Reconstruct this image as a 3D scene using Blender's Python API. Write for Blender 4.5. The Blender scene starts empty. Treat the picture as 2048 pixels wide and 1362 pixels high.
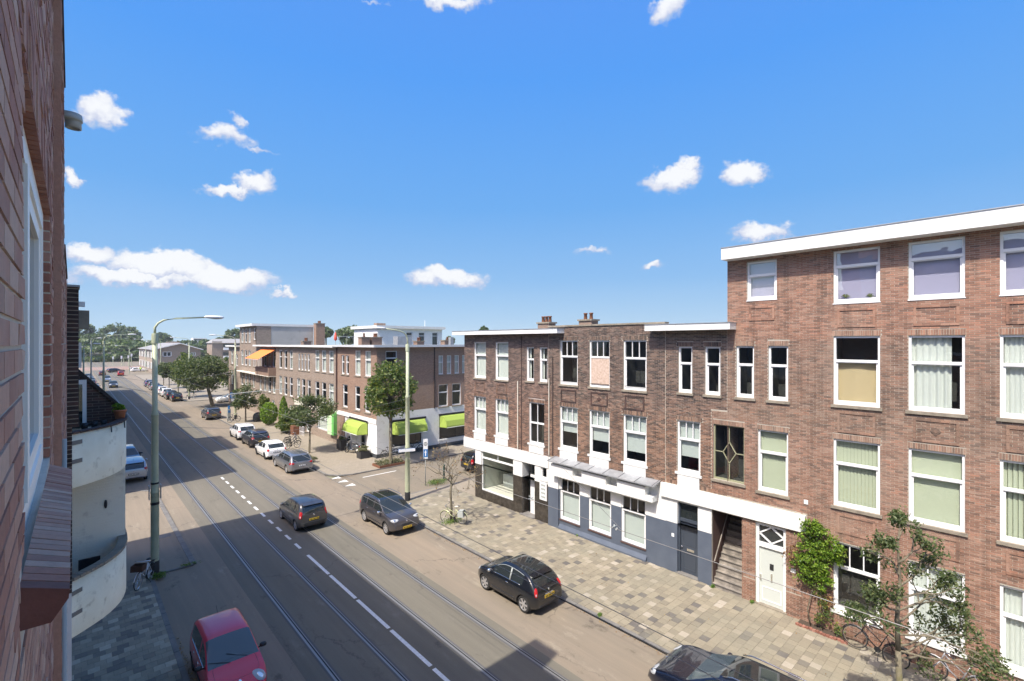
import bpy, bmesh, math, random
import numpy as np
from mathutils import Vector, Matrix
from mathutils.bvhtree import BVHTree
random.seed(7); RNG = np.random.default_rng(11)
SC = bpy.context.scene
COL = SC.collection
# ------------------------------------------------------------------ camera, sky, sun, exposure
FX = 960.0; CH = 10.2; CX, CY = 1024.0, 685.0
TH = math.atan(880/FX); CT, ST = math.cos(TH), math.sin(TH)
cd = bpy.data.cameras.new('camera'); cam = bpy.data.objects.new('camera', cd); COL.objects.link(cam)
cam.location = (0, 0, CH); cam.rotation_euler = (math.pi/2, 0, -TH)
cd.sensor_width = 36; cd.lens = 36*FX/2048; cd.shift_y = 4/2048; cd.clip_start = .05; cd.clip_end = 6000
SC.camera = cam
def pixdir(x, y):
    a = (x-CX)/FX; b = -(y-CY)/FX
    v = Vector((a*CT+ST, -a*ST+CT, b)); return v.normalized()
SUNV = Vector((1.0, .20, -1.42)).normalized()
sd = bpy.data.lights.new('sun', 'SUN'); sun = bpy.data.objects.new('sun', sd); COL.objects.link(sun)
sd.energy = 4.3; sd.angle = math.radians(.5); sd.color = (1.0, .945, .85)
sun.rotation_euler = SUNV.to_track_quat('-Z', 'Y').to_euler(); sun.location = (-40, -10, 60)
SUN_EL = math.asin(-SUNV.z); SUN_AZ = math.atan2(-SUNV.x, -SUNV.y)
SC.view_settings.view_transform = 'Standard'; SC.view_settings.look = 'None'
SC.view_settings.exposure = 0.6; SC.view_settings.gamma = 1; SC.view_settings.use_curve_mapping = False
SC.cycles.max_bounces = 6; SC.cycles.transparent_max_bounces = 12
SC.cycles.use_denoising = True
W = bpy.data.worlds.new('World'); SC.world = W; W.use_nodes = True
nt = W.node_tree; nt.nodes.clear()
class NB:
    """small helper for node trees"""
    def __init__(s, nt): s.nt = nt
    def n(s, t, **kw):
        nd = s.nt.nodes.new(t)
        for k, v in kw.items(): setattr(nd, k, v)
        return nd
    def put(s, sock, v):
        if isinstance(v, bpy.types.NodeSocket): s.nt.links.new(v, sock)
        elif v is not None: sock.default_value = v
    def math(s, op, a, b=None, c=None, clamp=False):
        nd = s.n('ShaderNodeMath', operation=op, use_clamp=clamp)
        for i, v in enumerate((a, b, c)): s.put(nd.inputs[i], v)
        return nd.outputs[0]
    def vmath(s, op, a, b=None, out=0):
        nd = s.n('ShaderNodeVectorMath', operation=op)
        s.put(nd.inputs[0], a); s.put(nd.inputs[1], b)
        return nd.outputs[out]
    def mix(s, f, a, b, bt='MIX'):
        nd = s.n('ShaderNodeMix', data_type='RGBA', blend_type=bt)
        s.put(nd.inputs[0], f); s.put(nd.inputs[6], a); s.put(nd.inputs[7], b); return nd.outputs[2]
    def ramp(s, f, stops, interp='LINEAR'):
        nd = s.n('ShaderNodeValToRGB'); s.put(nd.inputs[0], f); cr = nd.color_ramp; cr.interpolation = interp
        while len(cr.elements) < len(stops): cr.elements.new(1)
        for e, (p, c) in zip(cr.elements, stops): e.position = p; e.color = c if len(c) == 4 else (*c, 1)
        return nd.outputs[0]
    def noise(s, vec, scale, detail=4, rough=.55, out=0):
        nd = s.n('ShaderNodeTexNoise'); s.put(nd.inputs['Vector'], vec); nd.inputs['Scale'].default_value = scale
        nd.inputs['Detail'].default_value = detail; nd.inputs['Roughness'].default_value = rough; return nd.outputs[out]
    def mapr(s, v, a, b, c=0., d=1., smooth=True):
        nd = s.n('ShaderNodeMapRange', interpolation_type='SMOOTHSTEP' if smooth else 'LINEAR')
        for i, x in enumerate((v, a, b, c, d)): s.put(nd.inputs[i], x)
        return nd.outputs[0]
    def xyz(s, x, y, z=0.):
        nd = s.n('ShaderNodeCombineXYZ')
        for i, v in enumerate((x, y, z)): s.put(nd.inputs[i], v)
        return nd.outputs[0]
    def sep(s, v):
        nd = s.n('ShaderNodeSeparateXYZ'); s.put(nd.inputs[0], v); return nd.outputs
w = NB(nt)
SKY_STR = .10
tc = w.n('ShaderNodeTexCoord').outputs['Generated']
sx, sy, sz = w.sep(w.vmath('NORMALIZE', tc))
az = w.math('ARCTAN2', sx, sy); el = w.math('ARCSINE', sz)
sky = w.n('ShaderNodeTexSky', sky_type='NISHITA'); sky.sun_disc = False
sky.sun_elevation = SUN_EL; sky.sun_rotation = SUN_AZ; sky.air_density = 1.0; sky.dust_density = 2.6; sky.ozone_density = 1.5
# blue deepens with height like the polarised summer sky of the photograph
hs = w.n('ShaderNodeHueSaturation'); w.put(hs.inputs['Color'], sky.outputs[0]); hs.inputs['Saturation'].default_value = 1.0
grad = w.ramp(w.mapr(el, 0., 1.0, 0, 1, False), [(0, (3.7, 4.95, 5.9)), (.05, (2.85, 4.3, 5.85)), (.13, (1.85, 3.5, 5.8)), (.27, (1.08, 2.85, 5.85)), (.5, (.66, 2.35, 6.1)), (.68, (.70, 2.15, 6.0)), (1., (1.4, 2.6, 5.4))])
glow = w.vmath('MAXIMUM', w.vmath('SUBTRACT', hs.outputs[0], (4.2, 4.9, 5.7)), (0, 0, 0))   # sun aureole behind the camera, boosted to lighten the shade
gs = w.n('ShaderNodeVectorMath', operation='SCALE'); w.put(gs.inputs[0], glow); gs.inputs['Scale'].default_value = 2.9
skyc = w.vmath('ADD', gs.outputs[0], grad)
p0 = w.xyz(az, el)
dn = w.noise(p0, 9, 6, .62, 1); d1 = w.vmath('SUBTRACT', dn, (.5, .5, .5))
sc_ = w.n('ShaderNodeVectorMath', operation='SCALE'); w.put(sc_.inputs[0], d1); sc_.inputs['Scale'].default_value = .085
p1 = w.vmath('ADD', p0, sc_.outputs[0])
dn2 = w.noise(p0, 55, 5, .6, 1); d2 = w.vmath('SUBTRACT', dn2, (.5, .5, .5))
sc2 = w.n('ShaderNodeVectorMath', operation='SCALE'); w.put(sc2.inputs[0], d2); sc2.inputs['Scale'].default_value = .022
p1 = w.vmath('ADD', p1, sc2.outputs[0])
CL = [(203, 222, 48, 30, 1), (455, 272, 55, 25, .7), (472, 237, 18, 18, .6), (505, 296, 60, 8, .45), (140, 362, 22, 18, .9), (455, 374, 60, 14, .85), (508, 368, 45, 26, 1),
      (185, 512, 62, 30, 1.1), (330, 535, 120, 36, 1.3), (450, 558, 110, 30, 1.2), (270, 560, 150, 20, 1), (570, 586, 34, 8, .8), (890, 555, 100, 22, 1), (900, 3, 75, 20, .8), (750, 0, 50, 8, .4),
      (1345, 12, 46, 34, .85), (1342, 350, 68, 30, 1.1), (1372, 332, 34, 24, 1), (1490, 342, 52, 28, 1.05), (1525, 462, 66, 24, .95), (1190, 504, 46, 12, .6), (1310, 532, 34, 10, .8),
      (-200, 420, 140, 35, 1), (2600, 380, 160, 40, 1)]
m = None; vy = None
for (x, y, rx, ry, k) in CL:
    d = pixdir(x, y); a0 = math.atan2(d.x, d.y); e0 = math.asin(d.z)
    dx = pixdir(x+rx, y); ra = abs(math.atan2(dx.x, dx.y)-a0); dy = pixdir(x, y-ry); re = abs(math.asin(dy.z)-e0)
    q = w.vmath('MULTIPLY', w.vmath('SUBTRACT', p1, (a0, e0, 0)), (1/ra, 1/re, 0))
    l = w.vmath('LENGTH', q, out=1)
    v = w.math('MULTIPLY', w.math('SUBTRACT', 1.26, l, clamp=True), k); qy = w.sep(q)[1]
    if m is None: m = v; vy = qy
    else: gt = w.math('GREATER_THAN', v, m); vy = w.math('ADD', vy, w.math('MULTIPLY', gt, w.math('SUBTRACT', qy, vy))); m = w.math('MAXIMUM', m, v)
# scattered clouds continued out of view, added as neutral fill light for the shade
cx3, cy3, cz3 = w.sep(w.vmath('NORMALIZE', tc)); fwd = w.math('ADD', w.math('MULTIPLY', cx3, ST), w.math('MULTIPLY', cy3, CT))
rest = w.math('MULTIPLY', w.mapr(w.noise(w.vmath('MULTIPLY', w.vmath('NORMALIZE', tc), (3.2, 3.2, 5.5)), 1.0, 6, .6), .53, .70, 0, 1.2), w.mapr(fwd, .45, .15))
m = w.math('MAXIMUM', m, w.math('MULTIPLY', rest, w.mapr(cz3, .05, .2)))
n3 = w.noise(w.vmath('MULTIPLY', p0, (1, 1.7, 1)), 30, 7, .62)
dens = w.math('ADD', m, w.math('MULTIPLY', w.math('SUBTRACT', n3, .5), 1.05))
dens = w.math('MULTIPLY', dens, w.mapr(m, 0.0, .25))
mask = w.mapr(dens, .16, .66)
ccol = w.ramp(w.mapr(w.math('ADD', w.math('ADD', dens, w.math('MULTIPLY', vy, .42)), w.math('MULTIPLY', w.math('SUBTRACT', w.noise(p1, 42, 5, .6), .5), .9)), .05, 1.0), [(0, (3.0, 3.9, 5.5)), (.35, (4.2, 4.5, 5.6)), (.7, (5.5, 5.6, 6.1)), (1, (6.7, 6.7, 6.7))])
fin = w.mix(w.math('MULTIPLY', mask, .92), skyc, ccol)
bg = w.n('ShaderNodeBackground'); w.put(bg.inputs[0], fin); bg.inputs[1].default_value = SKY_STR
wo = w.n('ShaderNodeOutputWorld'); nt.links.new(bg.outputs[0], wo.inputs[0])

# ------------------------------------------------------------------ materials
MATS = {}
def mat(name, col=(.5, .5, .5), rough=.7, metal=0., spec=.5, coat=0., fn=None):
    if name in MATS: return MATS[name]
    m = bpy.data.materials.new(name); m.use_nodes = True; nt = m.node_tree; nb = NB(nt)
    b = nt.nodes['Principled BSDF']; b.inputs['Base Color'].default_value = (*col, 1)
    b.inputs['Roughness'].default_value = rough; b.inputs['Metallic'].default_value = metal
    b.inputs['Specular IOR Level'].default_value = spec; b.inputs['Coat Weight'].default_value = coat
    b.inputs['Coat Roughness'].default_value = .03
    if fn: fn(nb, b)
    MATS[name] = m; return m
def wpos(nb): return nb.n('ShaderNodeNewGeometry').outputs['Position']
def bump(nb, b, h, dist=.01, st=.5):
    nd = nb.n('ShaderNodeBump'); nd.inputs['Strength'].default_value = st; nd.inputs['Distance'].default_value = dist
    nb.put(nd.inputs['Height'], h); nb.put(b.inputs['Normal'], nd.outputs[0])
def mottled(c1, c2, scale=2., detail=5, bscale=0, bd=.003, c3=None, s3=12):
    def fn(nb, b):
        p = wpos(nb); n = nb.noise(p, scale, detail, .6)
        c = nb.ramp(n, [(.3, c1), (.7, c2)])
        if c3: c = nb.mix(nb.mapr(nb.noise(p, s3, 4, .6), .55, .75, 0, .8), c, (*c3, 1))
        nb.put(b.inputs['Base Color'], c)
        if bscale: bump(nb, b, nb.noise(p, bscale, 4), bd)
    return fn
def island_rand(nb):
    g = nb.n('ShaderNodeNewGeometry').outputs['Random Per Island']; o = nb.n('ShaderNodeObjectInfo').outputs['Random']
    return nb.math('FRACT', nb.math('ADD', g, nb.math('MULTIPLY', o, 7.31)))
def bricky(stops, dirt=(.2, .18, .16), dk=.35, bands=None):
    def fn(nb, b):
        p = wpos(nb); r = island_rand(nb)
        c = nb.ramp(r, stops, 'LINEAR')
        v = nb.math('ADD', .72, nb.math('MULTIPLY', nb.noise(p, 38, 4, .65), .56))
        c = nb.mix(1., c, nb.xyz(v, v, v), 'MULTIPLY')
        c = nb.mix(nb.mapr(nb.noise(p, .55, 5, .65), .48, .78, 0, dk), c, (*dirt, 1))
        if bands:                                              # storeys laid at different times with different bricks, soot streaks
            z = nb.sep(p)[2]; bd = nb.ramp(nb.mapr(nb.math('ADD', z, nb.math('MULTIPLY', nb.noise(p, .8, 3), .5)), 0, 14, 0, 1, False), bands); c = nb.mix(1., c, bd, 'MULTIPLY')
            stn = nb.mapr(nb.noise(nb.vmath('MULTIPLY', p, (1, 3.0, .35)), 1.1, 5, .65), .36, .52, .78, 1.04); c = nb.mix(1., c, nb.xyz(stn, stn, stn), 'MULTIPLY')
        nb.put(b.inputs['Base Color'], c); bump(nb, b, nb.noise(p, 90, 3), .004, .6)
    return fn
M = {}
M['brick_own'] = mat('brick_own', rough=.85, fn=bricky([(0, (.27, .12, .085)), (.35, (.36, .17, .12)), (.7, (.42, .235, .17)), (1, (.50, .34, .26))], (.46, .38, .31), .6))
M['brick_near'] = mat('brick_near', rough=.85, fn=bricky([(0, (.15, .10, .075)), (.25, (.205, .122, .087)), (.55, (.25, .146, .10)), (.85, (.29, .19, .14)), (1, (.31, .165, .11))], (.285, .215, .165), .7, [(0, (.95, .86, .82)), (.3, (1.05, .97, .93)), (.50, (1, 1, 1)), (.545, (.88, .93, .93)), (.74, (.90, .92, .92)), (.765, (1.10, 1.0, .95)), (1, (1.12, 1.0, .95))]))
M['brick_mid'] = mat('brick_mid', rough=.85, fn=bricky([(0, (.06, .042, .034)), (.3, (.10, .064, .048)), (.55, (.155, .092, .065)), (.8, (.205, .125, .087)), (1, (.245, .16, .115))], (.19, .125, .095), .5, [(0, (1.15, 1.05, .95)), (.45, (1.15, 1.05, .95)), (.56, (.95, .95, .97)), (.6, (.80, .84, .88)), (1, (.78, .82, .86))]))
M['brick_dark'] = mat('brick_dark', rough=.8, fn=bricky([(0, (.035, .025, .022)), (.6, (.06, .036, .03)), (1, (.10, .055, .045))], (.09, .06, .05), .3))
M['brick_red'] = mat('brick_red', rough=.85, fn=bricky([(0, (.22, .09, .06)), (.6, (.30, .13, .09)), (1, (.36, .19, .14))], (.3, .2, .17), .35))
M['mortar'] = mat('mortar', rough=.95, fn=mottled((.32, .285, .23), (.42, .375, .31), 3, 5, 120, .004))
M['mortar_own'] = mat('mortar_own', rough=.95, fn=mottled((.42, .385, .33), (.56, .52, .45), 6, 5, 150, .004))
M['mortar_dark'] = mat('mortar_dark', rough=.95, fn=mottled((.30, .25, .22), (.42, .36, .32), 2, 5))
def _wp(nb, b):
    p = wpos(nb); c = nb.ramp(nb.noise(p, 1.5, 6), [(.3, (.64, .64, .61)), (.7, (.73, .73, .70))])
    c = nb.mix(nb.mapr(nb.noise(nb.vmath('MULTIPLY', p, (4, 4, .5)), 1.6, 5, .7), .56, .76, 0, .45), c, (.40, .38, .33, 1))      # drip streaks and grime
    c = nb.mix(nb.mapr(nb.noise(p, 2.2, 6, .7), .6, .8, 0, .4), c, (.50, .48, .43, 1)); nb.put(b.inputs['Base Color'], c)
M['white_paint'] = mat('white_paint', rough=.55, fn=_wp)
M['white_frame'] = mat('white_frame', (.72, .72, .71), .4)
M['plaster'] = mat('plaster', rough=.8, fn=mottled((.74, .73, .70), (.83, .82, .79), 1.2, 6, 60, .003, (.60, .58, .53), 3))
M['plaster_old'] = mat('plaster_old', rough=.85, fn=mottled((.80, .71, .51), (.90, .82, .62), 2.2, 7, 50, .006, (.52, .43, .27), 4.5))
M['grey_paint'] = mat('grey_paint', rough=.55, fn=mottled((.075, .092, .125), (.095, .115, .15), 2, 4))
M['grey_door'] = mat('grey_door', (.045, .056, .075), .35)
M['stone'] = mat('stone', rough=.9, fn=mottled((.18, .155, .12), (.30, .26, .20), 5, 6, 60, .004))
M['black_tile'] = mat('black_tile', rough=.25, fn=mottled((.02, .017, .014), (.065, .055, .045), 4, 6))
M['zinc'] = mat('zinc', (.33, .34, .35), .45, .3, fn=mottled((.28, .29, .30), (.40, .41, .42), 3, 4))
M['dark_interior'] = mat('dark_interior', (.05, .048, .045), .9)
M['pale_interior'] = mat('pale_interior', (.42, .44, .38), .8)
M['curtain'] = mat('curtain', (.60, .61, .56), .9)
M['blind_sky_tint'] = mat('blind_sky_tint', (.50, .495, .53), .6)  # lavender of the sky reflection put into the blind colour
M['blind_green'] = mat('blind_green', (.50, .52, .38), .8)
M['blind_white'] = mat('blind_white', (.50, .53, .50), .7)
M['curtain_tan'] = mat('curtain_tan', (.55, .42, .24), .85)
M['ochre'] = mat('ochre', (.42, .27, .08), .8)
M['plywood'] = mat('plywood', rough=.8, fn=mottled((.40, .29, .22), (.60, .47, .38), 9, 7))
def glassfn(tint, refl):
    def fn(nb, b):
        nt = nb.nt; out = nt.nodes['Material Output']
        tr = nb.n('ShaderNodeBsdfTransparent'); tr.inputs[0].default_value = (*tint, 1)
        gl = nb.n('ShaderNodeBsdfGlossy'); gl.inputs['Roughness'].default_value = .015
        ge = nb.n('ShaderNodeNewGeometry'); cs = nb.math('ABSOLUTE', nb.vmath('DOT_PRODUCT', ge.outputs['Incoming'], ge.outputs['True Normal'], 1))
        f = nb.math('ADD', nb.math('MULTIPLY', nb.math('POWER', nb.math('SUBTRACT', 1., cs), 5.), .92), .07+refl, clamp=True)
        wn = nb.noise(wpos(nb), 1.6, 1); bp = nb.n('ShaderNodeBump'); bp.inputs['Distance'].default_value = .02; bp.inputs['Strength'].default_value = .25
        nb.put(bp.inputs['Height'], wn); nb.put(gl.inputs['Normal'], bp.outputs[0])
        mx = nb.n('ShaderNodeMixShader'); nb.put(mx.inputs[0], f); nt.links.new(tr.outputs[0], mx.inputs[1]); nt.links.new(gl.outputs[0], mx.inputs[2])
        nt.links.new(mx.outputs[0], out.inputs[0])
    return fn
M['glass'] = mat('glass', fn=glassfn((.88, .92, .91), .01))
M['glass_sky'] = mat('glass_sky', fn=glassfn((.86, .86, .95), .12))
M['car_glass'] = mat('car_glass', (.020, .025, .026), .04, 0, .9)
M['car_glass_pale'] = mat('car_glass_pale', (.06, .08, .09), .05, 0, .9)
M['tyre'] = mat('tyre', (.018, .018, .018), .8)
M['rim'] = mat('rim', (.62, .62, .63), .28, .7)
M['black_plastic'] = mat('black_plastic', (.02, .02, .022), .5)
M['dark_metal'] = mat('dark_metal', (.03, .03, .032), .4, .4)
M['chrome'] = mat('chrome', (.8, .8, .8), .12, 1.)
M['red_light'] = mat('red_light', (.42, .012, .015), .15)
M['lamp_glass'] = mat('lamp_glass', (.42, .44, .46), .12)
M['orange_light'] = mat('orange_light', (.8, .25, .03), .2)
M['yellow_plate'] = mat('yellow_plate', (.62, .42, .03), .5)
M['plate_black'] = mat('plate_black', (.02, .02, .02), .6)
M['pole_green'] = mat('pole_green', rough=.5, fn=mottled((.40, .43, .28), (.50, .53, .37), 1.5, 6, 0, 0, (.30, .30, .18), 6))
M['pole_grey'] = mat('pole_grey', (.36, .38, .36), .5)
M['asphalt'] = mat('asphalt', rough=.9)
M['bark'] = mat('bark', rough=.95, fn=mottled((.10, .085, .06), (.22, .19, .13), 8, 6, 40, .02))
def _moss(nb, b):
    p = wpos(nb); z = nb.sep(p)[2]; n = nb.noise(p, 7, 6, .65); c = nb.ramp(n, [(.3, (.10, .085, .06)), (.7, (.22, .19, .13))])
    c = nb.mix(nb.mapr(nb.math('ADD', z, nb.math('MULTIPLY', n, 1.6)), 1.6, 3.2, .85, 0), c, (.27, .25, .08, 1)); nb.put(b.inputs['Base Color'], c); bump(nb, b, nb.noise(p, 40, 4), .02)
M['bark_moss'] = mat('bark_moss', rough=.95, fn=_moss)
M['soil'] = mat('soil', (.07, .05, .035), 1.)
M['terracotta'] = mat('terracotta', (.38, .16, .09), .8)
M['rust'] = mat('rust', (.17, .07, .035), .85)
M['roof_felt'] = mat('roof_felt', rough=.95, fn=mottled((.13, .13, .13), (.24, .235, .22), .5, 6))
M['roof_tile'] = mat('roof_tile', rough=.8, fn=mottled((.22, .22, .22), (.33, .32, .31), 3, 5))
M['lime_cloth'] = mat('lime_cloth', (.30, .40, .07), .85)
M['orange_cloth'] = mat('orange_cloth', (.80, .22, .045), .75)
M['green_board'] = mat('green_board', (.16, .50, .12), .5)
M['pale_green'] = mat('pale_green', (.55, .78, .45), .5)
M['wood_grey'] = mat('wood_grey', rough=.8, fn=mottled((.13, .115, .10), (.36, .32, .27), 3, 6))
M['blue_sign'] = mat('blue_sign', (.02, .17, .46), .4)
M['sign_white'] = mat('sign_white', (.78, .79, .80), .4)
M['wicker'] = mat('wicker', (.07, .03, .015), .8)
M['steel_rail'] = mat('steel_rail', (.30, .29, .27), .42, .45)
M['groove'] = mat('groove', (.018, .017, .016), .9)
M['marking'] = mat('marking', rough=.7, fn=mottled((.60, .60, .58), (.78, .78, .76), 9, 5))
M['wire'] = mat('wire', (.22, .21, .20), .5, .3)
M['white_car'] = mat('white_car', (.80, .80, .80), .25, 0, .5, .8)
M['cream'] = mat('cream', rough=.8, fn=mottled((.60, .56, .47), (.72, .68, .58), 1, 4))
M['render_grey'] = mat('render_grey', rough=.9, fn=mottled((.36, .35, .32), (.46, .45, .42), .35, 6, 0, 0, (.30, .29, .26), .9))
def leaf_mat(name, cols):
    def fn(nb, b):
        nt = nb.nt; out = nt.nodes['Material Output']; r = island_rand(nb)
        c = nb.ramp(r, cols); nb.put(b.inputs['Base Color'], c); b.inputs['Roughness'].default_value = .5
        t = nb.n('ShaderNodeBsdfTranslucent'); nb.put(t.inputs[0], nb.mix(1., c, (1.25, 1.4, .6, 1), 'MULTIPLY'))
        mx = nb.n('ShaderNodeMixShader'); mx.inputs[0].default_value = .35
        nt.links.new(b.outputs[0], mx.inputs[1]); nt.links.new(t.outputs[0], mx.inputs[2]); nt.links.new(mx.outputs[0], out.inputs[0])
    return mat(name, fn=fn)
M['leaf'] = leaf_mat('leaf', [(0, (.05, .09, .02)), (.5, (.10, .15, .035)), (.85, (.15, .19, .04)), (1, (.28, .26, .06))])
M['leaf_dark'] = leaf_mat('leaf_dark', [(0, (.05, .075, .028)), (.6, (.09, .125, .045)), (1, (.18, .20, .08))])
M['leaf_far'] = leaf_mat('leaf_far', [(0, (.065, .10, .045)), (.6, (.12, .17, .07)), (1, (.19, .23, .11))])  # paler green, part of the haze put into the leaf colour
M['leaf_bright'] = leaf_mat('leaf_bright', [(0, (.06, .12, .01)), (.5, (.14, .25, .018)), (1, (.27, .37, .04))])
M['leaf_yellow'] = leaf_mat('leaf_yellow', [(0, (.14, .17, .02)), (.6, (.30, .30, .03)), (1, (.5, .42, .06))])
M['leaf_grey'] = leaf_mat('leaf_grey', [(0, (.10, .11, .06)), (.6, (.20, .20, .11)), (1, (.30, .28, .17))])
M['leaf_brown'] = leaf_mat('leaf_brown', [(0, (.10, .05, .02)), (.6, (.25, .13, .05)), (1, (.42, .30, .10))])
M['grass'] = leaf_mat('grass', [(0, (.06, .12, .015)), (.6, (.12, .22, .03)), (1, (.25, .32, .08))])
def roadfn(base, alt, spots, stain):
    def fn(nb, b):
        p = wpos(nb); big = nb.noise(nb.vmath('MULTIPLY', p, (1, .22, 1)), .55, 6, .6)
        c = nb.ramp(big, [(.3, base), (.68, alt)])
        c = nb.mix(nb.mapr(nb.noise(nb.vmath('MULTIPLY', p, (1, .3, 1)), 1.3, 7, .72), .56, .74, 0, .7), c, (*stain, 1))
        def mul(c, v): return nb.mix(1., c, nb.xyz(v, v, v), 'MULTIPLY')
        c = mul(c, nb.mapr(nb.noise(nb.vmath('MULTIPLY', p, (4., .10, 1)), 1., 4, .6), .3, .7, .93, 1.05))       # tyre-polished streaks along the street
        c = mul(c, nb.math('ADD', .74, nb.math('MULTIPLY', nb.noise(p, 55, 3, .8), .52)))                           # aggregate
        c = mul(c, nb.mapr(nb.noise(nb.vmath('MULTIPLY', p, (1, .6, 1)), .9, 7, .75), .30, .42, .55, 1.))          # oil and repair stains
        vo = nb.n('ShaderNodeTexVoronoi', feature='DISTANCE_TO_EDGE'); nb.put(vo.inputs['Vector'], nb.vmath('ADD', nb.vmath('MULTIPLY', p, (1, .55, 1)), nb.vmath('MULTIPLY', nb.noise(p, 1.7, 5, .7, 1), (.9, .9, 0)))); vo.inputs['Scale'].default_value = .33
        crack = nb.math('MULTIPLY', nb.mapr(vo.outputs[0], .0, .010, 1, 0), nb.mapr(nb.noise(p, .25, 2), .45, .6)); c = nb.mix(nb.math('MULTIPLY', crack, .6), c, (.05, .045, .04, 1))
        nb.put(b.inputs['Base Color'], c); bump(nb, b, nb.noise(p, 160, 2), .003, .5)
    return fn
M['tarmac_grey'] = mat('tarmac_grey', rough=.88, fn=roadfn((.132, .120, .092), (.168, .150, .115), 0, (.21, .19, .155)))
M['tarmac_tan'] = mat('tarmac_tan', rough=.9, fn=roadfn((.200, .168, .126), (.25, .20, .145), 0, (.34, .295, .225)))
M['tarmac_side'] = mat('tarmac_side', rough=.9, fn=roadfn((.175, .153, .118), (.22, .18, .13), 0, (.27, .23, .18)))
def pavefn(nb, b):
    p = wpos(nb); r = island_rand(nb)
    c = nb.ramp(r, [(0, (.105, .095, .085)), (.07, (.125, .112, .10)), (.09, (.205, .178, .130)), (.5, (.245, .212, .152)), (.84, (.275, .24, .172)), (.91, (.31, .268, .20)), (1, (.38, .335, .27))])
    c = nb.mix(nb.mapr(nb.noise(p, .5, 5, .6), .40, .66, 0, .5), c, (.215, .200, .150, 1))
    v = nb.math('ADD', .80, nb.math('MULTIPLY', nb.noise(p, 14, 5, .7), .4)); c = nb.mix(1., c, nb.xyz(v, v, v), 'MULTIPLY')
    nb.put(b.inputs['Base Color'], c); bump(nb, b, nb.noise(p, 110, 2), .002, .5)
M['paving'] = mat('paving', rough=.92, fn=pavefn)
def pavefn2(nb, b):
    p = wpos(nb); r = island_rand(nb)
    c = nb.ramp(r, [(0, (.15, .135, .115)), (.2, (.18, .16, .13)), (.4, (.25, .225, .165)), (.8, (.29, .26, .19)), (1, (.42, .38, .29))])
    v = nb.math('ADD', .75, nb.math('MULTIPLY', nb.noise(p, 10, 5, .7), .5)); c = nb.mix(1., c, nb.xyz(v, v, v), 'MULTIPLY')
    nb.put(b.inputs['Base Color'], c); bump(nb, b, nb.noise(p, 110, 2), .002, .5)
M['paving_left'] = mat('paving_left', rough=.92, fn=pavefn2)
M['kerb'] = mat('kerb', rough=.9, fn=mottled((.13, .122, .115), (.21, .20, .18), 2.5, 6))
M['joint'] = mat('joint', rough=1., fn=mottled((.12, .105, .08), (.20, .175, .13), 4, 5))
def brick_tex(c1, c2, mo, bw=.22, rh=.0625, wear=.35, wc=(.3, .24, .2)):
    def fn(nb, b):
        x, y, z = nb.sep(wpos(nb)); v = nb.xyz(nb.math('ADD', x, y), z)
        t = nb.n('ShaderNodeTexBrick'); nb.put(t.inputs['Vector'], v)
        t.inputs['Color1'].default_value = (*c1, 1); t.inputs['Color2'].default_value = (*c2, 1); t.inputs['Mortar'].default_value = (*mo, 1)
        t.inputs['Scale'].default_value = 1; t.inputs['Brick Width'].default_value = bw; t.inputs['Row Height'].default_value = rh
        t.inputs['Mortar Size'].default_value = .007; t.inputs['Bias'].default_value = -.1
        c = nb.mix(nb.mapr(nb.noise(wpos(nb), .5, 6, .65), .45, .75, 0, wear), t.outputs[0], (*wc, 1))
        v2 = nb.math('ADD', .8, nb.math('MULTIPLY', nb.noise(wpos(nb), 7, 5, .7), .4)); c = nb.mix(1., c, nb.xyz(v2, v2, v2), 'MULTIPLY')
        nb.put(b.inputs['Base Color'], c); bump(nb, b, t.outputs['Fac'], -.01, .4)
    return fn
M['brickwork_shop'] = mat('brickwork_shop', rough=.9, fn=brick_tex((.20, .125, .09), (.28, .175, .125), (.33, .28, .22)))
M['brickwork_row'] = mat('brickwork_row', rough=.9, fn=brick_tex((.20, .145, .11), (.31, .235, .18), (.37, .33, .27), wear=.5, wc=(.32, .27, .23)))
M['brickwork_orange'] = mat('brickwork_orange', rough=.9, fn=brick_tex((.215, .125, .085), (.29, .18, .125), (.33, .26, .20)))
M['brickwork_tan'] = mat('brickwork_tan', rough=.9, fn=brick_tex((.26, .20, .15), (.34, .27, .21), (.36, .31, .26)))
M['paving_far'] = mat('paving_far', rough=.92, fn=brick_tex((.33, .29, .225), (.39, .34, .265), (.25, .215, .165), .3, .3, .4, (.36, .31, .24)))
def _pf(nb, b):
    t = nb.n('ShaderNodeTexBrick'); nb.put(t.inputs['Vector'], wpos(nb))
    t.inputs['Color1'].default_value = (.25, .215, .165, 1); t.inputs['Color2'].default_value = (.29, .25, .195, 1); t.inputs['Mortar'].default_value = (.20, .17, .13, 1)
    t.inputs['Scale'].default_value = 1; t.inputs['Brick Width'].default_value = .3; t.inputs['Row Height'].default_value = .3; t.inputs['Mortar Size'].default_value = .008
    c = nb.mix(nb.mapr(nb.noise(wpos(nb), .4, 6, .65), .4, .7, 0, .7), t.outputs[0], (.265, .225, .165, 1)); nb.put(b.inputs['Base Color'], c)
M['paving_far'] = mat('paving_flags', rough=.92, fn=_pf)

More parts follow.
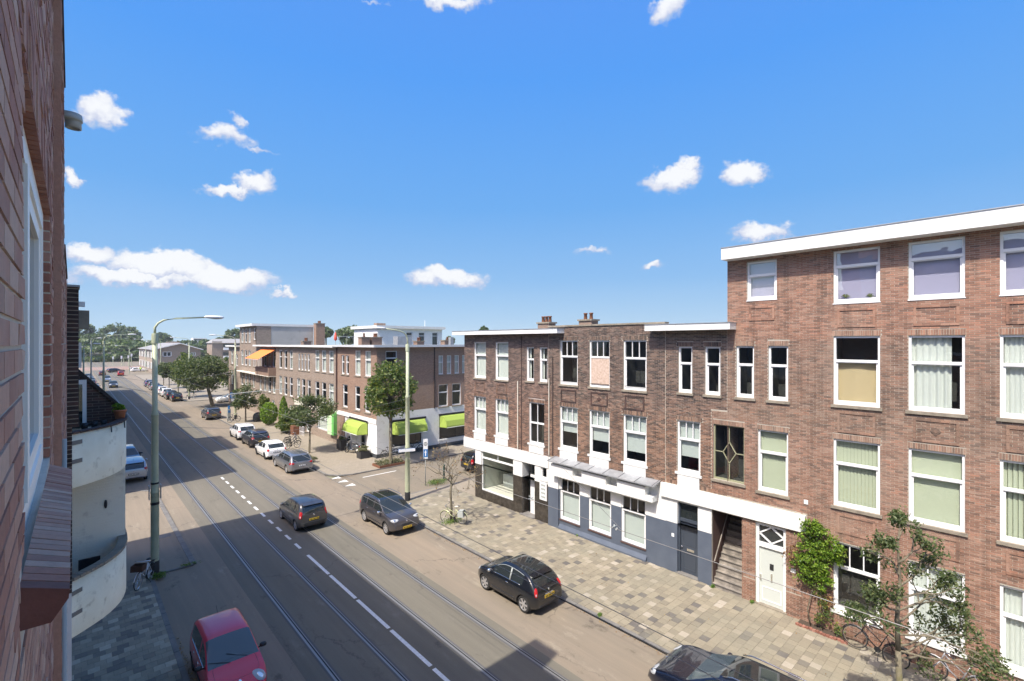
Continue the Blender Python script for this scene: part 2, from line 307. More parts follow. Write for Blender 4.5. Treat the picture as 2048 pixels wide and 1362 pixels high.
# ------------------------------------------------------------------ mesh helpers
class MB:
    def __init__(s): s.v = []; s.f = []; s.m = []; s.cur = 0
    def add(s, vs, fs):
        o = len(s.v); s.v += [tuple(v) for v in vs]; s.f += [tuple(o+i for i in f) for f in fs]; s.m += [s.cur]*len(fs); return s
    def box(s, x0, x1, y0, y1, z0, z1):
        return s.add([(x0, y0, z0), (x1, y0, z0), (x1, y1, z0), (x0, y1, z0), (x0, y0, z1), (x1, y0, z1), (x1, y1, z1), (x0, y1, z1)],
                     [(0, 3, 2, 1), (4, 5, 6, 7), (0, 1, 5, 4), (1, 2, 6, 5), (2, 3, 7, 6), (3, 0, 4, 7)])
    def mbox(s, Mp, a0, a1, d0, d1, z0, z1):
        P = [Mp(a, d, z) for z in (z0, z1) for a, d in ((a0, d0), (a1, d0), (a1, d1), (a0, d1))]
        return s.add(P, [(0, 3, 2, 1), (4, 5, 6, 7), (0, 1, 5, 4), (1, 2, 6, 5), (2, 3, 7, 6), (3, 0, 4, 7)])
    def obox(s, c, hx, hy, hz, rz=0., rx=0., ry=0.):
        R = Matrix.Rotation(rz, 3, 'Z') @ Matrix.Rotation(ry, 3, 'Y') @ Matrix.Rotation(rx, 3, 'X'); c = Vector(c)
        P = [c + R @ Vector((sx*hx, sy*hy, sz*hz)) for sz in (-1, 1) for sx, sy in ((-1, -1), (1, -1), (1, 1), (-1, 1))]
        return s.add(P, [(0, 3, 2, 1), (4, 5, 6, 7), (0, 1, 5, 4), (1, 2, 6, 5), (2, 3, 7, 6), (3, 0, 4, 7)])
    def quad(s, *p): return s.add(p, [tuple(range(len(p)))])
    def tube(s, pts, r, n=8, caps=True):
        pts = [Vector(p) for p in pts]; rs = r if isinstance(r, (list, tuple)) else [r]*len(pts)
        rings = []; ref = None
        for i, p in enumerate(pts):
            t = (pts[min(i+1, len(pts)-1)]-pts[max(i-1, 0)]).normalized()
            if ref is None or abs(ref.dot(t)) > .95: ref = Vector((0, 0, 1)) if abs(t.z) < .9 else Vector((1, 0, 0))
            x = ref.cross(t).normalized(); y = t.cross(x)
            rings.append([p + (x*math.cos(2*math.pi*k/n)+y*math.sin(2*math.pi*k/n))*rs[i] for k in range(n)])
        V = [v for r_ in rings for v in r_]; F = []
        for i in range(len(pts)-1):
            for k in range(n): F.append((i*n+k, i*n+(k+1) % n, (i+1)*n+(k+1) % n, (i+1)*n+k))
        if caps: F.append(tuple(range(n))[::-1]); F.append(tuple((len(pts)-1)*n+k for k in range(n)))
        return s.add(V, F)
    def lathe(s, prof, n=16, c=(0, 0, 0), axis='Z'):
        V = []; F = []
        for r, h in prof:
            for k in range(n):
                a = 2*math.pi*k/n; x, y = r*math.cos(a), r*math.sin(a)
                p = (x, y, h) if axis == 'Z' else ((x, h, y) if axis == 'Y' else (h, x, y))
                V.append((p[0]+c[0], p[1]+c[1], p[2]+c[2]))
        for i in range(len(prof)-1):
            for k in range(n): F.append((i*n+k, i*n+(k+1) % n, (i+1)*n+(k+1) % n, (i+1)*n+k))
        return s.add(V, F)
    def ell(s, c, rx, ry, rz, n=12, m=7, pw=1.):
        V = []; F = []
        for i in range(m+1):
            t = math.pi*i/m
            for k in range(n):
                a = 2*math.pi*k/n; f = lambda q: math.copysign(abs(q)**pw, q)
                V.append((c[0]+rx*f(math.cos(a))*f(math.sin(t)), c[1]+ry*f(math.sin(a))*f(math.sin(t)), c[2]+rz*f(math.cos(t))))
        for i in range(m):
            for k in range(n): F.append((i*n+k, (i+1)*n+k, (i+1)*n+(k+1) % n, i*n+(k+1) % n))
        return s.add(V, F)
    def prism(s, poly, fn, d0, d1):
        n = len(poly); V = [fn(a, b, d0) for a, b in poly]+[fn(a, b, d1) for a, b in poly]
        F = [tuple(range(n)), tuple(range(2*n-1, n-1, -1))]+[(i, n+i, n+(i+1) % n, (i+1) % n) for i in range(n)]
        return s.add(V, F)
    def mesh(s, name, mats, smooth=False):
        me = bpy.data.meshes.new(name); me.from_pydata(s.v, [], s.f)
        for m_ in (mats if isinstance(mats, (list, tuple)) else [mats]): me.materials.append(m_)
        if any(s.m): me.polygons.foreach_set('material_index', s.m)
        if smooth: me.polygons.foreach_set('use_smooth', [True]*len(s.f))
        me.update(); return me
WORLD = {}
def link(o, parent=None):
    COL.objects.link(o)
    if parent is not None:
        o.parent = parent
        if parent.name in WORLD: o.location = -Vector(WORLD[parent.name])
    return o
def part(name, mb, m, parent=None, smooth=False, kind=None, label=None):
    o = bpy.data.objects.new(name, mb.mesh(name, m, smooth)); link(o, parent)
    if kind: o['kind'] = kind
    if label: o['label'] = label
    return o
def tag(o, label, cat, group=None):
    o['label'] = label; o['category'] = cat
    if group: o['group'] = group
    return o
def thing(name, label, cat, loc=(0, 0, 0), rz=0., group=None, world=False):
    o = bpy.data.objects.new(name, None); COL.objects.link(o); o.location = loc; o.rotation_euler = (0, 0, rz)
    o.empty_display_size = .2
    if world: WORLD[o.name] = loc
    return tag(o, label, cat, group)
def struct(name, mb, m, smooth=False):
    o = part(name, mb, m, None, smooth); o['kind'] = 'structure'; return o
def np_boxes(name, B, m, parent=None, kind=None, back=None, rnd=None):
    """B: (N,6) x0,x1,y0,y1,z0,z1 -> one mesh of boxes"""
    B = np.asarray(B, dtype=np.float64); N = len(B)
    idx = [(0, 2, 4), (1, 2, 4), (1, 3, 4), (0, 3, 4), (0, 2, 5), (1, 2, 5), (1, 3, 5), (0, 3, 5)]
    V = np.stack([B[:, list(i)] for i in idx], 1)
    if rnd is not None: V = V + rnd.normal(0, .0016, V.shape)*np.array([.8, 1, 1])
    F = np.array([(0, 3, 2, 1), (4, 5, 6, 7), (0, 1, 5, 4), (1, 2, 6, 5), (2, 3, 7, 6), (3, 0, 4, 7)])
    if back is not None: F = np.delete(F, back, 0)
    A = (F[None] + (np.arange(N)*8)[:, None, None]).reshape(-1, 4)
    me = bpy.data.meshes.new(name); me.vertices.add(N*8); me.vertices.foreach_set('co', V.reshape(-1))
    me.loops.add(A.size); me.loops.foreach_set('vertex_index', A.reshape(-1).astype(np.int32))
    me.polygons.add(len(A)); me.polygons.foreach_set('loop_start', np.arange(0, A.size, 4, dtype=np.int32))
    me.materials.append(m); me.polygons.foreach_set('use_smooth', np.zeros(len(A), dtype=bool)); me.update(); me.validate()
    o = bpy.data.objects.new(name, me); link(o, parent)
    if kind: o['kind'] = kind
    return o
def ground_pt(x, y, h=0.):
    k = (CH-h)/(y-CY); X = (x-CX)*k; Z = FX*k; return (X*CT+Z*ST, -X*ST+Z*CT)
# facade coordinate maps: a along the wall, d into the building, z up
def mapE(V): return lambda a, d, z: (V+d, a, z)       # wall facing the street from the east side
def mapW(V): return lambda a, d, z: (V-d, a, z)       # wall facing the street from the west side
def mapS(U): return lambda a, d, z: (a, U+d, z)       # wall facing back down the street
def facade(Mp, a0, a1, z0, z1, ops, m, parent, name='wall', reveal=.14, voids=()):
    mb = MB(); A = sorted({a0, a1, *[o[0] for o in ops], *[o[1] for o in ops], *[o[0] for o in voids], *[o[1] for o in voids]})
    Zs = sorted({z0, z1, *[o[2] for o in ops], *[o[3] for o in ops], *[o[2] for o in voids], *[o[3] for o in voids]})
    A = [a for a in A if a0 <= a <= a1]; Zs = [z for z in Zs if z0 <= z <= z1]
    for i in range(len(A)-1):
        for j in range(len(Zs)-1):
            ca, cz = (A[i]+A[i+1])/2, (Zs[j]+Zs[j+1])/2
            if any(o[0] < ca < o[1] and o[2] < cz < o[3] for o in list(ops)+list(voids)): continue
            mb.quad(Mp(A[i], 0, Zs[j]), Mp(A[i+1], 0, Zs[j]), Mp(A[i+1], 0, Zs[j+1]), Mp(A[i], 0, Zs[j+1]))
    for o in ops:
        a, b, c, d = o[:4]; r = o[4] if len(o) > 4 else reveal
        mb.quad(Mp(a, 0, c), Mp(a, r, c), Mp(a, r, d), Mp(a, 0, d)); mb.quad(Mp(b, 0, c), Mp(b, r, c), Mp(b, r, d), Mp(b, 0, d))
        mb.quad(Mp(a, 0, c), Mp(b, 0, c), Mp(b, r, c), Mp(a, r, c)); mb.quad(Mp(a, 0, d), Mp(b, 0, d), Mp(b, r, d), Mp(a, r, d))
    return part(name, mb, m, parent)
def bricks(Mp, axis, sgn, V, a0, a1, z0, z1, ops, m, parent, cam_uz, voids=(), soldiers=(), bl=.22, ch=.0625, off=0., seed=1, proud=.008, rough=True, nsingle=300, joint=.011):
    """running-bond bricks standing proud of the mortar; the largest in view are single parts, the rest one part"""
    rg = np.random.default_rng(seed); hb = (ch-joint)/2; B = []
    cuts = [(o[0], o[1], o[2], o[3]) for o in list(ops)+list(voids)] + [s for s in soldiers]
    nz = int((z1-z0)/ch)
    for j in range(nz):
        zc = z0+(j+.5)*ch; iv = [(a0, a1)]
        for (x0, x1, y0, y1) in cuts:
            if y0-.028 < zc < y1+.028:
                nv = []
                for (p, q) in iv:
                    if x1 <= p or x0 >= q: nv.append((p, q)); continue
                    if x0 > p: nv.append((p, x0))
                    if x1 < q: nv.append((x1, q))
                iv = nv
        ph = off + (.5*bl if j % 2 else 0.)
        for (p, q) in iv:
            k = math.floor((p-ph)/bl)*bl+ph
            while k < q:
                s0, s1 = max(k, p)+.005, min(k+bl, q)-.005
                if s1-s0 > .03: B.append((s0, s1, zc-hb, zc+hb))
                k += bl
    for (x0, x1, y0, y1) in soldiers:
        n = max(1, round((x1-x0)/.0625)); wd = (x1-x0)/n
        for i in range(n): B.append((x0+i*wd+.005, x0+(i+1)*wd-.005, y0+.005, y1-.005))
    B = np.array(B); pr = proud*rg.uniform(.6, 1.3, len(B))
    d0, d1 = V-sgn*pr, np.full(len(B), V+sgn*.004)
    lo, hi = np.minimum(d0, d1), np.maximum(d0, d1)
    full = np.abs((B[:, 1]-B[:, 0])-(bl-.01)) < .002
    full &= np.abs((B[:, 3]-B[:, 2])-2*hb) < 1e-4
    ca, cz = (B[:, 0]+B[:, 1])/2, (B[:, 2]+B[:, 3])/2
    dist = np.hypot(ca-cam_uz[0], cz-cam_uz[1])+np.where(full, 0, 1e6)
    if cam_uz[2] is not None: dist = dist+np.where(cam_uz[2](ca, cz), 0, 1e5)
    sel = np.argsort(dist)[:nsingle]; sel = sel[dist[sel] < 1e5]
    rest = np.ones(len(B), bool); rest[sel] = False
    def arr(ix):
        if axis == 'x': return np.stack([lo[ix], hi[ix], B[ix, 0], B[ix, 1], B[ix, 2], B[ix, 3]], 1)
        return np.stack([B[ix, 0], B[ix, 1], lo[ix], hi[ix], B[ix, 2], B[ix, 3]], 1)
    ob = np_boxes('brickwork', arr(rest), m, parent, 'stuff', rnd=rg if rough else None)
    hl = (bl-.01)/2; base = MB().box(-proud if sgn > 0 else -.004, .004 if sgn > 0 else proud, -hl, hl, -hb, hb).mesh('brick', m)
    po = Vector(WORLD.get(parent.name, (0, 0, 0)))
    for i in sel:
        o = bpy.data.objects.new('brick', base); COL.objects.link(o); o.parent = parent
        o.location = Vector((V, ca[i], cz[i]))-po
    return ob
def folds(mb, Mp, a0, a1, z0, z1, d, amp, per):
    n = max(6, int((a1-a0)/per*6)); P = []
    for i in range(n+1):
        a = a0+(a1-a0)*i/n; dd = d+amp*math.sin(2*math.pi*(a-a0)/per)+amp*.4*math.sin(5.1*(a-a0)/per+1.)
        P += [Mp(a, dd, z0), Mp(a, dd, z1)]
    mb.add(P, [(2*i, 2*i+2, 2*i+3, 2*i+1) for i in range(n)])
def window(parent, Mp, a0, a1, z0, z1, tr=.36, mull=0, cur=None, sill='stone', rec=.07, fw=.065, glass='glass', fm='white_frame', name='window', sash=True, room='dark_interior', inner=None, blind=.45, tri=0, depth=.9):
    """frame (the part) > panes, sill, curtain, room behind (sub-parts)"""
    mb = MB(); f = fw; zt = z1-(z1-z0)*tr if tr else None
    bx = lambda *q: mb.mbox(Mp, *q)
    bx(a0, a0+f, rec, rec+.09, z0, z1); bx(a1-f, a1, rec, rec+.09, z0, z1)
    bx(a0+f, a1-f, rec, rec+.09, z0, z0+f*1.4); bx(a0+f, a1-f, rec, rec+.09, z1-f, z1)
    lights = []
    if zt:
        bx(a0+f, a1-f, rec-.012, rec+.09, zt-.045, zt+.045)
        lights = [(a0+f, a1-f, z0+f*1.4, zt-.045, 0), (a0+f, a1-f, zt+.045, z1-f, mull)]
    else: lights = [(a0+f, a1-f, z0+f*1.4, z1-f, mull)]
    fr = None; panes = []
    for k, (b0, b1, y0, y1, nm) in enumerate(lights):
        if k == 0 and sash and zt:
            g = .05; bx(b0, b0+g, rec+.03, rec+.08, y0, y1); bx(b1-g, b1, rec+.03, rec+.08, y0, y1); bx(b0+g, b1-g, rec+.03, rec+.08, y0, y0+g); bx(b0+g, b1-g, rec+.03, rec+.08, y1-g*.6, y1)
            b0 += g; b1 -= g; y0 += g; y1 -= g*.6
        wd = (b1-b0)/(nm+1)
        for i in range(nm+1):
            p, q = b0+i*wd, b0+(i+1)*wd
            if i: bx(p-.016, p+.016, rec+.02, rec+.07, y0, y1); p += .016
            if i < nm: q -= .016
            panes.append((p, q, y0, y1))
    fr = part(name, mb, M[fm], parent)
    for (p, q, y0, y1) in panes:
        part('pane', MB().quad(Mp(p, rec+.055, y0), Mp(q, rec+.055, y0), Mp(q, rec+.055, y1), Mp(p, rec+.055, y1)), M[glass], fr)
    if sill:
        s = MB()
        if sill == 'stone': s.mbox(Mp, a0-.07, a1+.07, -.07, rec, z0-.10, z0-.004); part('sill', s, M['stone'], fr)
        elif sill == 'white': s.mbox(Mp, a0-.08, a1+.08, -.06, rec, z0-.11, z0-.004); part('sill', s, M['white_paint'], fr)
        elif sill == 'thin': s.mbox(Mp, a0-.02, a1+.02, -.03, rec, z0-.035, z0-.004); part('sill', s, M['white_frame'], fr)
    r = MB(); dd = rec+.095; D = dd+depth; q0, q1, e0, e1 = a0+.01, a1-.01, z0+.01, z1-.01
    for Q in (((q0, D, e0), (q1, D, e0), (q1, D, e1), (q0, D, e1)), ((q0, dd, e0), (q0, D, e0), (q0, D, e1), (q0, dd, e1)), ((q1, dd, e0), (q1, D, e0), (q1, D, e1), (q1, dd, e1)),
              ((q0, dd, e0), (q1, dd, e0), (q1, D, e0), (q0, D, e0)), ((q0, dd, e1), (q1, dd, e1), (q1, D, e1), (q0, D, e1))):
        r.quad(*[Mp(*t) for t in Q])
    part('room', r, M[room], fr)
    i0, i1, j0, j1 = a0+f*.6, a1-f*.6, z0+f, z1-f*.6; cd_ = rec+.16
    if cur == 'net':
        c = MB(); folds(c, Mp, i0, i1, j0, j1, cd_, .02, .11); part('curtain', c, M['curtain'], fr, True)
    elif cur == 'half':
        c = MB(); folds(c, Mp, i0, i0+(i1-i0)*.36, j0, j1, cd_, .025, .12); folds(c, Mp, i1-(i1-i0)*.3, i1, j0, j1, cd_, .025, .12); part('curtain', c, M['curtain'], fr, True)
    elif cur == 'drape':
        c = MB(); folds(c, Mp, i0+(i1-i0)*.22, i1, j0, j1, cd_, .03, .17); part('curtain', c, M['curtain'], fr, True)
    elif cur == 'tan':
        c = MB(); folds(c, Mp, i0, i1, j0, j0+(j1-j0)*.62, cd_, .012, .9); part('curtain', c, M['curtain_tan'], fr, True)
        c = MB(); c.mbox(Mp, i0, i1, cd_-.03, cd_-.015, j0+(j1-j0)*.56, j0+(j1-j0)*.63); part('valance', c, M['curtain_tan'], fr)
    elif cur == 'roller':
        c = MB(); c.mbox(Mp, i0, i1, cd_, cd_+.006, j0+(j1-j0)*(1-blind), j1); part('roller_blind', c, M['blind_white'], fr)
    elif cur == 'roller_low':
        c = MB(); c.mbox(Mp, i0, i1, cd_, cd_+.006, j0, j0+(j1-j0)*blind); part('blind', c, M['blind_white'], fr)
    elif cur == 'pale':
        c = MB(); c.mbox(Mp, i0, i1, cd_, cd_+.006, j0, j1); part('blind', c, M['blind_sky_tint'], fr)  # pale blind whose tint carries the sky reflection
    elif cur == 'flat':
        c = MB(); c.mbox(Mp, i0, i1, cd_, cd_+.006, j0, j1); part('roller_blind', c, M['blind_green'], fr)
    elif cur == 'vert':
        c = MB(); n = max(4, int((i1-i0)/.1)); wd = (i1-i0)/n
        for i in range(n): c.quad(Mp(i0+i*wd, cd_+.02, j0), Mp(i0+(i+1)*wd-.012, cd_-.02, j0), Mp(i0+(i+1)*wd-.012, cd_-.02, j1), Mp(i0+i*wd, cd_+.02, j1))
        part('vertical_blind', c, M['blind_green'], fr)
    return fr
# ------------------------------------------------------------------ ground
PV = .08
gr = MB(); gr.quad((-450, -120, -.06), (450, -120, -.06), (450, 640, -.06), (-450, 640, -.06)); struct('ground', gr, mat('dry_ground', rough=1., fn=mottled((.16, .17, .10), (.24, .22, .16), .02, 6)))
r = MB(); r.quad((2.3, -30, 0), (14.3, -30, 0), (14.3, 420, 0), (2.3, 420, 0)); struct('road', r, M['tarmac_tan'])
r = MB(); r.quad((5.2, -30, .004), (11.38, -30, .004), (11.38, 420, .004), (5.2, 420, .004)); struct('tram_lane', r, M['tarmac_grey'])
r = MB(); r.quad((14.3, 28.3, .002), (90, 28.3, .002), (90, 35.6, .002), (14.3, 35.6, .002)); r.quad((14.3, 86, .002), (90, 86, .002), (90, 99, .002), (14.3, 99, .002))
struct('side_road', r, M['tarmac_side'])
r = MB(); r.quad((14.3, 35, -.004), (14.3, 29, -.004), (-60, 29, -.004), (-60, 35, -.004)); r.quad((2.3, 26, -.002), (-40, 26, -.002), (-40, 41.5, -.002), (2.3, 41.5, -.002)); struct('left_side_road', r, M['tarmac_side'])
for v in (5.87, 7.38, 9.39, 10.90):                                    # grooved tram rails
    t = thing('tram_rail', {5.87: 'leftmost tram rail of the street, nearest the viewer', 7.38: 'second tram rail from the left, left of the dashed centre line', 9.39: 'third tram rail, just right of the dashed centre line', 10.90: 'rightmost tram rail, nearest the parked black hatchback'}[v], 'rail', (v, 0, 0), 0, 'tram rails')
    part('rail_head', MB().box(-.035, .03, -30, 400, .003, .014), M['steel_rail'], t)
    part('flange_groove', MB().quad((.03, -30, .0085), (.075, -30, .0085), (.075, 400, .0085), (.03, 400, .0085)), M['groove'], t)
    part('guard_rail', MB().box(.075, .10, -30, 400, .003, .0125), M['steel_rail'], t)
    part('sealant', MB().quad((-.10, -30, .0065), (.17, -30, .0065), (.17, 400, .0065), (-.10, 400, .0065)), mat('sealant', (.11, .105, .10), .9), t)
cl = thing('centre_line', 'broken white centre line between the two tram tracks', 'road marking')
mk = []
u = 2.0
while u < 23.6: mk.append((u, 2.55)); u += 2.72
u = 24.6
while u < 41: mk.append((u, .75)); u += 1.48
for (u, L) in mk: part('dash', MB().box(8.27, 8.40, u, u+L, .004, .009), M['marking'], cl)
for k, u in enumerate((35.55, 34.35, 33.1)):
    o = part('give_way_triangle', MB().add([(14.25, u, .008), (14.95, u-.32, .008), (14.95, u+.32, .008)], [(0, 1, 2)]), M['marking'])
    tag(o, ['give-way triangle farthest up the street, by the corner kerb', 'middle white give-way triangle at the side street mouth', 'nearest white give-way triangle at the side street mouth'][k], 'road marking', 'give-way triangles')
o = part('parking_mark', MB().box(16.2, 19.0, 34.3, 34.42, .004, .009), M['marking']); tag(o, 'short white line along the far kerb of the side street', 'road marking')

# near pavement: individual flagstones in rows across the pavement
def flags(name, v0, v1, u0, u1, m, key, jm, seed, notch=None):
    rg = np.random.default_rng(seed); base = MB(); base.box(v0, v1, u0, u1, -.02, PV-.012); st = struct(name, base, jm)
    B = []; s = .3; n = int((u1-u0)/s)
    for i in range(n):
        ph = (.5*s if i % 2 else 0.)+rg.uniform(-.012, .012); v = v0+.005-ph
        while v < v1:
            a, b = max(v, v0)+.0035, min(v+s, v1)-.0035
            if b-a > .05 and not (notch and notch((a+b)/2, u0+i*s+.15)):
                if rg.random() < .012: B.append((a, a+.1, u0+i*s+.1, u0+i*s+.2)); 
                B.append((a, b, u0+i*s+.0035, u0+(i+1)*s-.0035))
            v += s
    B = np.array(B); full = (np.abs((B[:, 1]-B[:, 0])-(s-.007)) < .001); tiny = (B[:, 1]-B[:, 0]) < .12
    B = B[~tiny]; full = full[~tiny]
    cu, cv = (B[:, 2]+B[:, 3])/2, (B[:, 0]+B[:, 1])/2
    d = np.hypot(cu-key[0], cv-key[1])+np.where(full, 0, 1e5)
    if len(key) > 2: d += np.where(key[2](cv, cu), 0, 1e5)
    sel = np.argsort(d)[:300]; sel = sel[d[sel] < 1e5]; rest = np.ones(len(B), bool); rest[sel] = False
    top = PV+rg.uniform(-.0035, .0035, len(B))
    A = np.stack([B[:, 0], B[:, 1], B[:, 2], B[:, 3], np.full(len(B), PV-.05), top], 1)
    np_boxes('paving_flags', A[rest], m, st, 'stuff', back=0)
    h = (s-.007)/2; me = MB().box(-h, h, -h, h, -.05, 0).mesh('paving_flag', m)
    for i in sel:
        q = bpy.data.objects.new('paving_flag', me); COL.objects.link(q); q.parent = st; q.location = (cv[i], cu[i], top[i])
    return st
def vis(cv, cu):
    X = cv*CT-cu*ST; Z = cv*ST+cu*CT; x = CX+FX*X/Z; y = CY+FX*(CH-PV)/Z
    return (x > 0) & (x < 2048) & (y < 1362)
flags('pavement', 14.45, 19.6, -6, 27.3, M['paving'], (5.0, 17, vis), M['joint'], 3)
flags('left_pavement', -.4, 2.45, -3, 26.1, M['paving_left'], (8.0, 1.5, vis), M['joint'], 4)
# rounded pavement corner at the side street and the strips behind it
r = MB(); pts = [(14.45, 27.3), (14.9, 27.75), (15.6, 28.05), (16.6, 28.2), (60, 28.2), (60, 24.9), (19.6, 24.9), (19.6, 27.3)]
r.prism([(14.45, 27.3), (14.9, 27.75), (15.6, 28.05), (16.6, 28.2), (60, 28.2), (60, 24.9), (19.605, 24.9), (19.605, 27.3)], lambda a, b, d: (a, b, d), -.02, PV+.001); struct('corner_pavement', r, M['paving_far'])
r = MB(); r.prism([(14.45, 36.9), (15.0, 36.0), (16.0, 35.6), (60, 35.6), (60, 38.9), (60, 38.95), (19.6, 38.95), (19.6, 84.6), (60, 84.6), (60, 86), (15.6, 86), (14.45, 85)], lambda a, b, d: (a, b, d), -.02, PV); struct('shop_pavement', r, M['paving_far'])
r = MB(); r.prism([(14.45, 100), (15.2, 99), (70, 99), (70, 190), (14.45, 190)], lambda a, b, d: (a, b, d), -.02, PV); struct('far_pavement', r, M['paving_far'])
r = MB(); r.prism([(4.1, 26.1), (4.1, 40.6), (3.5, 41.4), (2.4, 41.6), (-30, 41.6), (-30, 26.1)], lambda a, b, d: (a, b, d), -.02, .05); struct('raised_crossing', r, M['tarmac_tan'])
r = MB(); r.box(-3, 2.3, 41.6, 380, -.02, PV); struct('far_left_pavement', r, M['paving_far'])
r = MB(); r.prism([(14.3, 190), (90, 190), (90, 420), (-60, 420), (-60, 190), (2.3, 190)], lambda a, b, d: (a, b, d), -.02, .002); struct('square', r, M['tarmac_side'])
r = MB(); r.quad((-60, 232, .012), (60, 232, .012), (60, 262, .012), (-60, 262, .012)); struct('crossing_road', r, mat('tarmac_red', rough=.9, fn=roadfn((.27, .17, .13), (.31, .22, .18), 0, (.3, .25, .22))))
kb = MB(); kb.box(14.30, 14.45, -6, 27.3, -.02, .05); ks = struct('kerb', kb, M['groove'])
me = MB().box(-.075, .075, -.492, .492, -.05, 0).mesh('kerb_stone', M['kerb']); me2 = MB().box(-.03, .03, -.49, .49, -.06, 0).mesh('kerb_edge', M['kerb'])
for i in range(33):
    q = bpy.data.objects.new('kerb_stone', me); COL.objects.link(q); q.parent = ks; q.location = (14.375, -5.5+i, PV+random.uniform(0, .006))
kl = MB(); kl.box(2.45, 2.6, -3, 26.1, -.02, .05); kls = struct('left_kerb', kl, M['groove'])
for i in range(29):
    q = bpy.data.objects.new('kerb_stone', me); COL.objects.link(q); q.parent = kls; q.location = (2.525, -2.5+i, PV+random.uniform(0, .006))
k3 = MB()
def kerbline(mb, pts, w=.14, z=PV+.004):
    for a, b in zip(pts, pts[1:]):
        a = Vector((*a, 0)); b = Vector((*b, 0)); n = max(1, int((b-a).length/1.0))
        for i in range(n):
            p = a+(b-a)*(i+.01)/n; q = a+(b-a)*(i+.99)/n; c = (p+q)/2; mb.obox((c.x, c.y, z/2), (q-p).length/2, w/2, z/2, math.atan2(b.y-a.y, b.x-a.x))
kerbline(k3, [(14.43, 27.3), (14.9, 27.78), (15.6, 28.1), (16.6, 28.25), (40, 28.25)]); kerbline(k3, [(40, 35.55), (16.0, 35.55), (15.0, 35.95), (14.4, 36.9), (14.38, 85), (15.5, 86.05), (40, 86.05)]); kerbline(k3, [(40, 98.9), (15.2, 98.9), (14.4, 100), (14.4, 190)])
kerbline(k3, [(4.12, 26.1), (4.12, 40.6), (3.5, 41.45), (2.4, 41.7)], .22, .07); kerbline(k3, [(2.6, 26.05), (4.1, 26.05)], .12, .07); kerbline(k3, [(2.3, 42), (2.3, 190)])
struct('kerbs', k3, M['kerb'])
def drain(x, y, lab, h=PV+.008, r=.28, round_=True):
    mb = MB()
    if round_: mb.lathe([(.0, h), (r, h), (r, h-.02)], 20, (x, y, 0))
    else: mb.box(x-r*1.6, x+r*1.6, y-r, y+r, h-.02, h)
    tag(part('manhole_cover', mb, M['kerb']), lab, 'manhole')
drain(1.0, 37.5, 'round grey manhole cover on the sunlit crossing beyond the pole', .058, .3); drain(3.4, 30.9, 'rectangular drain cover on the plateau right of the near pole', .058, .28, False)
# ------------------------------------------------------------------ near terraced houses, right side
V = 19.6; E_ = mapE(V)
def panel(parent, Mp, a0, a1, z0, z1, m, t=.07, diamond=False):
    mb = MB(); n = lambda *q: mb.mbox(Mp, *q)
    for (p, q, r_, s) in ((a0, a1, z0, z0+t), (a0, a1, z1-t, z1), (a0, a0+t, z0+t, z1-t), (a1-t, a1, z0+t, z1-t)):
        L = q-p if q-p > s-r_ else s-r_; k = max(1, round(L/.22))
        for i in range(k):
            if q-p > s-r_: n(p+i*L/k+.004, p+(i+1)*L/k-.004, -.032, .0, r_, s)
            else: n(p, q, -.032, .0, r_+i*L/k+.004, r_+(i+1)*L/k-.004)
    if diamond:
        c, e, h = (a0+a1)/2, (z0+z1)/2, .13
        mb.prism([(c-h, e), (c, e+h), (c+h, e), (c, e-h)], lambda a, b, d: Mp(a, d, b), -.03, 0); mb.prism([(c-h*.5, e), (c, e+h*.5), (c+h*.5, e), (c, e-h*.5)], lambda a, b, d: Mp(a, d, b), -.045, -.03)
    part('brick_panel', mb, M[m], parent)
def shell(parent, u0, u1, z1, v0=19.62, v1=30.0, m='brickwork_shop', z0=0., name='side_wall'):
    mb = MB(); mb.quad((v0, u0, z0), (v1, u0, z0), (v1, u0, z1), (v0, u0, z1)); mb.quad((v0, u1, z0), (v1, u1, z0), (v1, u1, z1), (v0, u1, z1)); mb.quad((v1, u0, z0), (v1, u1, z0), (v1, u1, z1), (v1, u0, z1)); part(name, mb, M[m], parent)
    part('roof', MB().quad((v0, u0+.01, z1-.05), (v1, u0+.01, z1-.05), (v1, u1-.01, z1-.05), (v0, u1-.01, z1-.05)), M['roof_felt'], parent)
def cornice(parent, u0, u1, z0, z1, v0=19.0, m='white_paint'):
    mb = MB(); mb.box(v0, 19.595, u0, u1, z0, z1); part('cornice', mb, M[m], parent); mb = MB().box(v0-.025, 20.2, u0-.02, u1+.02, z1+.002, z1+.03); part('roof_edge', mb, M['zinc'], parent)
def chimney(parent, x, y, w, d, z0, z1, pots=3, m='brickwork_shop'):
    mb = MB().box(x-d/2, x+d/2, y-w/2, y+w/2, z0, z1); c = part('chimney', mb, M[m], parent)
    part('chimney_cap', MB().box(x-d/2-.07, x+d/2+.07, y-w/2-.07, y+w/2+.07, z1, z1+.09), M['stone'], c)
    for i in range(pots):
        yy = y+(i-(pots-1)/2)*w/max(pots, 1)*.9; p = MB().lathe([(.11, z1+.09), (.09, z1+.38), (.12, z1+.40), (.12, z1+.46), (.0, z1+.46)], 10, (x, yy, 0)); part('chimney_pot', p, M['rust'], c, True)
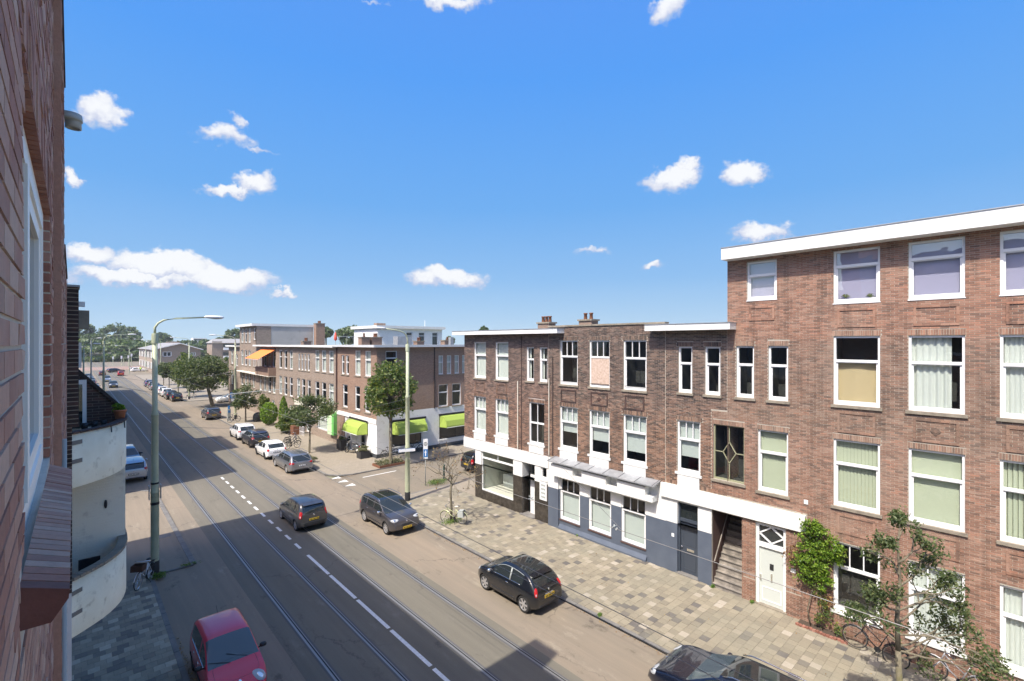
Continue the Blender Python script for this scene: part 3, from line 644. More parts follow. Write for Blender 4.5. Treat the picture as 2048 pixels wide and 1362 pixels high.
# --- house D: four storeys
D = thing('terraced_house', 'tall four-storey brick house with white cornice at the right edge', 'house', (V, 2, 0), 0, 'terraced brick houses across the street', True)
rows = dict(T=(11.56, 13.37), S=(8.05, 10.42), R=(4.53, 6.85), G=(.92, 3.27))
cols = [(3.46, 4.77), (1.42, 2.73), (-.63, .69), (-2.68, -1.37), (-4.7, -3.4)]
opsD = [(6.6, 7.68, 11.85, 13.34), (7.42, 8.10, 8.02, 10.06), (6.21, 6.90, 8.01, 10.07), (7.79, 9.03, 4.57, 6.83), (6.21, 7.28, 4.48, 6.84), (6.29, 7.36, .02, 3.24, .25), (7.88, 9.1, .02, 3.25, .12)]
opsD += [(a, b, *rows[k]) for k in 'TSRG' for a, b in cols]
vd = [(8.45, 9.101, 7.4, 14)]
facade(E_, -9, 9.1, 0, 13.5, opsD, M['mortar'], D, voids=vd)
lintel = [(5.58, 11.4, 3.3, 3.95)]
sold = [(a-.02, b+.02, z1+.004, z1+.19) for a, b, _, z1 in [(o[0], o[1], o[2], o[3]) for o in opsD] if z1 < 13 and z1 > 3.5]
sold += [(5.72, 6.28, .98, 1.17), (7.37, 7.82, .98, 1.17)]
def visW(Vp):
    def f(a, z):
        X = Vp*CT-a*ST; Z = Vp*ST+a*CT; x = CX+FX*X/Z; y = CY-FX*(z-CH)/Z
        return (x > 0) & (x < 2048) & (y > 0) & (y < 1362)
    return f
bricks(E_, 'x', 1, V, -3.2, 9.1, 0, 13.5, [o[:4] for o in opsD], M['brick_near'], D, (0, 9.5, visW(V)), voids=vd+lintel, soldiers=sold, seed=5)
cD = ['pale', 'pale', 'pale', 'pale', 'pale', 'tan', 'drape', 'net', 'net', 'net', 'vert', 'flat', 'vert', 'vert', 'flat', None, 'net', 'net', 'net', 'net']
i = 0
for k in 'TSRG':
    for a, b in cols:
        gl = 'glass_sky' if k == 'T' else 'glass'
        window(D, E_, a, b, *rows[k], tr=.36 if k != 'T' else .30, mull=2 if k == 'G' else 0, cur=cD[i], sill={'T': 'thin', 'S': 'stone', 'R': 'stone', 'G': 'white'}[k], glass=gl, rec=.05); i += 1
for q in ((4.45, 11.75), (3.75, 11.72)):
    rg = np.random.default_rng(int(q[0]*10)); mb = MB()
    for k in range(9): a = rg.uniform(0, 3.14); mb.tube([(V+.17, q[0], q[1]), (V+.16, q[0]+.07*math.cos(a), q[1]+.09*math.sin(a)+.04), (V+.16, q[0]+.15*math.cos(a), q[1]+.13*math.sin(a))], [.012, .016, .003], 4)
    tag(part('window_plant', mb, mat('plant_leaf', (.20, .24, .07), .6)), 'small spiky pot plant behind the top floor window, %s' % ('left' if q[0] > 4 else 'right'), 'plant')
window(D, E_, 6.6, 7.68, 11.85, 13.34, cur='pale', sill='thin', glass='glass_sky', rec=.05)
window(D, E_, 7.42, 8.10, 8.02, 10.06); window(D, E_, 6.21, 6.90, 8.01, 10.07)
window(D, E_, 6.21, 7.28, 4.48, 6.84, cur='vert')
oc = MB(); oc.mbox(E_, 3.55, 4.7, .27, .28, 4.75, 5.3); part('ochre_panel', oc, M['ochre'], D); oc = MB(); oc.mbox(E_, 6.3, 7.2, .27, .28, 5.05, 5.75); part('ochre_panel', oc, M['ochre'], D)
# stair window with the diamond bars
mat('olive_bar', (.27, .27, .17), .6); M['olive_bar'] = MATS['olive_bar']; f = window(D, E_, 7.79, 9.03, 4.57, 6.83, tr=0, sash=False, fm='olive_bar', fw=.045)
mb = MB(); cu, cz = 8.41, 5.72; dw, dh = .26, .43
def bar(mb, p, q, w=.014, d0=.085, d1=.125):
    a = Vector(p); b = Vector(q); t = (b-a).normalized(); n = Vector((-t.y, t.x))*w
    mb.prism([tuple(a+n), tuple(b+n), tuple(b-n), tuple(a-n)], lambda x, y, d: E_(x, d, y), d0, d1)
for p, q in (((cu-dw, cz), (cu, cz+dh)), ((cu, cz+dh), (cu+dw, cz)), ((cu+dw, cz), (cu, cz-dh)), ((cu, cz-dh), (cu-dw, cz)), ((cu, cz+dh), (cu, 6.79)), ((cu, cz-dh), (cu, 4.6)), ((7.82, cz), (cu-dw, cz)), ((cu+dw, cz), (9.0, cz))): bar(mb, p, q)
part('glazing_bar', mb, mat('olive_bar', (.27, .27, .17), .6), f)
# front door and transom
dr = part('door', MB().mbox(E_, 6.39, 7.26, .13, .18, .10, 2.32), mat('door_pale', (.50, .53, .49), .4), D)
mb = MB()
for q in ((6.29, 6.39, .06, .2, .02, 3.24), (7.26, 7.36, .06, .2, .02, 3.24), (6.39, 7.26, .06, .2, 3.14, 3.24), (6.39, 7.26, .05, .2, 2.32, 2.48)): mb.mbox(E_, *q)
part('door_frame', mb, M['white_frame'], dr)
mb = MB()
for q in ((6.48, 7.17, .118, .13, .75, .79), (6.48, 7.17, .118, .13, .25, .29), (6.48, .0+6.51, .118, .13, .29, .75), (7.14, 7.17, .118, .13, .29, .75)): mb.mbox(E_, *q)
part('door_panel', mb, M['white_frame'], dr)
part('letter_slot', MB().mbox(E_, 6.79, 6.85, .115, .13, 1.02, 1.35), M['chrome'], dr); part('door_window', MB().mbox(E_, 6.75, 6.89, .12, .13, 1.48, 1.72), M['black_plastic'], dr)
part('handle', MB().mbox(E_, 7.18, 7.22, .08, .13, 1.0, 1.22), M['chrome'], dr); part('doorstep', MB().mbox(E_, 6.25, 7.4, -.05, .25, .0, .12), M['stone'], D)
tp = part('transom_window', MB().mbox(E_, 6.39, 7.26, .15, .155, 2.48, 3.14), M['car_glass'], D); mb = MB()
for p, q in (((6.39, 2.81), (6.825, 3.12)), ((6.825, 3.12), (7.26, 2.81)), ((7.26, 2.81), (6.825, 2.5)), ((6.825, 2.5), (6.39, 2.81))): bar(mb, p, q, .025, .10, .15)
part('glazing_bar', mb, M['white_frame'], tp)
# open stairway
so = part('stair_stringer', MB().prism([(V+.13, 0), (V+2.4, 0), (V+2.4, 3.1), (V+.13, .05)], lambda a, b, d: (a, d, b), 7.9, 9.08), M['wood_grey'], D)
for k in range(15):
    z = .2+k*.21; x = V+.05+k*.155
    st_ = part('step', MB().box(x, x+.175, 7.89, 9.09, max(0, z-.24), z), M['wood_grey'], so)
    part('nosing', MB().box(x-.03, x-.001, 7.89, 9.09, z-.035, z), mat('nosing', (.10, .09, .08), .8), D)
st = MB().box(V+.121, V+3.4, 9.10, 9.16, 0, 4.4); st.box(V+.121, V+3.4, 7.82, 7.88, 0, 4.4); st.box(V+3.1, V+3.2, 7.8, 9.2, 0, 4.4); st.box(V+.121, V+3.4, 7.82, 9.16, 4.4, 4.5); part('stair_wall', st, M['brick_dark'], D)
part('handrail', MB().tube([(V+.1, 9.03, 1.1), (V+1.6, 9.03, 3.1)], .025, 6), M['wood_grey'], so)
part('lintel_band', MB().box(V-.12, V+.02, 5.62, 11.38, 3.32, 3.93), M['white_paint'], D)
for k, (z0, z1) in dict(T=(10.72, 11.36), S=(7.10, 7.82), R=(3.62, 4.28)).items():
    for j, (a, b) in enumerate(cols): panel(D, E_, a+.12, b-.12, z0, z1, 'brick_near', diamond=(k == 'S' and j == 1))
panel(D, E_, 6.68, 7.6, 11.05, 11.6, 'brick_near')
cornice(D, -9, 8.44, 13.48, 13.93)
part('expansion_joint', MB().box(V-.004, V+.01, 5.735, 5.765, .1, 13.48), mat('rusty_joint', (.22, .09, .06), .9), D)
shell(D, -9, 8.45, 13.6, z0=4.5)
mb = MB().mbox(E_, 5.55, 5.68, -.03, 0, 4.35, 4.5); part('wall_lamp', mb, M['white_frame'], D)
mb = MB().mbox(E_, 5.95, 6.12, -.02, 0, 1.72, 1.86); part('house_number', mb, M['white_frame'], D)
# --- house C
C_ = thing('terraced_house', 'narrow brick house between the four-storey house and the parapet house, grey front door', 'house', (V, 10, 0), 0, 'terraced brick houses across the street', True)
opsC = [(9.95, 10.59, 8.02, 10.02), (8.74, 9.39, 8.02, 10.02), (9.59, 10.64, 4.56, 6.81)]
facade(E_, 8.451, 11.2, 3.9, 10.8, opsC, M['mortar'], C_, voids=[(8.45, 9.1, 3, 7.4)])
bricks(E_, 'x', 1, V, 8.452, 11.19, 3.94, 10.8, opsC, M['brick_mid'], C_, (9, 9.5, visW(V)), voids=[(8.3, 9.1, 3, 7.4)], soldiers=[(9.5, 10.7, 6.82, 7.0), (8.7, 9.45, 10.03, 10.22), (9.9, 10.65, 10.03, 10.22), (8.46, 11.18, 3.96, 4.13)], seed=8, joint=.014)
window(C_, E_, 9.95, 10.59, 8.02, 10.02); window(C_, E_, 8.74, 9.39, 8.02, 10.02); window(C_, E_, 9.59, 10.64, 4.56, 6.81, mull=2, cur='roller', blind=.72, sill='white')
part('white_panel', MB().mbox(E_, 9.62, 10.61, -.04, 0, 3.94, 4.44), M['white_paint'], C_)
cornice(C_, 8.1, 11.9, 10.72, 10.98)
mb = MB(); facade(E_, 9.1, 11.2, 2.24, 3.31, [(9.7, 10.64, 2.24, 3.22, .3)], M['white_paint'], C_, 'upper_plinth'); facade(E_, 9.1, 11.2, 0, 2.24, [(9.7, 10.64, 0.1, 2.24, .3)], M['grey_paint'], C_, 'painted_wall')
dr = part('door', MB().mbox(E_, 9.77, 10.57, .2, .25, .12, 2.38), M['grey_door'], C_); mb = MB()
for q in ((9.7, 9.77, .12, .28, .1, 3.22), (10.57, 10.64, .12, .28, .1, 3.22), (9.77, 10.57, .12, .28, 2.38, 2.5), (9.77, 10.57, .12, .28, 3.15, 3.22)): mb.mbox(E_, *q)
part('door_frame', mb, M['grey_door'], dr); mb = MB()
for (z0, z1) in ((.3, 1.0), (1.35, 2.2)):
    for q in ((9.88, 10.46, .185, .2, z0, z0+.03), (9.88, 10.46, .185, .2, z1-.03, z1), (9.88, 9.91, .185, .2, z0+.03, z1-.03), (10.43, 10.46, .185, .2, z0+.03, z1-.03)): mb.mbox(E_, *q)
part('door_panel', mb, M['grey_door'], dr); part('letter_box', MB().mbox(E_, 9.95, 10.28, .17, .2, 1.12, 1.22), M['chrome'], dr); part('handle', MB().ell((V+.15, 10.5, 1.25), .04, .04, .04), M['chrome'], dr, True)
part('transom_window', MB().mbox(E_, 9.77, 10.57, .2, .205, 2.5, 3.15), M['car_glass'], C_); part('doorstep', MB().mbox(E_, 9.66, 10.7, -.06, .3, .0, .13), M['kerb'], C_)
mb = MB().mbox(E_, 10.78, 10.9, -.02, 0, 1.62, 1.76); part('house_number', mb, M['sign_white'], C_)
shell(C_, 8.46, 11.2, 10.7, z0=4.5)
# --- house B
B_ = thing('terraced_house', 'brick house with stepped parapet, blue-grey ground floor and long zinc canopy', 'house', (V, 14, 0), 0, 'terraced brick houses across the street', True)
bc = [(16.27, 17.53), (14.24, 15.50), (12.17, 13.44)]
opsB = [(a, b, 7.94, 10.31) for a, b in bc]+[(a, b, 4.48, 6.75) for a, b in bc]
facade(E_, 11.2, 18.36, 3.82, 11.05, opsB, M['mortar'], B_)
bricks(E_, 'x', 1, V, 11.21, 18.35, 3.9, 11.05, opsB, M['brick_mid'], B_, (12, 9.5, visW(V)), soldiers=[(a-.05, b+.05, z, z+.2) for a, b in bc for z in (10.32, 6.76)], seed=9, joint=.014)
for j, (a, b) in enumerate(bc):
    if j == 1:
        fr = window(B_, E_, a, b, 7.94, 10.31, mull=2, sill='stone'); part('plywood_board', MB().mbox(E_, a+.07, b-.07, .08, .1, 8.06, 9.42), M['plywood'], fr)
    else: window(B_, E_, a, b, 7.94, 10.31, mull=2, sill='stone')
    window(B_, E_, a, b, 4.48, 6.75, mull=2, cur='roller', blind=(.62, .70, .80)[j], sill='white')
    part('white_panel', MB().mbox(E_, a+.03, b-.03, -.04, 0, 3.9, 4.36), M['white_paint'], B_)
    panel(B_, E_, a+.1, b-.1, 7.0, 7.68, 'brick_dark', diamond=(j == 1))
    w = MB(); w.mbox(E_, a+.06, b-.06, .02, .05, 8.1, 8.12) ; part('window_rail', w, M['black_plastic'], B_)
for i in range(7): part('parapet_cap', MB().box(V-.06, V+.3, 11.2+i*1.023+.004, 11.2+(i+1)*1.023-.004, 11.05+.004*(i % 2), 11.13+.004*(i % 2)), M['stone'], B_)
gw = [(16.12, 17.5), (14.15, 15.54), (12.21, 13.55)]
opg = [(a, b, .62, 2.86, .14) for a, b in gw]
facade(E_, 11.2, 18.36, 2.22, 3.85, [(a, b, 2.22, 2.86, .14) for a, b in gw], M['white_paint'], B_, 'upper_plinth'); facade(E_, 11.2, 18.36, 0, 2.22, [(a, b, .62, 2.22, .14) for a, b in gw], M['grey_paint'], B_, 'painted_wall')
for a, b in gw: window(B_, E_, a, b, .62, 2.86, tr=.31, mull=2, cur='roller_low', blind=.66, sill=None, rec=.04); part('window_ledge', MB().mbox(E_, a-.03, b+.03, -.05, .05, .56, .615), mat('brown_ledge', (.09, .05, .04), .7), B_)
mb = MB().box(V-.1, V, 17.56, 18.3, 0, 2.21); part('pilaster', mb, M['grey_paint'], B_); mb = MB().box(V-.1, V, 17.56, 18.3, 2.212, 3.0); part('pilaster', mb, M['white_paint'], B_)
mb = MB(); mb.prism([(0, 0), (-.12, 0), (-.12, .16), (0, .34)], lambda a, b, d: (V+a, d, b), 12.15, 17.55); part('plinth', mb, M['grey_paint'], B_)
cn = MB(); cn.prism([(0, 3.96), (-.62, 3.83), (-.62, 3.77), (0, 3.86)], lambda a, b, d: (V+a, d, b), 11.45, 17.9); cp = part('canopy', cn, M['zinc'], B_); cs = MB()
for i in range(8): u = 11.5+i*.9; cs.prism([(0, 3.975), (-.625, 3.845), (-.625, 3.83), (0, 3.96)], lambda a, b, d: (V+a, d, b), u, u+.03)
part('canopy_seam', cs, mat('zinc_dark', (.12, .12, .13), .6), cp)
fm = MB(); fm.box(19.16, 19.59, 11.6, 17.78, 3.02, 3.26)
for a, b in ((16.25, 17.78), (14.15, 15.65), (11.98, 13.5)): fm.box(19.16, 19.59, a, b, 3.262, 3.64)
fm.box(19.3, 19.59, 11.6, 17.78, 3.642, 3.77); part('fascia', fm, M['white_paint'], B_)
dp = MB().tube([(V-.06, 18.28, 3.95), (V-.06, 18.28, 8.2)], .022, 6); part('cable_pipe', dp, M['cream'], B_); dp = MB().box(V-.035, V-.005, 18.0, 18.06, 3.95, 9.4); part('drainpipe', dp, M['brick_dark'], B_)
shell(B_, 11.21, 18.36, 10.8); chimney(B_, 21.6, 17.15, .9, .6, 10.8, 11.42, 2)
# --- house A
A_ = thing('terraced_house', 'brick corner house with white plaster band, black tiled shopfront and white cornice', 'house', (V, 22, 0), 0, 'terraced brick houses across the street', True)
ac = [(23.86, 25.10), (21.71, 22.94)]
opsA = [(a, b, 7.89, 10.22) for a, b in ac]+[(a, b, 4.4, 6.68) for a, b in ac]+[(19.52, 20.13, 7.97, 9.93), (18.43+.03, 19.07, 7.97, 9.93), (18.7, 19.92, 4.39, 6.75)]
facade(E_, 18.36, 26.15, 3.8, 10.75, opsA, M['mortar_dark'], A_)
bricks(E_, 'x', 1, V, 18.37, 26.15, 3.87, 10.75, opsA, M['brick_mid'], A_, (20, 9.5, visW(V)), joint=.014, seed=10, soldiers=[(a-.05, b+.05, z, z+.18) for a, b in ac for z in (6.69,)]+[(18.65, 19.97, 6.76, 6.94)])
for a, b in ac:
    window(A_, E_, a, b, 7.89, 10.22, cur='net', sill='stone'); window(A_, E_, a, b, 4.4, 6.68, mull=2, cur='net', sill='white'); panel(A_, E_, a+.12, b-.12, 6.98, 7.62, 'brick_mid'); part('white_panel', MB().mbox(E_, a+.02, b-.02, -.04, 0, 3.86, 4.28), M['white_paint'], A_)
window(A_, E_, 19.52, 20.13, 7.97, 9.93, cur='half'); window(A_, E_, 18.46, 19.07, 7.97, 9.93, cur='half')
fr = window(A_, E_, 18.7, 19.92, 4.39, 6.75, tr=.5, mull=1, sill='white', sash=False); mb = MB().mbox(E_, 19.29, 19.33, .08, .13, 4.45, 5.53); part('glazing_bar', mb, M['white_frame'], fr)
part('white_panel', MB().mbox(E_, 18.73, 19.89, -.04, 0, 3.86, 4.27), M['white_paint'], A_)
part('plaster_band', MB().box(V-.05, V+.1, 18.37, 26.17, 3.18, 3.82), M['white_paint'], A_)
opsAg = [(21.28, 24.35, .64, 3.17, .16), (19.45, 20.49, .02, 3.17, .55), (18.52, 18.98, 2.5, 3.17, .12)]
facade(E_, 18.36, 24.97, 2.26, 3.179, [(o[0], o[1], max(o[2], 2.26), o[3], o[4]) for o in opsAg], M['white_paint'], A_, 'upper_plinth')
facade(E_, 18.36, 24.97, 0, 2.26, [(o[0], o[1], o[2], min(o[3], 2.26), o[4]) for o in opsAg[:2]], M['black_tile'], A_, 'tiled_wall')
part('shop_corner', MB().box(V+.002, V+.6, 24.36, 24.972, 1.43, 3.178), M['white_paint'], A_); part('corner_wall', MB().box(V+.6, 30, 24.8, 24.97, 0, 3.18), M['black_tile'], A_)
part('soffit', MB().box(V, 30, 24.97, 26.15, 3.1, 3.2), M['white_paint'], A_)
fr = window(A_, E_, 21.28, 24.35, .64, 3.17, tr=.17, mull=1, sill=None, sash=False, fw=.05, room='pale_interior', depth=3.2, rec=.08)
part('shop_floor', MB().box(V+.25, V+3.1, 21.35, 24.3, .60, .66), M['cream'], fr); part('shop_counter', MB().box(V+1.5, V+2.4, 21.6, 23.9, .66, 1.5), M['blind_white'], fr)
dr = part('door', MB().mbox(E_, 19.5, 20.2, .40, .45, .1, 2.42), M['white_frame'], A_); mb = MB()
for q in ((19.56, 19.84, .385, .40, 1.65, 2.25), (19.56, 19.84, .385, .40, .75, 1.45)): mb.mbox(E_, *q)
part('door_window', mb, M['car_glass'], dr); mb = MB().mbox(E_, 19.5, 20.35, .42, .44, 2.5, 3.12); part('transom_window', mb, M['car_glass'], A_); part('doorstep', MB().mbox(E_, 19.42, 20.6, -.15, .5, 0, .13), M['kerb'], A_)
ic = part('intercom_panel', MB().mbox(E_, 18.47, 19.01, -.05, -.002, 1.32, 2.35), M['white_frame'], A_); mb = MB()
for k in range(4): mb.mbox(E_, 18.56, 18.9, -.06, -.05, 1.45+k*.22, 1.56+k*.22)
part('letter_slot', mb, M['pole_grey'], ic); window(A_, E_, 18.52, 18.98, 2.5, 3.17, tr=0, sill='white', sash=False)
cornice(A_, 17.2, 26.75, 10.70, 10.94)
dp = MB().tube([(V-.05, 20.83, 3.85), (V-.05, 20.83, 7.9)], .03, 6); part('cable_pipe', dp, M['cream'], A_); dp = MB().box(V-.03, V-.005, 20.5, 20.56, 3.85, 10.6); part('drainpipe', dp, M['brick_dark'], A_)
shell(A_, 18.37, 26.15, 10.7, z0=3.2); chimney(A_, 21.6, 20.4, .95, .6, 10.7, 11.36, 3)
# ------------------------------------------------------------------ corner shop and the row beyond
def rowwin(parent, Mp, a0, a1, z0, z1, cur=None, fw=.09, tr=.36, sill='stone', **k): return window(parent, Mp, a0, a1, z0, z1, tr=tr, cur=cur, sill=sill, fw=fw, sash=False, depth=.6, **k)
GRP = 'brick buildings in the row beyond the side street'
S_ = thing('corner_shop', 'brick corner building with white plaster ground floor and lime green awnings', 'shop', (V, 43, 0), 0, GRP, True)
U1 = 38.85; SS = mapS(U1)
ops = [(39.98, 41.17, 7.15, 9.45), (42.06, 43.25, 7.13, 9.45), (44.58, 45.28, 7.1, 8.96), (45.6, 46.3, 7.1, 8.96), (40.05, 41.17, 3.9, 6.12), (42.14, 43.25, 3.9, 6.12), (44.86, 46.0, 3.9, 6.12)]
facade(E_, 38.85, 47.3, 3.3, 9.9, ops, M['brickwork_orange'], S_)
for k, o in enumerate(ops): rowwin(S_, E_, *o, cur='net' if k < 2 else None)
opg = [(40.9, 43.9, .1, 2.85, .6), (44.9, 45.6, 1.0, 3.0, .1), (43.95, 44.75, .1, 3.0, .1)]
facade(E_, 38.85, 44.8, 0, 3.29, [opg[0], (43.95, 44.75, .1, 3.0, .1)], M['plaster'], S_, 'ground_wall'); facade(E_, 44.8, 47.3, 0, 3.29, [opg[1]], M['brickwork_orange'], S_, 'brick_pier')
part('plaster_band', MB().box(V-.06, V, 38.85, 47.3, 2.75+.3, 3.45), M['plaster'], S_)
dr = part('door', MB().mbox(E_, 41.0, 43.8, .5, .55, .1, 2.8), M['car_glass'], S_); mb = MB()
for q in ((41.0, 41.1, .45, .5, .1, 2.8), (42.0, 42.1, .45, .5, .1, 2.8), (42.9, 43.8, .45, .5, .1, 2.8)): mb.mbox(E_, *q)
part('door_frame', mb, M['white_frame'], dr)
part('side_door', MB().mbox(E_, 43.97, 44.73, .06, .1, .1, 2.98), M['white_frame'], S_); part('tall_panel', MB().mbox(E_, 44.92, 45.58, .05, .1, 1.0, 3.0), M['white_frame'], S_)
sops = [(20.46, 21.6, 7.66, 9.45), (26.03, 26.58, 7.12, 8.94), (26.99, 27.54, 7.12, 8.94), (27.91, 28.46, 7.12, 8.94), (28.85, 29.4, 7.12, 8.94), (26.03, 27.14, 4.0, 6.14), (27.61, 28.71, 4.0, 6.14)]
facade(SS, 19.6, 36, 3.95, 9.9, sops, M['brickwork_orange'], S_, 'side_wall')
for k, o in enumerate(sops): rowwin(S_, SS, *o, cur='net' if 0 < k < 5 else None, fw=.07)
facade(SS, 19.6, 36, .42, 3.95, [(21.0, 24.1, .8, 3.0, .12), (26.1, 30.0, .85, 3.0, .12)], M['plaster'], S_, 'side_ground_wall')
part('plinth', MB().box(19.56, 36, 38.80, 38.849, 0, .42).box(19.55, 19.6, 38.85, 40.8, 0, .42), mat('plinth_grey', (.06, .065, .07), .6), S_)
for (a, b) in ((21.0, 24.1), (26.1, 30.0)): window(S_, SS, a, b, .82, 2.98, tr=0, mull=1, sill='white', sash=False, fm='dark_metal', rec=.03)
part('drainpipe', MB().box(25.5, 25.58, 38.78, 38.845, 3.9, 9.75), M['brick_dark'], S_)
part('cornice', MB().box(19.1, 36, 38.35, 38.85, 9.78, 9.98).box(19.1, 19.6, 38.85, 47.4, 9.78, 9.98), mat('grey_white', (.55, .56, .56), .5), S_)
part('roof', MB().box(19.6, 36, 38.86, 47.3, 9.8, 9.95), M['roof_felt'], S_)
part('back_wall', MB().quad((36, 38.85, 0), (36, 47.3, 0), (36, 47.3, 9.8), (36, 38.85, 9.8)), M['brickwork_shop'], S_)
def awning(lab, Mp, a0, a1, z1, z0, out, m='lime_cloth', cat='awning', group='lime green awnings of the corner shop', caps=True):
    prof = [(0, z1), (-out*.45, z1-.10), (-out*.85, z1-(z1-z0)*.42), (-out, z0+.16), (-out, z0)] if caps else [(0, z1), (-out, z0+.1), (-out, z0)]
    t = thing('awning', lab, cat, Mp((a0+a1)/2, 0, z0), 0, group, True)
    n = len(prof); mb = MB(); P = [Mp(a0+.25, d, z) if i in (1, 2, 3, 4) and caps else Mp(a0, d, z) for i, (d, z) in enumerate(prof)]; Q = [Mp(a1-.25, d, z) if i in (1, 2, 3, 4) and caps else Mp(a1, d, z) for i, (d, z) in enumerate(prof)]
    mb.add(P+Q, [(i, i+1, n+i+1, n+i) for i in range(n-1)])
    if caps: mb.add(P+[Mp(a0, 0, z0)], [tuple(range(n+1))]); mb.add(Q+[Mp(a1, 0, z0)], [tuple(range(n+1))])
    part('cloth', mb, M[m], t)
    part('cassette', MB().mbox(Mp, a0-.05, a1+.05, -.14, 0, z1, z1+.16), M['dark_metal'], t)
    mb = MB(); mb.tube([Mp(a0+.02, -.02, z1), Mp(a0+.02, -.02, z0-.1)], .03, 5); mb.tube([Mp(a1-.02, -.02, z1), Mp(a1-.02, -.02, z0-.1)], .03, 5)
    part('guide_rail', mb, M['dark_metal'], t); mb = MB(); mb.tube([Mp(a0+(.25 if caps else 0), -out, z0), Mp(a1-(.25 if caps else 0), -out, z0)], .025, 6); part('front_bar', mb, M['white_frame'], t); return t
awning('lime green awning over the shop door facing the tram street', E_, 40.5, 44.2, 3.0, 1.95, .95)
awning('lime green awning on the side wall, behind the street tree', SS, 21.0, 24.5, 3.1, 2.0, .9)
awning('lime green awning on the side wall nearest the brick corner house', SS, 26.1, 30.0, 3.15, 2.05, .9)
def rowhouse(lab, u0, u1, zt, ops, curs, m, gops=(), z0=0., gm=None, cz=None, roofm='roof_felt', depth=30., group=GRP, vo=0.):
    t = thing('row_house', lab, 'house', (V, (u0+u1)/2, 0), 0, group, True)
    Mp = mapE(V+vo)
    allo = list(ops)+list(gops); facade(Mp, u0, u1, 0, zt, allo, M[m], t)
    for k, o in enumerate(ops): rowwin(t, Mp, *o[:4], cur=curs[k % len(curs)])
    for o in gops: rowwin(t, Mp, *o[:4], cur='net', sill=None)
    if cz: part('cornice', MB().box(V+vo-.5, V+vo, u0, u1, cz[0], cz[1]), M['white_paint'], t)
    part('roof', MB().box(V+vo+.01, depth, u0+.01, u1-.01, zt-.15, zt-.02), M[roofm], t)
    return t
wQ = [(52.06, 53.3), (50.17, 51.4), (48.22, 49.46)]; sQ = [(57.95, 58.6), (56.95, 57.6), (55.93, 56.6), (54.92, 55.58)]
opQ = [(a, b, 7.08, 9.35) for a, b in wQ]+[(a, b, 7.0, 8.92) for a, b in sQ]+[(a, b, 3.75, 5.98) for a, b in wQ]+[(58.0, 59.06, 3.72, 6), (56.3, 57.4, 3.74, 6), (54.6, 55.6, 3.76, 6)]
Q_ = rowhouse('greyish brown brick house with four slim windows over the glass-fronted shop', 47.3, 59.7, 9.78, opQ, ['net', 'net', 'net', None, None, None, None, None, None, 'net', 'net', None, None], 'brickwork_row', [(49.2, 52.6, .9, 2.7), (54.5, 56, .1, 2.7), (57.5, 59, .8, 2.7)], cz=(9.7, 9.92))
part('drainpipe', MB().box(V-.12, V-.01, 47.25, 47.42, 3.4, 9.7), M['brick_dark'], Q_); part('shop_band', MB().box(V-.1, V, 47.5, 59.6, 2.85, 3.4), M['cream'], Q_)
part('green_board', MB().box(V-.35, V-.02, 47.35, 47.8, .9, 3.2), M['green_board'], Q_); part('pale_board', MB().box(V-.35, V-.02, 47.85, 48.9, .9, 2.7), M['pale_green'], Q_)
wP = [(64.5, 65.65), (62.5, 63.65), (60.5, 61.65)]
P_ = rowhouse('brick house with three pairs of tall white windows behind the clipped conifer', 59.7, 66.8, 9.76, [(a, b, 6.92, 9.22) for a, b in wP]+[(a, b, 3.64, 5.97) for a, b in wP], [None, None, 'net', 'net'], 'brickwork_row', [(60.5, 61.6, .8, 2.6), (62.5, 63.6, .1, 2.6), (64.6, 65.6, .8, 2.6)], cz=(9.68, 9.9))
wO = [(71.2, 72.5), (69.1, 70.35), (67.2, 68.35)]
O_ = rowhouse('brick house with recessed brick balcony shaded by an orange awning', 66.8, 76.0, 9.74, [(a, b, 6.9, 9.1) for a, b in wO]+[(a, b, 3.5, 5.7) for a, b in wO]+[(74.9, 75.4, 6.7, 8.7), (74.1, 74.6, 6.7, 8.7), (73.3, 73.8, 6.7, 8.7), (73.4, 74.4, 3.5, 5.65)], [None, 'net'], 'brickwork_row', [(67.5, 68.6, .8, 2.6), (69.6, 70.6, .1, 2.6), (72.6, 73.6, .8, 2.6)], cz=(9.66, 9.88))
part('balcony_parapet', MB().box(V-.9, V-.01, 66.9, 73.0, 5.85, 6.9), M['brickwork_orange'], O_); part('canopy', MB().box(V-.9, V-.01, 66.9, 75.9, 5.74, 5.84), M['cream'], O_)
awning('orange awning slanting out over the brick balcony', E_, 67.0, 73.2, 9.3, 8.0, 2.1, 'orange_cloth', 'awning', None, False)
wN = [(83.1, 84.4), (81.0, 82.2), (79.0, 80.2)]
N_ = rowhouse('taller four-storey brick house with long grey rendered side wall and white roof edge', 76.0, 85.2, 12.6, [(a, b, 10.2, 12.35) for a, b in wN]+[(76.4, 77.4, 10.6, 12.3)]+[(a, b, 6.7, 9.0) for a, b in wN]+[(76.5, 77.0, 6.7, 8.7), (77.2, 77.7, 6.7, 8.7)]+[(a, b, 3.6, 5.6) for a, b in wN]+[(76.9, 77.9, 3.6, 5.6)], ['net', None], 'brickwork_row', [(79, 80.2, .8, 2.6), (81, 82.2, .8, 2.6)], depth=27.6)
part('roof_slab', MB().box(19.0, 27.9, 75.9, 85.3, 12.6, 12.95), M['white_paint'], N_); part('rendered_wall', MB().box(21.6, 27.7, 76.0, 76.3, 9.6, 12.6).box(27.4, 27.7, 76.3, 85, 9.6, 12.6), M['render_grey'], N_); part('side_wall', MB().box(19.6, 21.6, 75.98, 76.3, 9.6, 12.6), M['brickwork_row'], N_)
part('canopy', MB().box(V-.8, V-.01, 76, 85, 5.74, 5.84), M['cream'], N_)
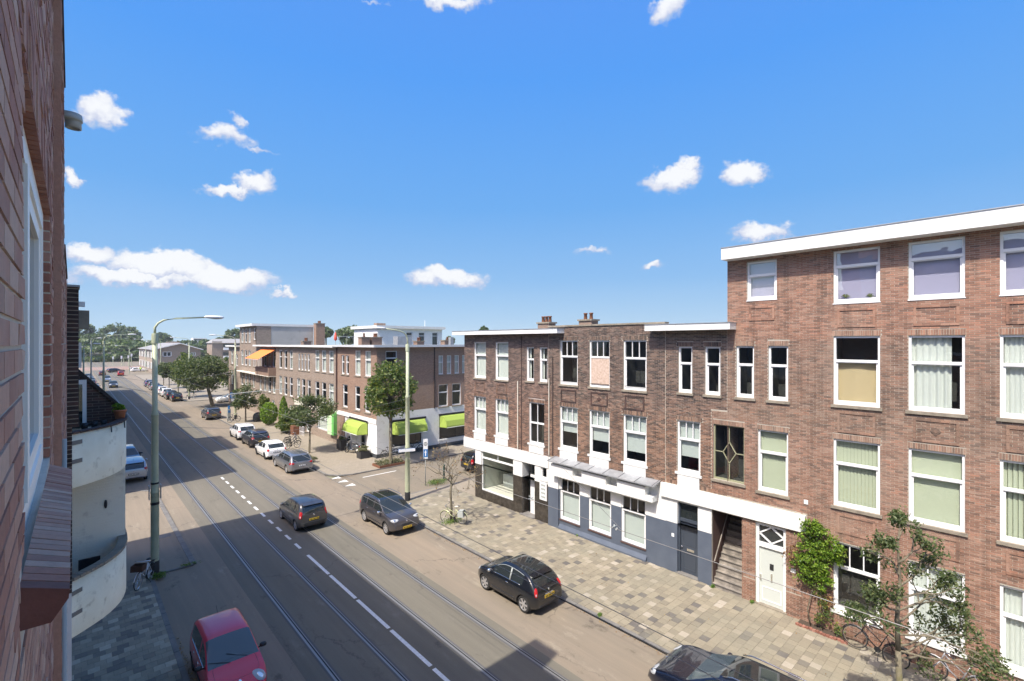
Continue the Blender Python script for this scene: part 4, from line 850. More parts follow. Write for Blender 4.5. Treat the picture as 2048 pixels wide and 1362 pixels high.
Mh = rowhouse('low brick end house of the row with a white side door', 85.2, 92.5, 9.6, [(89.5, 90.9, 6.7, 8.95), (86.5, 87.6, 6.4, 8.3), (89.5, 90.9, 3.3, 5.6)], ['net'], 'brickwork_row', [(87, 88, .1, 2.5)], cz=(9.5, 9.75))
# roof-top things of the row (seen just above the cornice)
def sidept(x, y, U):                                                   # a point on the plane u = U seen at that pixel
    a = (x-CX)/FX; Z = U/(CT-a*ST); return (a*CT*Z+ST*Z, U, CH-(y-CY)/FX*Z)
chimney(Q_, 20.4, 58.3, .8, .9, 9.7, 10.3, 3)
cx_, _, _ = sidept(637, 650, 70); chimney(O_, 28.4, 75.4, 1.0, 1.35, 9.7, 13.1, 5, 'brickwork_orange')
chimney(S_, 22.2, 46.8, .8, .9, 9.9, 10.7, 1, 'brickwork_orange'); chimney(S_, 23.45, 46.8, .8, 1.1, 9.9, 10.7, 3, 'brickwork_orange'); chimney(S_, 28.7, 46.8, .8, .9, 9.9, 10.3, 2, 'brickwork_orange'); chimney(S_, 32.0, 46, .8, 1.3, 9.9, 10.4, 1, 'brickwork_shop')
o = part('roof_unit', MB().box(25.4, 27.1, 45.6, 46.6, 9.95, 10.85), M['zinc']); tag(o, 'large pale metal box on the flat roof of the corner shop', 'roof unit')
o = part('roof_unit', MB().box(31.2, 31.6, 44.2, 44.6, 9.95, 10.8), M['zinc']); tag(o, 'slim metal flue box at the far end of the shop roof', 'roof unit')
# glass balustrade and parasol on the roof terrace
t = thing('roof_railing', 'thin metal railing round the roof terrace beyond the corner shop', 'railing', (21.8, 52, 9.8)); mb = MB()
for i in range(7): mb.tube([(i*.8, 0, 0), (i*.8, 0, 1.05)], .02, 5)
part('post', mb, M['pole_grey'], t); part('handrail', MB().tube([(0, 0, 1.05), (4.8, 0, 1.05)], .03, 6), M['pole_grey'], t)
t = thing('parasol', 'closed orange-red parasol on the roof terrace', 'parasol', (23.0, 56, 9.7)); part('cover', MB().lathe([(.04, .7), (.20, .85), (.16, 1.35), (.03, 1.75)], 10), mat('red_cloth', (.75, .12, .07), .8), t, True); part('pole', MB().tube([(0, 0, 0), (0, 0, 1.8)], .03, 6), M['pole_grey'], t)
# white building behind the roofs
Ux = 70.0; x0, _, z1 = sidept(755, 652, Ux); x1, _, _ = sidept(884, 655, Ux)
Wb = thing('white_rooftop_building', 'white flat-roofed building with tall windows rising behind the shop roofs', 'building', ((x0+x1)/2, Ux, 0), 0, None, True)
SW = mapS(Ux); xm, _, _ = sidept(805, 655, Ux)
wo_ = [sidept(p, 690, Ux)[0] for p in (812, 825, 837, 850, 864, 876)]
zt_ = sidept(830, 664, Ux)[2]; zb_ = 9.4
facade(SW, x0, x1, 0, z1-.35, [(wo_[0], wo_[1], zb_, zt_), (wo_[2], wo_[3], zb_, zt_), (wo_[4], wo_[5], zb_, zt_)], M['plaster'], Wb)
for k in (0, 2, 4): rowwin(Wb, SW, wo_[k], wo_[k+1], zb_, zt_, tr=.25, mull=0, sill=None, fw=.12)
part('roof_edge', MB().box(x0-.4, x1+.4, Ux-.5, Ux+9, z1-.35, z1+.1), M['white_paint'], Wb); part('side_wall', MB().box(x0, x0+.2, Ux+.01, Ux+8.5, 0, z1-.36), M['plaster'], Wb)
p = sidept(780, 650, Ux); part('chimney', MB().box(p[0]-.8, p[0]+.8, Ux+3, Ux+4, z1+.1, z1+.6), M['brickwork_shop'], Wb)
p = sidept(856, 650, Ux); part('aerial', MB().tube([(p[0], Ux+1, z1), (p[0], Ux+1, z1+1.2)], .05, 5), M['white_frame'], Wb)
# ------------------------------------------------------------------ own building (left edge) and its balconies
OW = thing('apartment_building', 'red brick building close by at the left edge with white window and brick sill', 'building', (-.1, 3, 0), 0, None, True)
W1 = mapW(-.1); W2 = mapW(-.06)
wo1 = (1.84, 4.05, 9.5, 10.98)
facade(W1, -4, 4.6, 0, 12.65, [(*wo1, .05)], M['mortar_own'], OW)
facade(W2, 4.6, 9.35, 0, 12.65, [], M['mortar_own'], OW, 'far_wall', voids=[(6.3, 9.36, 11.1, 13)])
part('wall_end', MB().quad((-.1, 4.6, 0), (-.054, 4.6, 0), (-.054, 4.6, 12.65), (-.1, 4.6, 12.65)), M['brick_own'], OW)
B = [(-.134, -.0995, 4.042, 4.056, z+.005, z+.0565) for z in np.arange(9.5, 10.95, .0625)]; np_boxes('reveal_brickwork', B, M['brick_red'], OW, 'stuff')
B = [(-.15, -.0945, u+.005, u+.0575, 10.972, 10.985) for u in np.arange(1.84, 4.04, .0625)]; np_boxes('lintel_brickwork', B, M['brick_red'], OW, 'stuff')
bricks(W1, 'x', -1, -.1, -2.0, 4.6, 4.5, 12.65, [wo1], M['brick_own'], OW, (1.6, 10.1, None), soldiers=[(1.8, 4.1, 10.985, 11.19)], seed=21, proud=.0055, nsingle=300, voids=[(1.7, 4.06, 9.42, 9.6)])
bricks(W2, 'x', -1, -.06, 4.6, 9.35, 4.5, 12.65, [], M['brick_own'], OW, (5, 10, None), seed=22, nsingle=0, voids=[(6.3, 9.36, 11.1, 13)], proud=.006)
part('coping', MB().box(-.25, -.045, 6.28, 9.3, 11.1, 11.14).box(-.25, -.045, -4, 6.31, 12.65, 12.70), M['brick_dark'], OW)
pb = MB().box(-.3, .066, 9.36, 9.8, 9.0, 11.0).box(-.3, -.002, 9.36, 9.8, 6.6, 8.995); pl = part('pilaster', pb, M['mortar'], OW); part('white_wall_base', MB().box(-.3, -.004, 9.36, 9.8, 0, 6.595), M['plaster'], OW); part('pilaster_cap', MB().box(-.3, .085, 9.33, 9.85, 11.0, 11.03), M['zinc'], pl)
B = []; z = 6.6
while z < 10.98:
    if z < 8.97: B.append((-.055, .001, 9.352, 9.365, z+.006, z+.056)); z += .0625; continue
    B.append((-.055, .069, 9.352, 9.365, z+.006, z+.056)); B.append((.06, .072, 9.36, 9.57, z+.006, z+.056)); B.append((.06, .072, 9.58, 9.79, z+.006, z+.056)); z += .0625
np_boxes('pilaster_brickwork', B, M['brick_dark'], OW, 'stuff')
# the white window beside the camera
mb = MB(); F_ = lambda *q: mb.mbox(W1, *q)
F_(1.80, 1.9, .028, .10, 9.5, 10.975); F_(3.95, 4.048, .028, .10, 9.5, 10.975); F_(1.9, 3.95, .028, .10, 9.47, 9.60); F_(1.9, 3.95, .028, .10, 10.87, 10.975); F_(2.55, 2.66, .022, .10, 9.60, 10.87)
F_(2.66, 2.72, .04, .09, 9.60, 10.87); F_(3.86, 3.95, .04, .09, 9.60, 10.87); F_(2.72, 3.86, .04, .09, 9.60, 9.68); F_(2.72, 3.86, .04, .09, 10.79, 10.87)
wf = part('window', mb, mat('white_frame_lifted', (.86, .84, .78), .45), OW); part('pane', MB().mbox(W1, 2.72, 3.86, .06, .065, 9.68, 10.79), M['car_glass'], wf); part('pane', MB().mbox(W1, 1.9, 2.55, .06, .065, 9.6, 10.87), M['car_glass'], wf)  # frame white made lighter and warmer in colour to offset the blue shade
# sloping rowlock brick sill, each brick a part
n = 36; u0, u1 = 1.757, 4.07
def sec(u, s=0.):
    t = (u-u0)/(u1-u0); dz = -.115*t-s
    return [(-.1, 9.572+dz), (-.004+.004*t-s, 9.536+dz-.01*t), (-.006-s, 9.512+dz), (-.04-s, 9.458+dz*.8+s*2), (-.1, 9.458+dz*.8+s*2)]
mb = MB(); a, b = sec(u0+.012, .004), sec(u1, .004); P = [(p[0], u0+.012, p[1]) for p in a]+[(p[0], u1, p[1]) for p in b]
mb.add(P, [(0, 1, 2, 3, 4), (9, 8, 7, 6, 5)]+[(i, 5+i, 5+(i+1) % 5, (i+1) % 5) for i in range(5)]); so = part('window_sill', mb, M['mortar_own'], OW)
for i in range(n):
    p, q = u0+(u1-u0)*(i+.07)/n, u0+(u1-u0)*(i+.93)/n
    j = random.uniform(-.0012, .0012); a, b = sec(p, j), sec(q, j); mb = MB()
    mb.add([(t[0], p, t[1]) for t in a]+[(t[0], q, t[1]) for t in b], [(0, 1, 2, 3, 4), (9, 8, 7, 6, 5)]+[(k, 5+k, 5+(k+1) % 5, (k+1) % 5) for k in range(5)]); part('brick', mb, M['brick_own'] if i else mat('brick_end', rough=.7, fn=mottled((.10, .030, .022), (.17, .06, .045), 9, 5, 60, .003)), so)
part('drainpipe', MB().tube([(-.045, 4.75, 9.5), (-.045, 4.75, 0)], .018, 8), M['pole_grey'], OW, True)
part('roof', MB().box(-9, -.4, -12, 8.15, 11, 16.0).box(-9, -.4, 8.15, 29.3, 0, 13.8), M['roof_tile'], OW); part('party_wall', MB().box(-9, -.4, 8.15, 9.2, 11, 17.3), M['brick_red'], OW)
part('back_wall', MB().quad((-.4, -4, 0), (-9, -4, 0), (-9, -4, 12), (-.4, -4, 12)), M['brick_red'], OW)
o = thing('vent_hood', 'grey rounded metal vent hood on the corner of the near brick wall', 'vent', (-.01, 6.35, 12.33)); part('hood', MB().lathe([(0, .10), (.085, .095), (.09, .05), (.09, .03), (0, .03)], 16), M['pole_grey'], o, True); part('spout', MB().lathe([(.06, .03), (.062, -.04), (.045, -.04), (.04, .0)], 14, (.02, 0, 0)), M['pole_grey'], o, True); part('bracket', MB().box(-.08, 0, -.02, .02, .04, .07), M['pole_grey'], o)
# balconies
curve = [(-.1, 12.31), (0, 12.4), (.1, 12.49), (.2, 12.59), (.33, 12.72), (.47, 12.88), (.58, 13.04), (.68, 13.22), (.77, 13.42), (.84, 13.64), (.89, 13.9), (.92, 14.15), (.93, 14.4), (.93, 15.2)]
def off(c, d):
    out = []
    for i, (x, y) in enumerate(c):
        a = Vector(c[max(i-1, 0)]); b = Vector(c[min(i+1, len(c)-1)]); t = (b-a).normalized(); out.append((x-t.y*d, y+t.x*d))
    return out
painted = mat('painted_brick', rough=.75)
def _pbk(nb, b):
    mottled((.84, .77, .62), (.90, .84, .70), 1.5, 7, 0, 0, (.60, .52, .42), 3)(nb, b); x, y, z = nb.sep(wpos(nb)); t = nb.n('ShaderNodeTexBrick'); nb.put(t.inputs['Vector'], nb.xyz(nb.math('ADD', x, y), z))
    t.inputs['Scale'].default_value = 1; t.inputs['Brick Width'].default_value = .22; t.inputs['Row Height'].default_value = .0625; t.inputs['Mortar Size'].default_value = .006; bump(nb, b, t.outputs['Fac'], -.012, .5)
_pbk(NB(painted.node_tree), painted.node_tree.nodes['Principled BSDF'])
for k, (zb, zt, capm, lab) in enumerate(((7.42, 8.45, 'brick_dark', 'upper cream rendered curved balcony with the plant pot on its rim'), (4.57, 5.65, 'wood_grey', 'lower cream rendered curved balcony with the black chair'))):
    t = thing('balcony', lab, 'balcony', (0, 13.2, zb), 0, 'curved balconies', True); o_ = curve; i_ = off(curve, .13); n = len(curve); mb = MB()
    V_ = [(x, y, zb) for x, y in o_]+[(x, y, zt) for x, y in o_]+[(x, y, zb) for x, y in i_]+[(x, y, zt) for x, y in i_]
    mb.add(V_, [(i, i+1, n+i+1, n+i) for i in range(n-1)]+[(2*n+i, 3*n+i, 3*n+i+1, 2*n+i+1) for i in range(n-1)]+[(n+i, n+i+1, 3*n+i+1, 3*n+i) for i in range(n-1)]+[(0, n, 3*n, 2*n)])
    part('parapet', mb, M['plaster_old'], t, True)
    mb = MB(); mb.prism(i_+[(-.3, 15.2)], lambda a, b, d: (a, b, d), zb+.001, zb+.14); part('floor', mb, M['plaster_old'], t)
    oo, ii = off(curve, -.025), off(curve, .15)
    for i in range(n-1):
        L = math.dist(oo[i], oo[i+1]); m_ = max(1, int(L/.075))
        for j in range(m_):
            f0, f1 = (j+.06)/m_, (j+.94)/m_; mb = MB(); q = lambda A, f: (A[i][0]+(A[i+1][0]-A[i][0])*f, A[i][1]+(A[i+1][1]-A[i][1])*f)
            mb.prism([q(oo, f0), q(oo, f1), q(ii, f1), q(ii, f0)], lambda a, b, d: (a, b, d), zt+.001, zt+(.035 if k == 0 else .06)); part('coping_brick', mb, M['brick_dark' if k == 0 else 'stone'], t)
    for dz in ((.86, .50) if k == 0 else (.84, .43)):
        mb = MB(); mb.obox((.055, 12.455, zb+dz), .12, .014, .04, math.atan2(.18, .18)); part('overflow_slot', mb, mat('slot_dark', (.20, .185, .16), .9), t)  # thin dark strip in place of the hollow slot
    if k == 0: mb = MB(); mb.tube([(.60, 13.02, zt+.03), (.61, 13.02, zt-.12)], .012, 5); mb.tube([(.85, 13.58, zt+.03), (.86, 13.58, zt-.13)], .012, 5); part('stain_hook', mb, M['black_plastic'], t)
sw = thing('screen_wall', 'white painted brick screen wall with dark brick gable between the balconies', 'wall', (.4, 14.4, 0), 0, None, True)
mb = MB().box(-.1, .92, 14.4, 14.6, 4.6, 8.3).box(-.3, -.1, 14.4, 14.6, 0, 4.6); part('painted_wall', mb, painted, sw)
mb = MB(); mb.prism([(-.1, 8.3), (.92, 8.3), (.92, 8.62), (.09, 9.62), (-.1, 9.85)], lambda a, b, d: (a, d, b), 14.405, 14.6); part('gable', mb, mat('mortar_gable', (.22, .19, .17), .95), sw)  # darker mortar tone for the gable
z = 8.32
while z < 9.7:
    vm = .92-(z+.06-8.62)/1.0*.83 if z > 8.56 else .92; x = -.1+(.11 if int(z/.0625) % 2 else 0)-.22
    while x < vm:
        a, b = max(x, -.1)+.005, min(x+.22, vm)-.005
        if b-a > .04: part('brick', MB().box(a, b, 14.396, 14.41, z+.005, z+.0575), M['brick_dark'], sw)
        x += .22
    z += .0625
mb = MB(); mb.prism([(-.1, 9.86), (.09, 9.63), (.94, 8.63), (.94, 8.56), (.07, 9.53), (-.1, 9.74)], lambda a, b, d: (a, d, b), 14.33, 14.62); part('sloping_coping', mb, mat('felt_dark', (.035, .028, .025), .8), sw)
part('wall_anchor', MB().ell((.57, 14.385, 6.5), .03, .02, .10), M['black_plastic'], sw, True)
mb = MB().box(.09, .24, 14.30, 14.36, 9.27, 9.37).box(.17, .24, 14.30, 14.36, 8.3, 9.27); bd = thing('balcony_door', 'white door frame standing above the upper balcony rim', 'door', (.16, 14.3, 8.3), 0, None, True); part('frame', mb, M['white_frame'], bd); part('pane', MB().box(.0, .17, 14.33, 14.34, 8.3, 9.27), M['car_glass'], bd)
o = part('concrete_lintel', MB().box(.085, .24, 12.0, 12.6, 10.46, 10.80).box(-.1, .10, 12.05, 12.55, 10.5, 10.76), M['stone']); tag(o, 'mossy concrete lintel end jutting past the dark brick pilaster', 'lintel')
tag(part('white_ledge', MB().box(.02, .2, 13.4, 13.6, 10.95, 11.05), M['white_frame']), 'small white ledge above the mossy lintel end', 'ledge')
o = part('white_pipe', MB().box(.09, .14, 12.8, 12.9, 9.7, 10.2), M['white_frame']); tag(o, 'white boxed pipe below the mossy lintel end', 'pipe')
o = part('white_ground_wall', MB().box(-.3, -.02, 11.9, 12.38, 0, 5.6), M['plaster']); tag(o, 'strip of white rendered wall below the lower balcony', 'wall')
t = thing('chair', 'black chair on the lower curved balcony', 'chair', (.28, 13.75, 4.71)); part('backrest', MB().box(-.17, .17, .16, .19, .55, .80), M['black_plastic'], t); part('seat', MB().box(-.19, .19, -.2, .18, .42, .45), M['black_plastic'], t)
for a in (-1, 1):
    part('leg', MB().tube([(a*.17, .18, 0), (a*.17, .175, .8)], .012, 6), M['black_plastic'], t); part('leg', MB().tube([(a*.17, -.22, 0), (a*.17, -.16, .43)], .012, 6), M['black_plastic'], t)
part('lower_back', MB().box(-.17, .17, .165, .18, .45, .54), M['white_frame'], t)
# houses on the left side of the street beyond the side street
LH = [('brown brick terrace house on the left, first after the side street', 40.6, 49.8, 14.3), ('tall brick terrace house on the left with high gable', 49.8, 57.9, 17.6), ('brick terrace house on the left, third after the side street', 57.9, 75.0, 14.3), ('second tall gabled brick house on the left', 75.0, 82.7, 17.6), ('long brick terrace on the left toward the square', 82.7, 130.5, 14.2)]
for lab, a, b, zt in LH:
    t = thing('terrace_house', lab, 'house', (-.5, (a+b)/2, 0), 0, 'brick houses on the left side', True)
    WW = mapW(-.4); ops = []; nb_ = int((b-a)/2.3)
    for i in range(nb_):
        c = a+(i+.5)*(b-a)/nb_
        for z in (.9, 4.4, 7.9): ops.append((c-.6, c+.6, z, z+2.2))
    facade(WW, a, b, 0, zt, ops, M['brickwork_shop'], t); part('house_body', MB().box(-9, -1.0, a+.01, b-.01, 0, zt-.01), M['brickwork_shop'], t)
    for o_ in ops:
        mb = MB(); 
        for q in ((o_[0], o_[0]+.08, .06, .12, o_[2], o_[3]), (o_[1]-.08, o_[1], .06, .12, o_[2], o_[3]), (o_[0]+.08, o_[1]-.08, .06, .12, o_[2], o_[2]+.1), (o_[0]+.08, o_[1]-.08, .06, .12, o_[3]-.1, o_[3]), (o_[0]+.08, o_[1]-.08, .06, .12, o_[2]+1.4, o_[2]+1.5)): mb.mbox(WW, *q)
        f = part('window', mb, M['white_frame'], t); part('pane', MB().mbox(WW, o_[0], o_[1], .1, .11, o_[2], o_[3]), M['car_glass'], f)
# ------------------------------------------------------------------ trees and plants
def leafmesh(name, C, S, m, parent, rg, up=.35, asp=.6, kind='stuff', thick=None):
    N = len(C); nrm = rg.normal(size=(N, 3)); nrm[:, 2] += up; nrm /= np.linalg.norm(nrm, axis=1)[:, None]
    t = np.cross(nrm, rg.normal(size=(N, 3))); t /= np.linalg.norm(t, axis=1)[:, None]; b = np.cross(nrm, t)
    S = np.asarray(S)*rg.uniform(.6, 1.3, N); t = t*S[:, None]; b = b*S[:, None]*asp
    V_ = np.stack([C-t, C-b+t*.1+nrm*S[:, None]*.12, C+t, C+b+t*.1+nrm*S[:, None]*.12], 1)
    me = bpy.data.meshes.new(name); me.vertices.add(N*4); me.vertices.foreach_set('co', V_.reshape(-1)); me.loops.add(N*4); me.loops.foreach_set('vertex_index', np.arange(N*4, dtype=np.int32))
    me.polygons.add(N); me.polygons.foreach_set('loop_start', np.arange(0, N*4, 4, dtype=np.int32)); me.materials.append(m); me.polygons.foreach_set('use_smooth', np.zeros(N, dtype=bool)); me.update(); me.validate()
    o = bpy.data.objects.new(name, me); link(o, parent)
    if kind and parent is None: o['kind'] = kind
    return o
def crownpts(rg, c, rx, ry, rz, ncl, per, spread=.34, hollow=.35, flat=0.):
    cs = rg.normal(size=(ncl, 3)); cs /= np.linalg.norm(cs, axis=1)[:, None]; r = rg.uniform(hollow, 1., ncl)**.5; cs *= r[:, None]
    if flat: cs[:, 2] = np.where(cs[:, 2] < -flat, -flat*rg.uniform(.7, 1, ncl), cs[:, 2])
    sc = rg.uniform(.5, 1.25, ncl)
    P = np.repeat(cs, per, 0); S = np.repeat(sc, per)[:, None]; q = rg.normal(size=P.shape); q /= np.linalg.norm(q, axis=1)[:, None]; q *= (rg.uniform(0, 1, len(q))**.45)[:, None]
    P = (P*.82+q*spread*S*np.array([1, 1, .75]))*np.array([rx, ry, rz])+np.array(c); return P, cs*.75*np.array([rx, ry, rz])+np.array(c)
def tree(name, label, x, y, zc, rx, rz, ncl=40, per=90, leaf=.11, m='leaf', trunk=.11, seed=1, off=(0, 0), cat='tree', group=None, z0=PV, bark='bark', spread=.34, fork=None, ry=None, nbr=14, hollow=.35):
    rg = np.random.default_rng(seed); t = thing(name, label, cat, (x, y, z0), 0, group)
    c = (off[0], off[1], zc-z0); fork = fork or max(.6, (zc-z0-rz)*.95+.3)
    P, cs = crownpts(rg, c, rx, ry or rx, rz, ncl, per, spread, hollow)
    mb = MB(); fk = Vector((off[0]*.5, off[1]*.5, fork)); top = Vector((off[0], off[1], zc-z0+rz*.35))
    mb.tube([(0, 0, -.05), (0, 0, .1), fk*.5+Vector((.02, .03, 0)), fk], [trunk*1.25, trunk*1.05, trunk*.9, trunk*.8], 8); mb.tube([fk, fk.lerp(top, .5)+Vector((.08, -.05, 0)), top], [trunk*.8, trunk*.5, trunk*.2], 7); part('trunk', mb, M[bark], t, True)
    mb = MB()
    for k in range(min(nbr, len(cs))):
        e = Vector(cs[k]); s = fk.lerp(top, rg.uniform(0, .6)); mid = s.lerp(e, .5)+Vector((0, 0, .12*rx)); mb.tube([s, mid, e], [trunk*.42, trunk*.28, trunk*.1], 5)
    part('branches', mb, M[bark], t, True); leafmesh('crown', P, leaf, M[m], t, rg); return t
def pix(x, Z):
    X = (x-CX)/FX*Z; return X*CT+Z*ST, -X*ST+Z*CT
TG = 'street trees along the far pavement'
tree('street_tree', 'leafy round street tree before the corner shop, in a planting bed', 19.35, 35.9, 6.25, 2.35, 2.65, 60, 110, .12, 'leaf', .16, 3, (0, 0), group=TG, spread=.3)
tree('street_tree', 'small spreading street tree beside the silver estate car', 16.0, 44.9, 4.0, 2.2, 1.6, 46, 100, .105, 'leaf_dark', .10, 4, (.1, 0), group=TG, fork=1.9)
tree('street_tree', 'small street tree beside the pole with the blue parking sign', 16.3, 68.0, 3.3, 1.9, 1.9, 40, 90, .11, 'leaf_dark', .10, 5, group=TG)
tree('street_tree', 'large leaning street tree behind the dark parked car', 16.3, 87.4, 5.3, 3.9, 3.3, 80, 100, .17, 'leaf_dark', .28, 6, (-1.1, 1.0), group=TG, fork=3.0)
x, y = ground_pt(362, 797); tree('street_tree', 'taller street tree with yellowish top, left of the large leaning tree', x+1.2, y, 5.2, 2.8, 3.6, 60, 90, .18, 'leaf', .15, 7, group=TG)
x, y = ground_pt(338, 788); tree('street_tree', 'slim street tree behind the white parked car', x+1.5, y, 4.4, 2.0, 2.3, 36, 80, .18, 'leaf_dark', .1, 8, group=TG)
x, y = ground_pt(318, 779); tree('street_tree', 'small street tree half hidden by the near lamp post', x+1.8, y, 4.2, 2.0, 2.0, 30, 80, .2, 'leaf_dark', .1, 9, group=TG)
x, y = ground_pt(301, 772); tree('street_tree', 'farthest small tree of the row by the parked cars', x+2.5, y, 4.0, 1.9, 1.8, 30, 70, .2, 'leaf_dark', .1, 10, group=TG)
def grow(mb, tips, p, d, L, r, dep, rg, bend=.25, upw=.10, split=(2, 3), shrink=.76, ang=.6, nside=5):
    q = p; pts = [p]; n = 3
    for i in range(n):
        d = (d+Vector(rg.normal(size=3)*bend*.4)+Vector((0, 0, upw*.3))).normalized(); q = q+d*(L/n); pts.append(q)
    mb.tube(pts, [r, r*.9, r*.8, r*.68], max(4, nside), False)
    if dep <= 1: tips.append((pts[2], q))
    if dep == 0: return
    k = rg.integers(split[0], split[1]+1)
    for i in range(k):
        ax = Vector(rg.normal(size=3)); ax = (ax-ax.dot(d)*d).normalized(); nd = (d*math.cos(ang)+ax*math.sin(ang)*rg.uniform(.6, 1.2)).normalized()
        grow(mb, tips, q if i else pts[2].lerp(q, .9), nd, L*shrink*rg.uniform(.75, 1.15), r*.66, dep-1, rg, bend, upw, split, shrink, ang, nside-1)
# bare young tree with the leaning bicycle
rg = np.random.default_rng(31); t = thing('bare_tree', 'nearly bare young tree with thin twigs and a bicycle leaning on it', 'tree', (15.74, 22.26, PV)); mb = MB(); tips = []
mb.tube([(0, 0, 0), (.03, 0, .8), (.0, .04, 1.6), (.04, 0, 2.3)], [.085, .07, .065, .06], 8); part('trunk', mb, M['bark'], t, True); mb = MB()
for a in range(6): 
    an = a*1.05+rg.uniform(-.3, .3); grow(mb, tips, Vector((.04, 0, 2.0+.08*a)), Vector((math.cos(an)*.75, math.sin(an)*.75, .75)).normalized(), .85, .034, 4, rg, .5, .0, (2, 3), .74, .55)
part('branches', mb, M['bark'], t, True)
P = np.array([list(a.lerp(b, rg.uniform(0, 1))) for a, b in tips if rg.random() < .8]); P = P+rg.normal(0, .03, P.shape); leafmesh('dry_leaves', P, .045, M['leaf_brown'], t, rg)
# sparse leafy tree in the lower right
rg = np.random.default_rng(44); t = thing('young_street_tree', 'sparse young street tree with open branches in the lower right foreground', 'tree', (15.25, 2.3, PV)); mb = MB(); tips = []
mb.tube([(0, 0, 0), (.02, .02, .9), (-.03, 0, 1.7), (.02, .03, 2.4)], [.09, .075, .07, .06], 8); part('trunk', mb, M['bark_moss'], t, True); mb = MB()
mb.tube([(.02, .03, 2.4), (.0, .05, 3.2), (.07, 0, 4.1), (.04, .04, 5.0), (.1, 0, 5.7)], [.06, .05, .035, .022, .01], 7)
for k, (zz, an, L, tilt) in enumerate([(2.3, -1.0, 1.0, .35), (2.5, -.6, 1.05, .25), (2.6, 1.9, .6, .5), (2.8, -1.3, .95, .5), (3.0, 2.6, .55, .4), (3.1, -.3, .85, .4), (3.4, -.9, .9, .5), (3.6, 2.2, .5, .6), (3.7, -1.8, .7, .6), (4.0, -.5, .7, .7), (4.3, 1.0, .45, .8), (4.6, -1.2, .5, .9), (4.9, 2.6, .35, .9), (5.2, -.4, .3, 1.2), (2.2, -.8, 1.2, .05), (2.4, -1.6, .9, .1), (3.3, 3.4, .5, .5)]):
    grow(mb, tips, Vector((.02, .03, zz)), Vector((math.cos(an), math.sin(an), tilt)).normalized(), L*.86, .03, 3, rg, .45, .05, (2, 3), .70, .55)
part('branches', mb, M['bark'], t, True)
P = []
for a, b in tips:
    for k in range(rg.integers(9, 21)): P.append(list(a.lerp(b, rg.uniform(0, 1.25))+Vector(rg.normal(0, .075, 3))))
leafmesh('crown', np.array(P), .052, M['leaf_dark'], t, rg, .2, .5)
def bush(label, xc, ytop, ybot, hw, m='leaf', n=26, per=90, leaf=.09, seed=1, shape='round', name='shrub', v=None):
    X0, Y0 = ground_pt(xc, ybot, PV); Z = X0*ST+Y0*CT; s = Z/FX; rg = np.random.default_rng(seed); H = (ybot-ytop)*s; r = hw*s
    t = thing(name, label, 'shrub', (X0, Y0, PV)); 
    if shape == 'cone':
        k = n*per; z = rg.uniform(0, 1, k)**.9; a = rg.uniform(0, 6.28, k); rr = r*np.sin(np.clip(z*1.05+.25, 0, 1.3)*math.pi/1.3)**.7*rg.uniform(.75, 1.05, k); P = np.stack([rr*np.cos(a), rr*np.sin(a), z*H], 1)
    elif shape == 'ball':
        k = n*per; q = rg.normal(size=(k, 3)); q /= np.linalg.norm(q, axis=1)[:, None]; q *= rg.uniform(.85, 1.03, k)[:, None]; P = q*np.array([r, r, H*.5])+np.array([0, 0, H*.5+.1])
    else: P, _ = crownpts(rg, (0, 0, H*.5), r, r, H*.5, n, per, .4, .2)
    part('stem', MB().tube([(0, 0, 0), (0, 0, H*.6)], .05, 5), M['bark'], t); leafmesh('foliage', P, leaf, M[m], t, rg); return t
bush('bright green clipped ball shrub in front of the row', 538, 806, 850, 16, 'leaf_bright', 30, 100, .09, 1, 'ball')
bush('bushy green shrub behind the clipped ball shrub', 530, 786, 836, 15, 'leaf', 26, 90, .11, 2)
bush('tall narrow conifer between the clipped ball and the flowering shrub', 567, 793, 858, 9, 'leaf_bright', 26, 90, .09, 3, 'cone')
bush('wide shrub with yellow tips beside the rusty planter', 572, 828, 866, 19, 'leaf', 34, 90, .10, 4); bush('yellow flowering shrub among the wide green shrub', 569, 826, 862, 9, 'leaf_yellow', 12, 50, .08, 5); bush('pale shrub left of the rusty planter', 590, 812, 864, 12, 'leaf_grey', 18, 70, .09, 6)
bush('low grey green lavender tuft at the foot of the tree by the estate car', 626, 906, 924, 11, 'leaf_grey', 14, 80, .05, 7)
# creeper on the near house wall
rg = np.random.default_rng(77); t = thing('climbing_plant', 'bright green climbing plant on the brick wall beside the pale front door', 'plant', (19.45, 5.3, PV)); P = []
poly = [(5.65, 3.7), (5.3, 3.95), (4.95, 3.65), (4.4, 3.25), (4.45, 2.7), (4.8, 2.35), (4.72, 1.75), (5.1, 1.6), (5.75, 1.75), (5.98, 2.15), (5.8, 2.55), (5.72, 3.1)]
def inpoly(x, y):
    c = False
    for (x1, y1), (x2, y2) in zip(poly, poly[1:]+poly[:1]):
        if (y1 > y) != (y2 > y) and x < (x2-x1)*(y-y1)/(y2-y1)+x1: c = not c
    return c
Q_l = []
while len(P) < 120:
    a, b = rg.uniform(4.3, 6.1), rg.uniform(1.5, 4.0)
    if inpoly(a, b): dp = rg.uniform(.02, .34); q = rg.normal(0, 1, (44, 3))*np.array([.035, .07, .055])*rg.uniform(.6, 1.4)+np.array([-dp, a-5.3, b-PV]); P.append(q); (Q_l.append(q+np.array([.05, 0, -.05])) if rg.random() < .45 else None)
P = np.concatenate(P); leafmesh('inner_foliage', np.concatenate(Q_l), .045, M['leaf'], t, rg)
leafmesh('foliage', P, .042, M['leaf_bright'], t, rg)
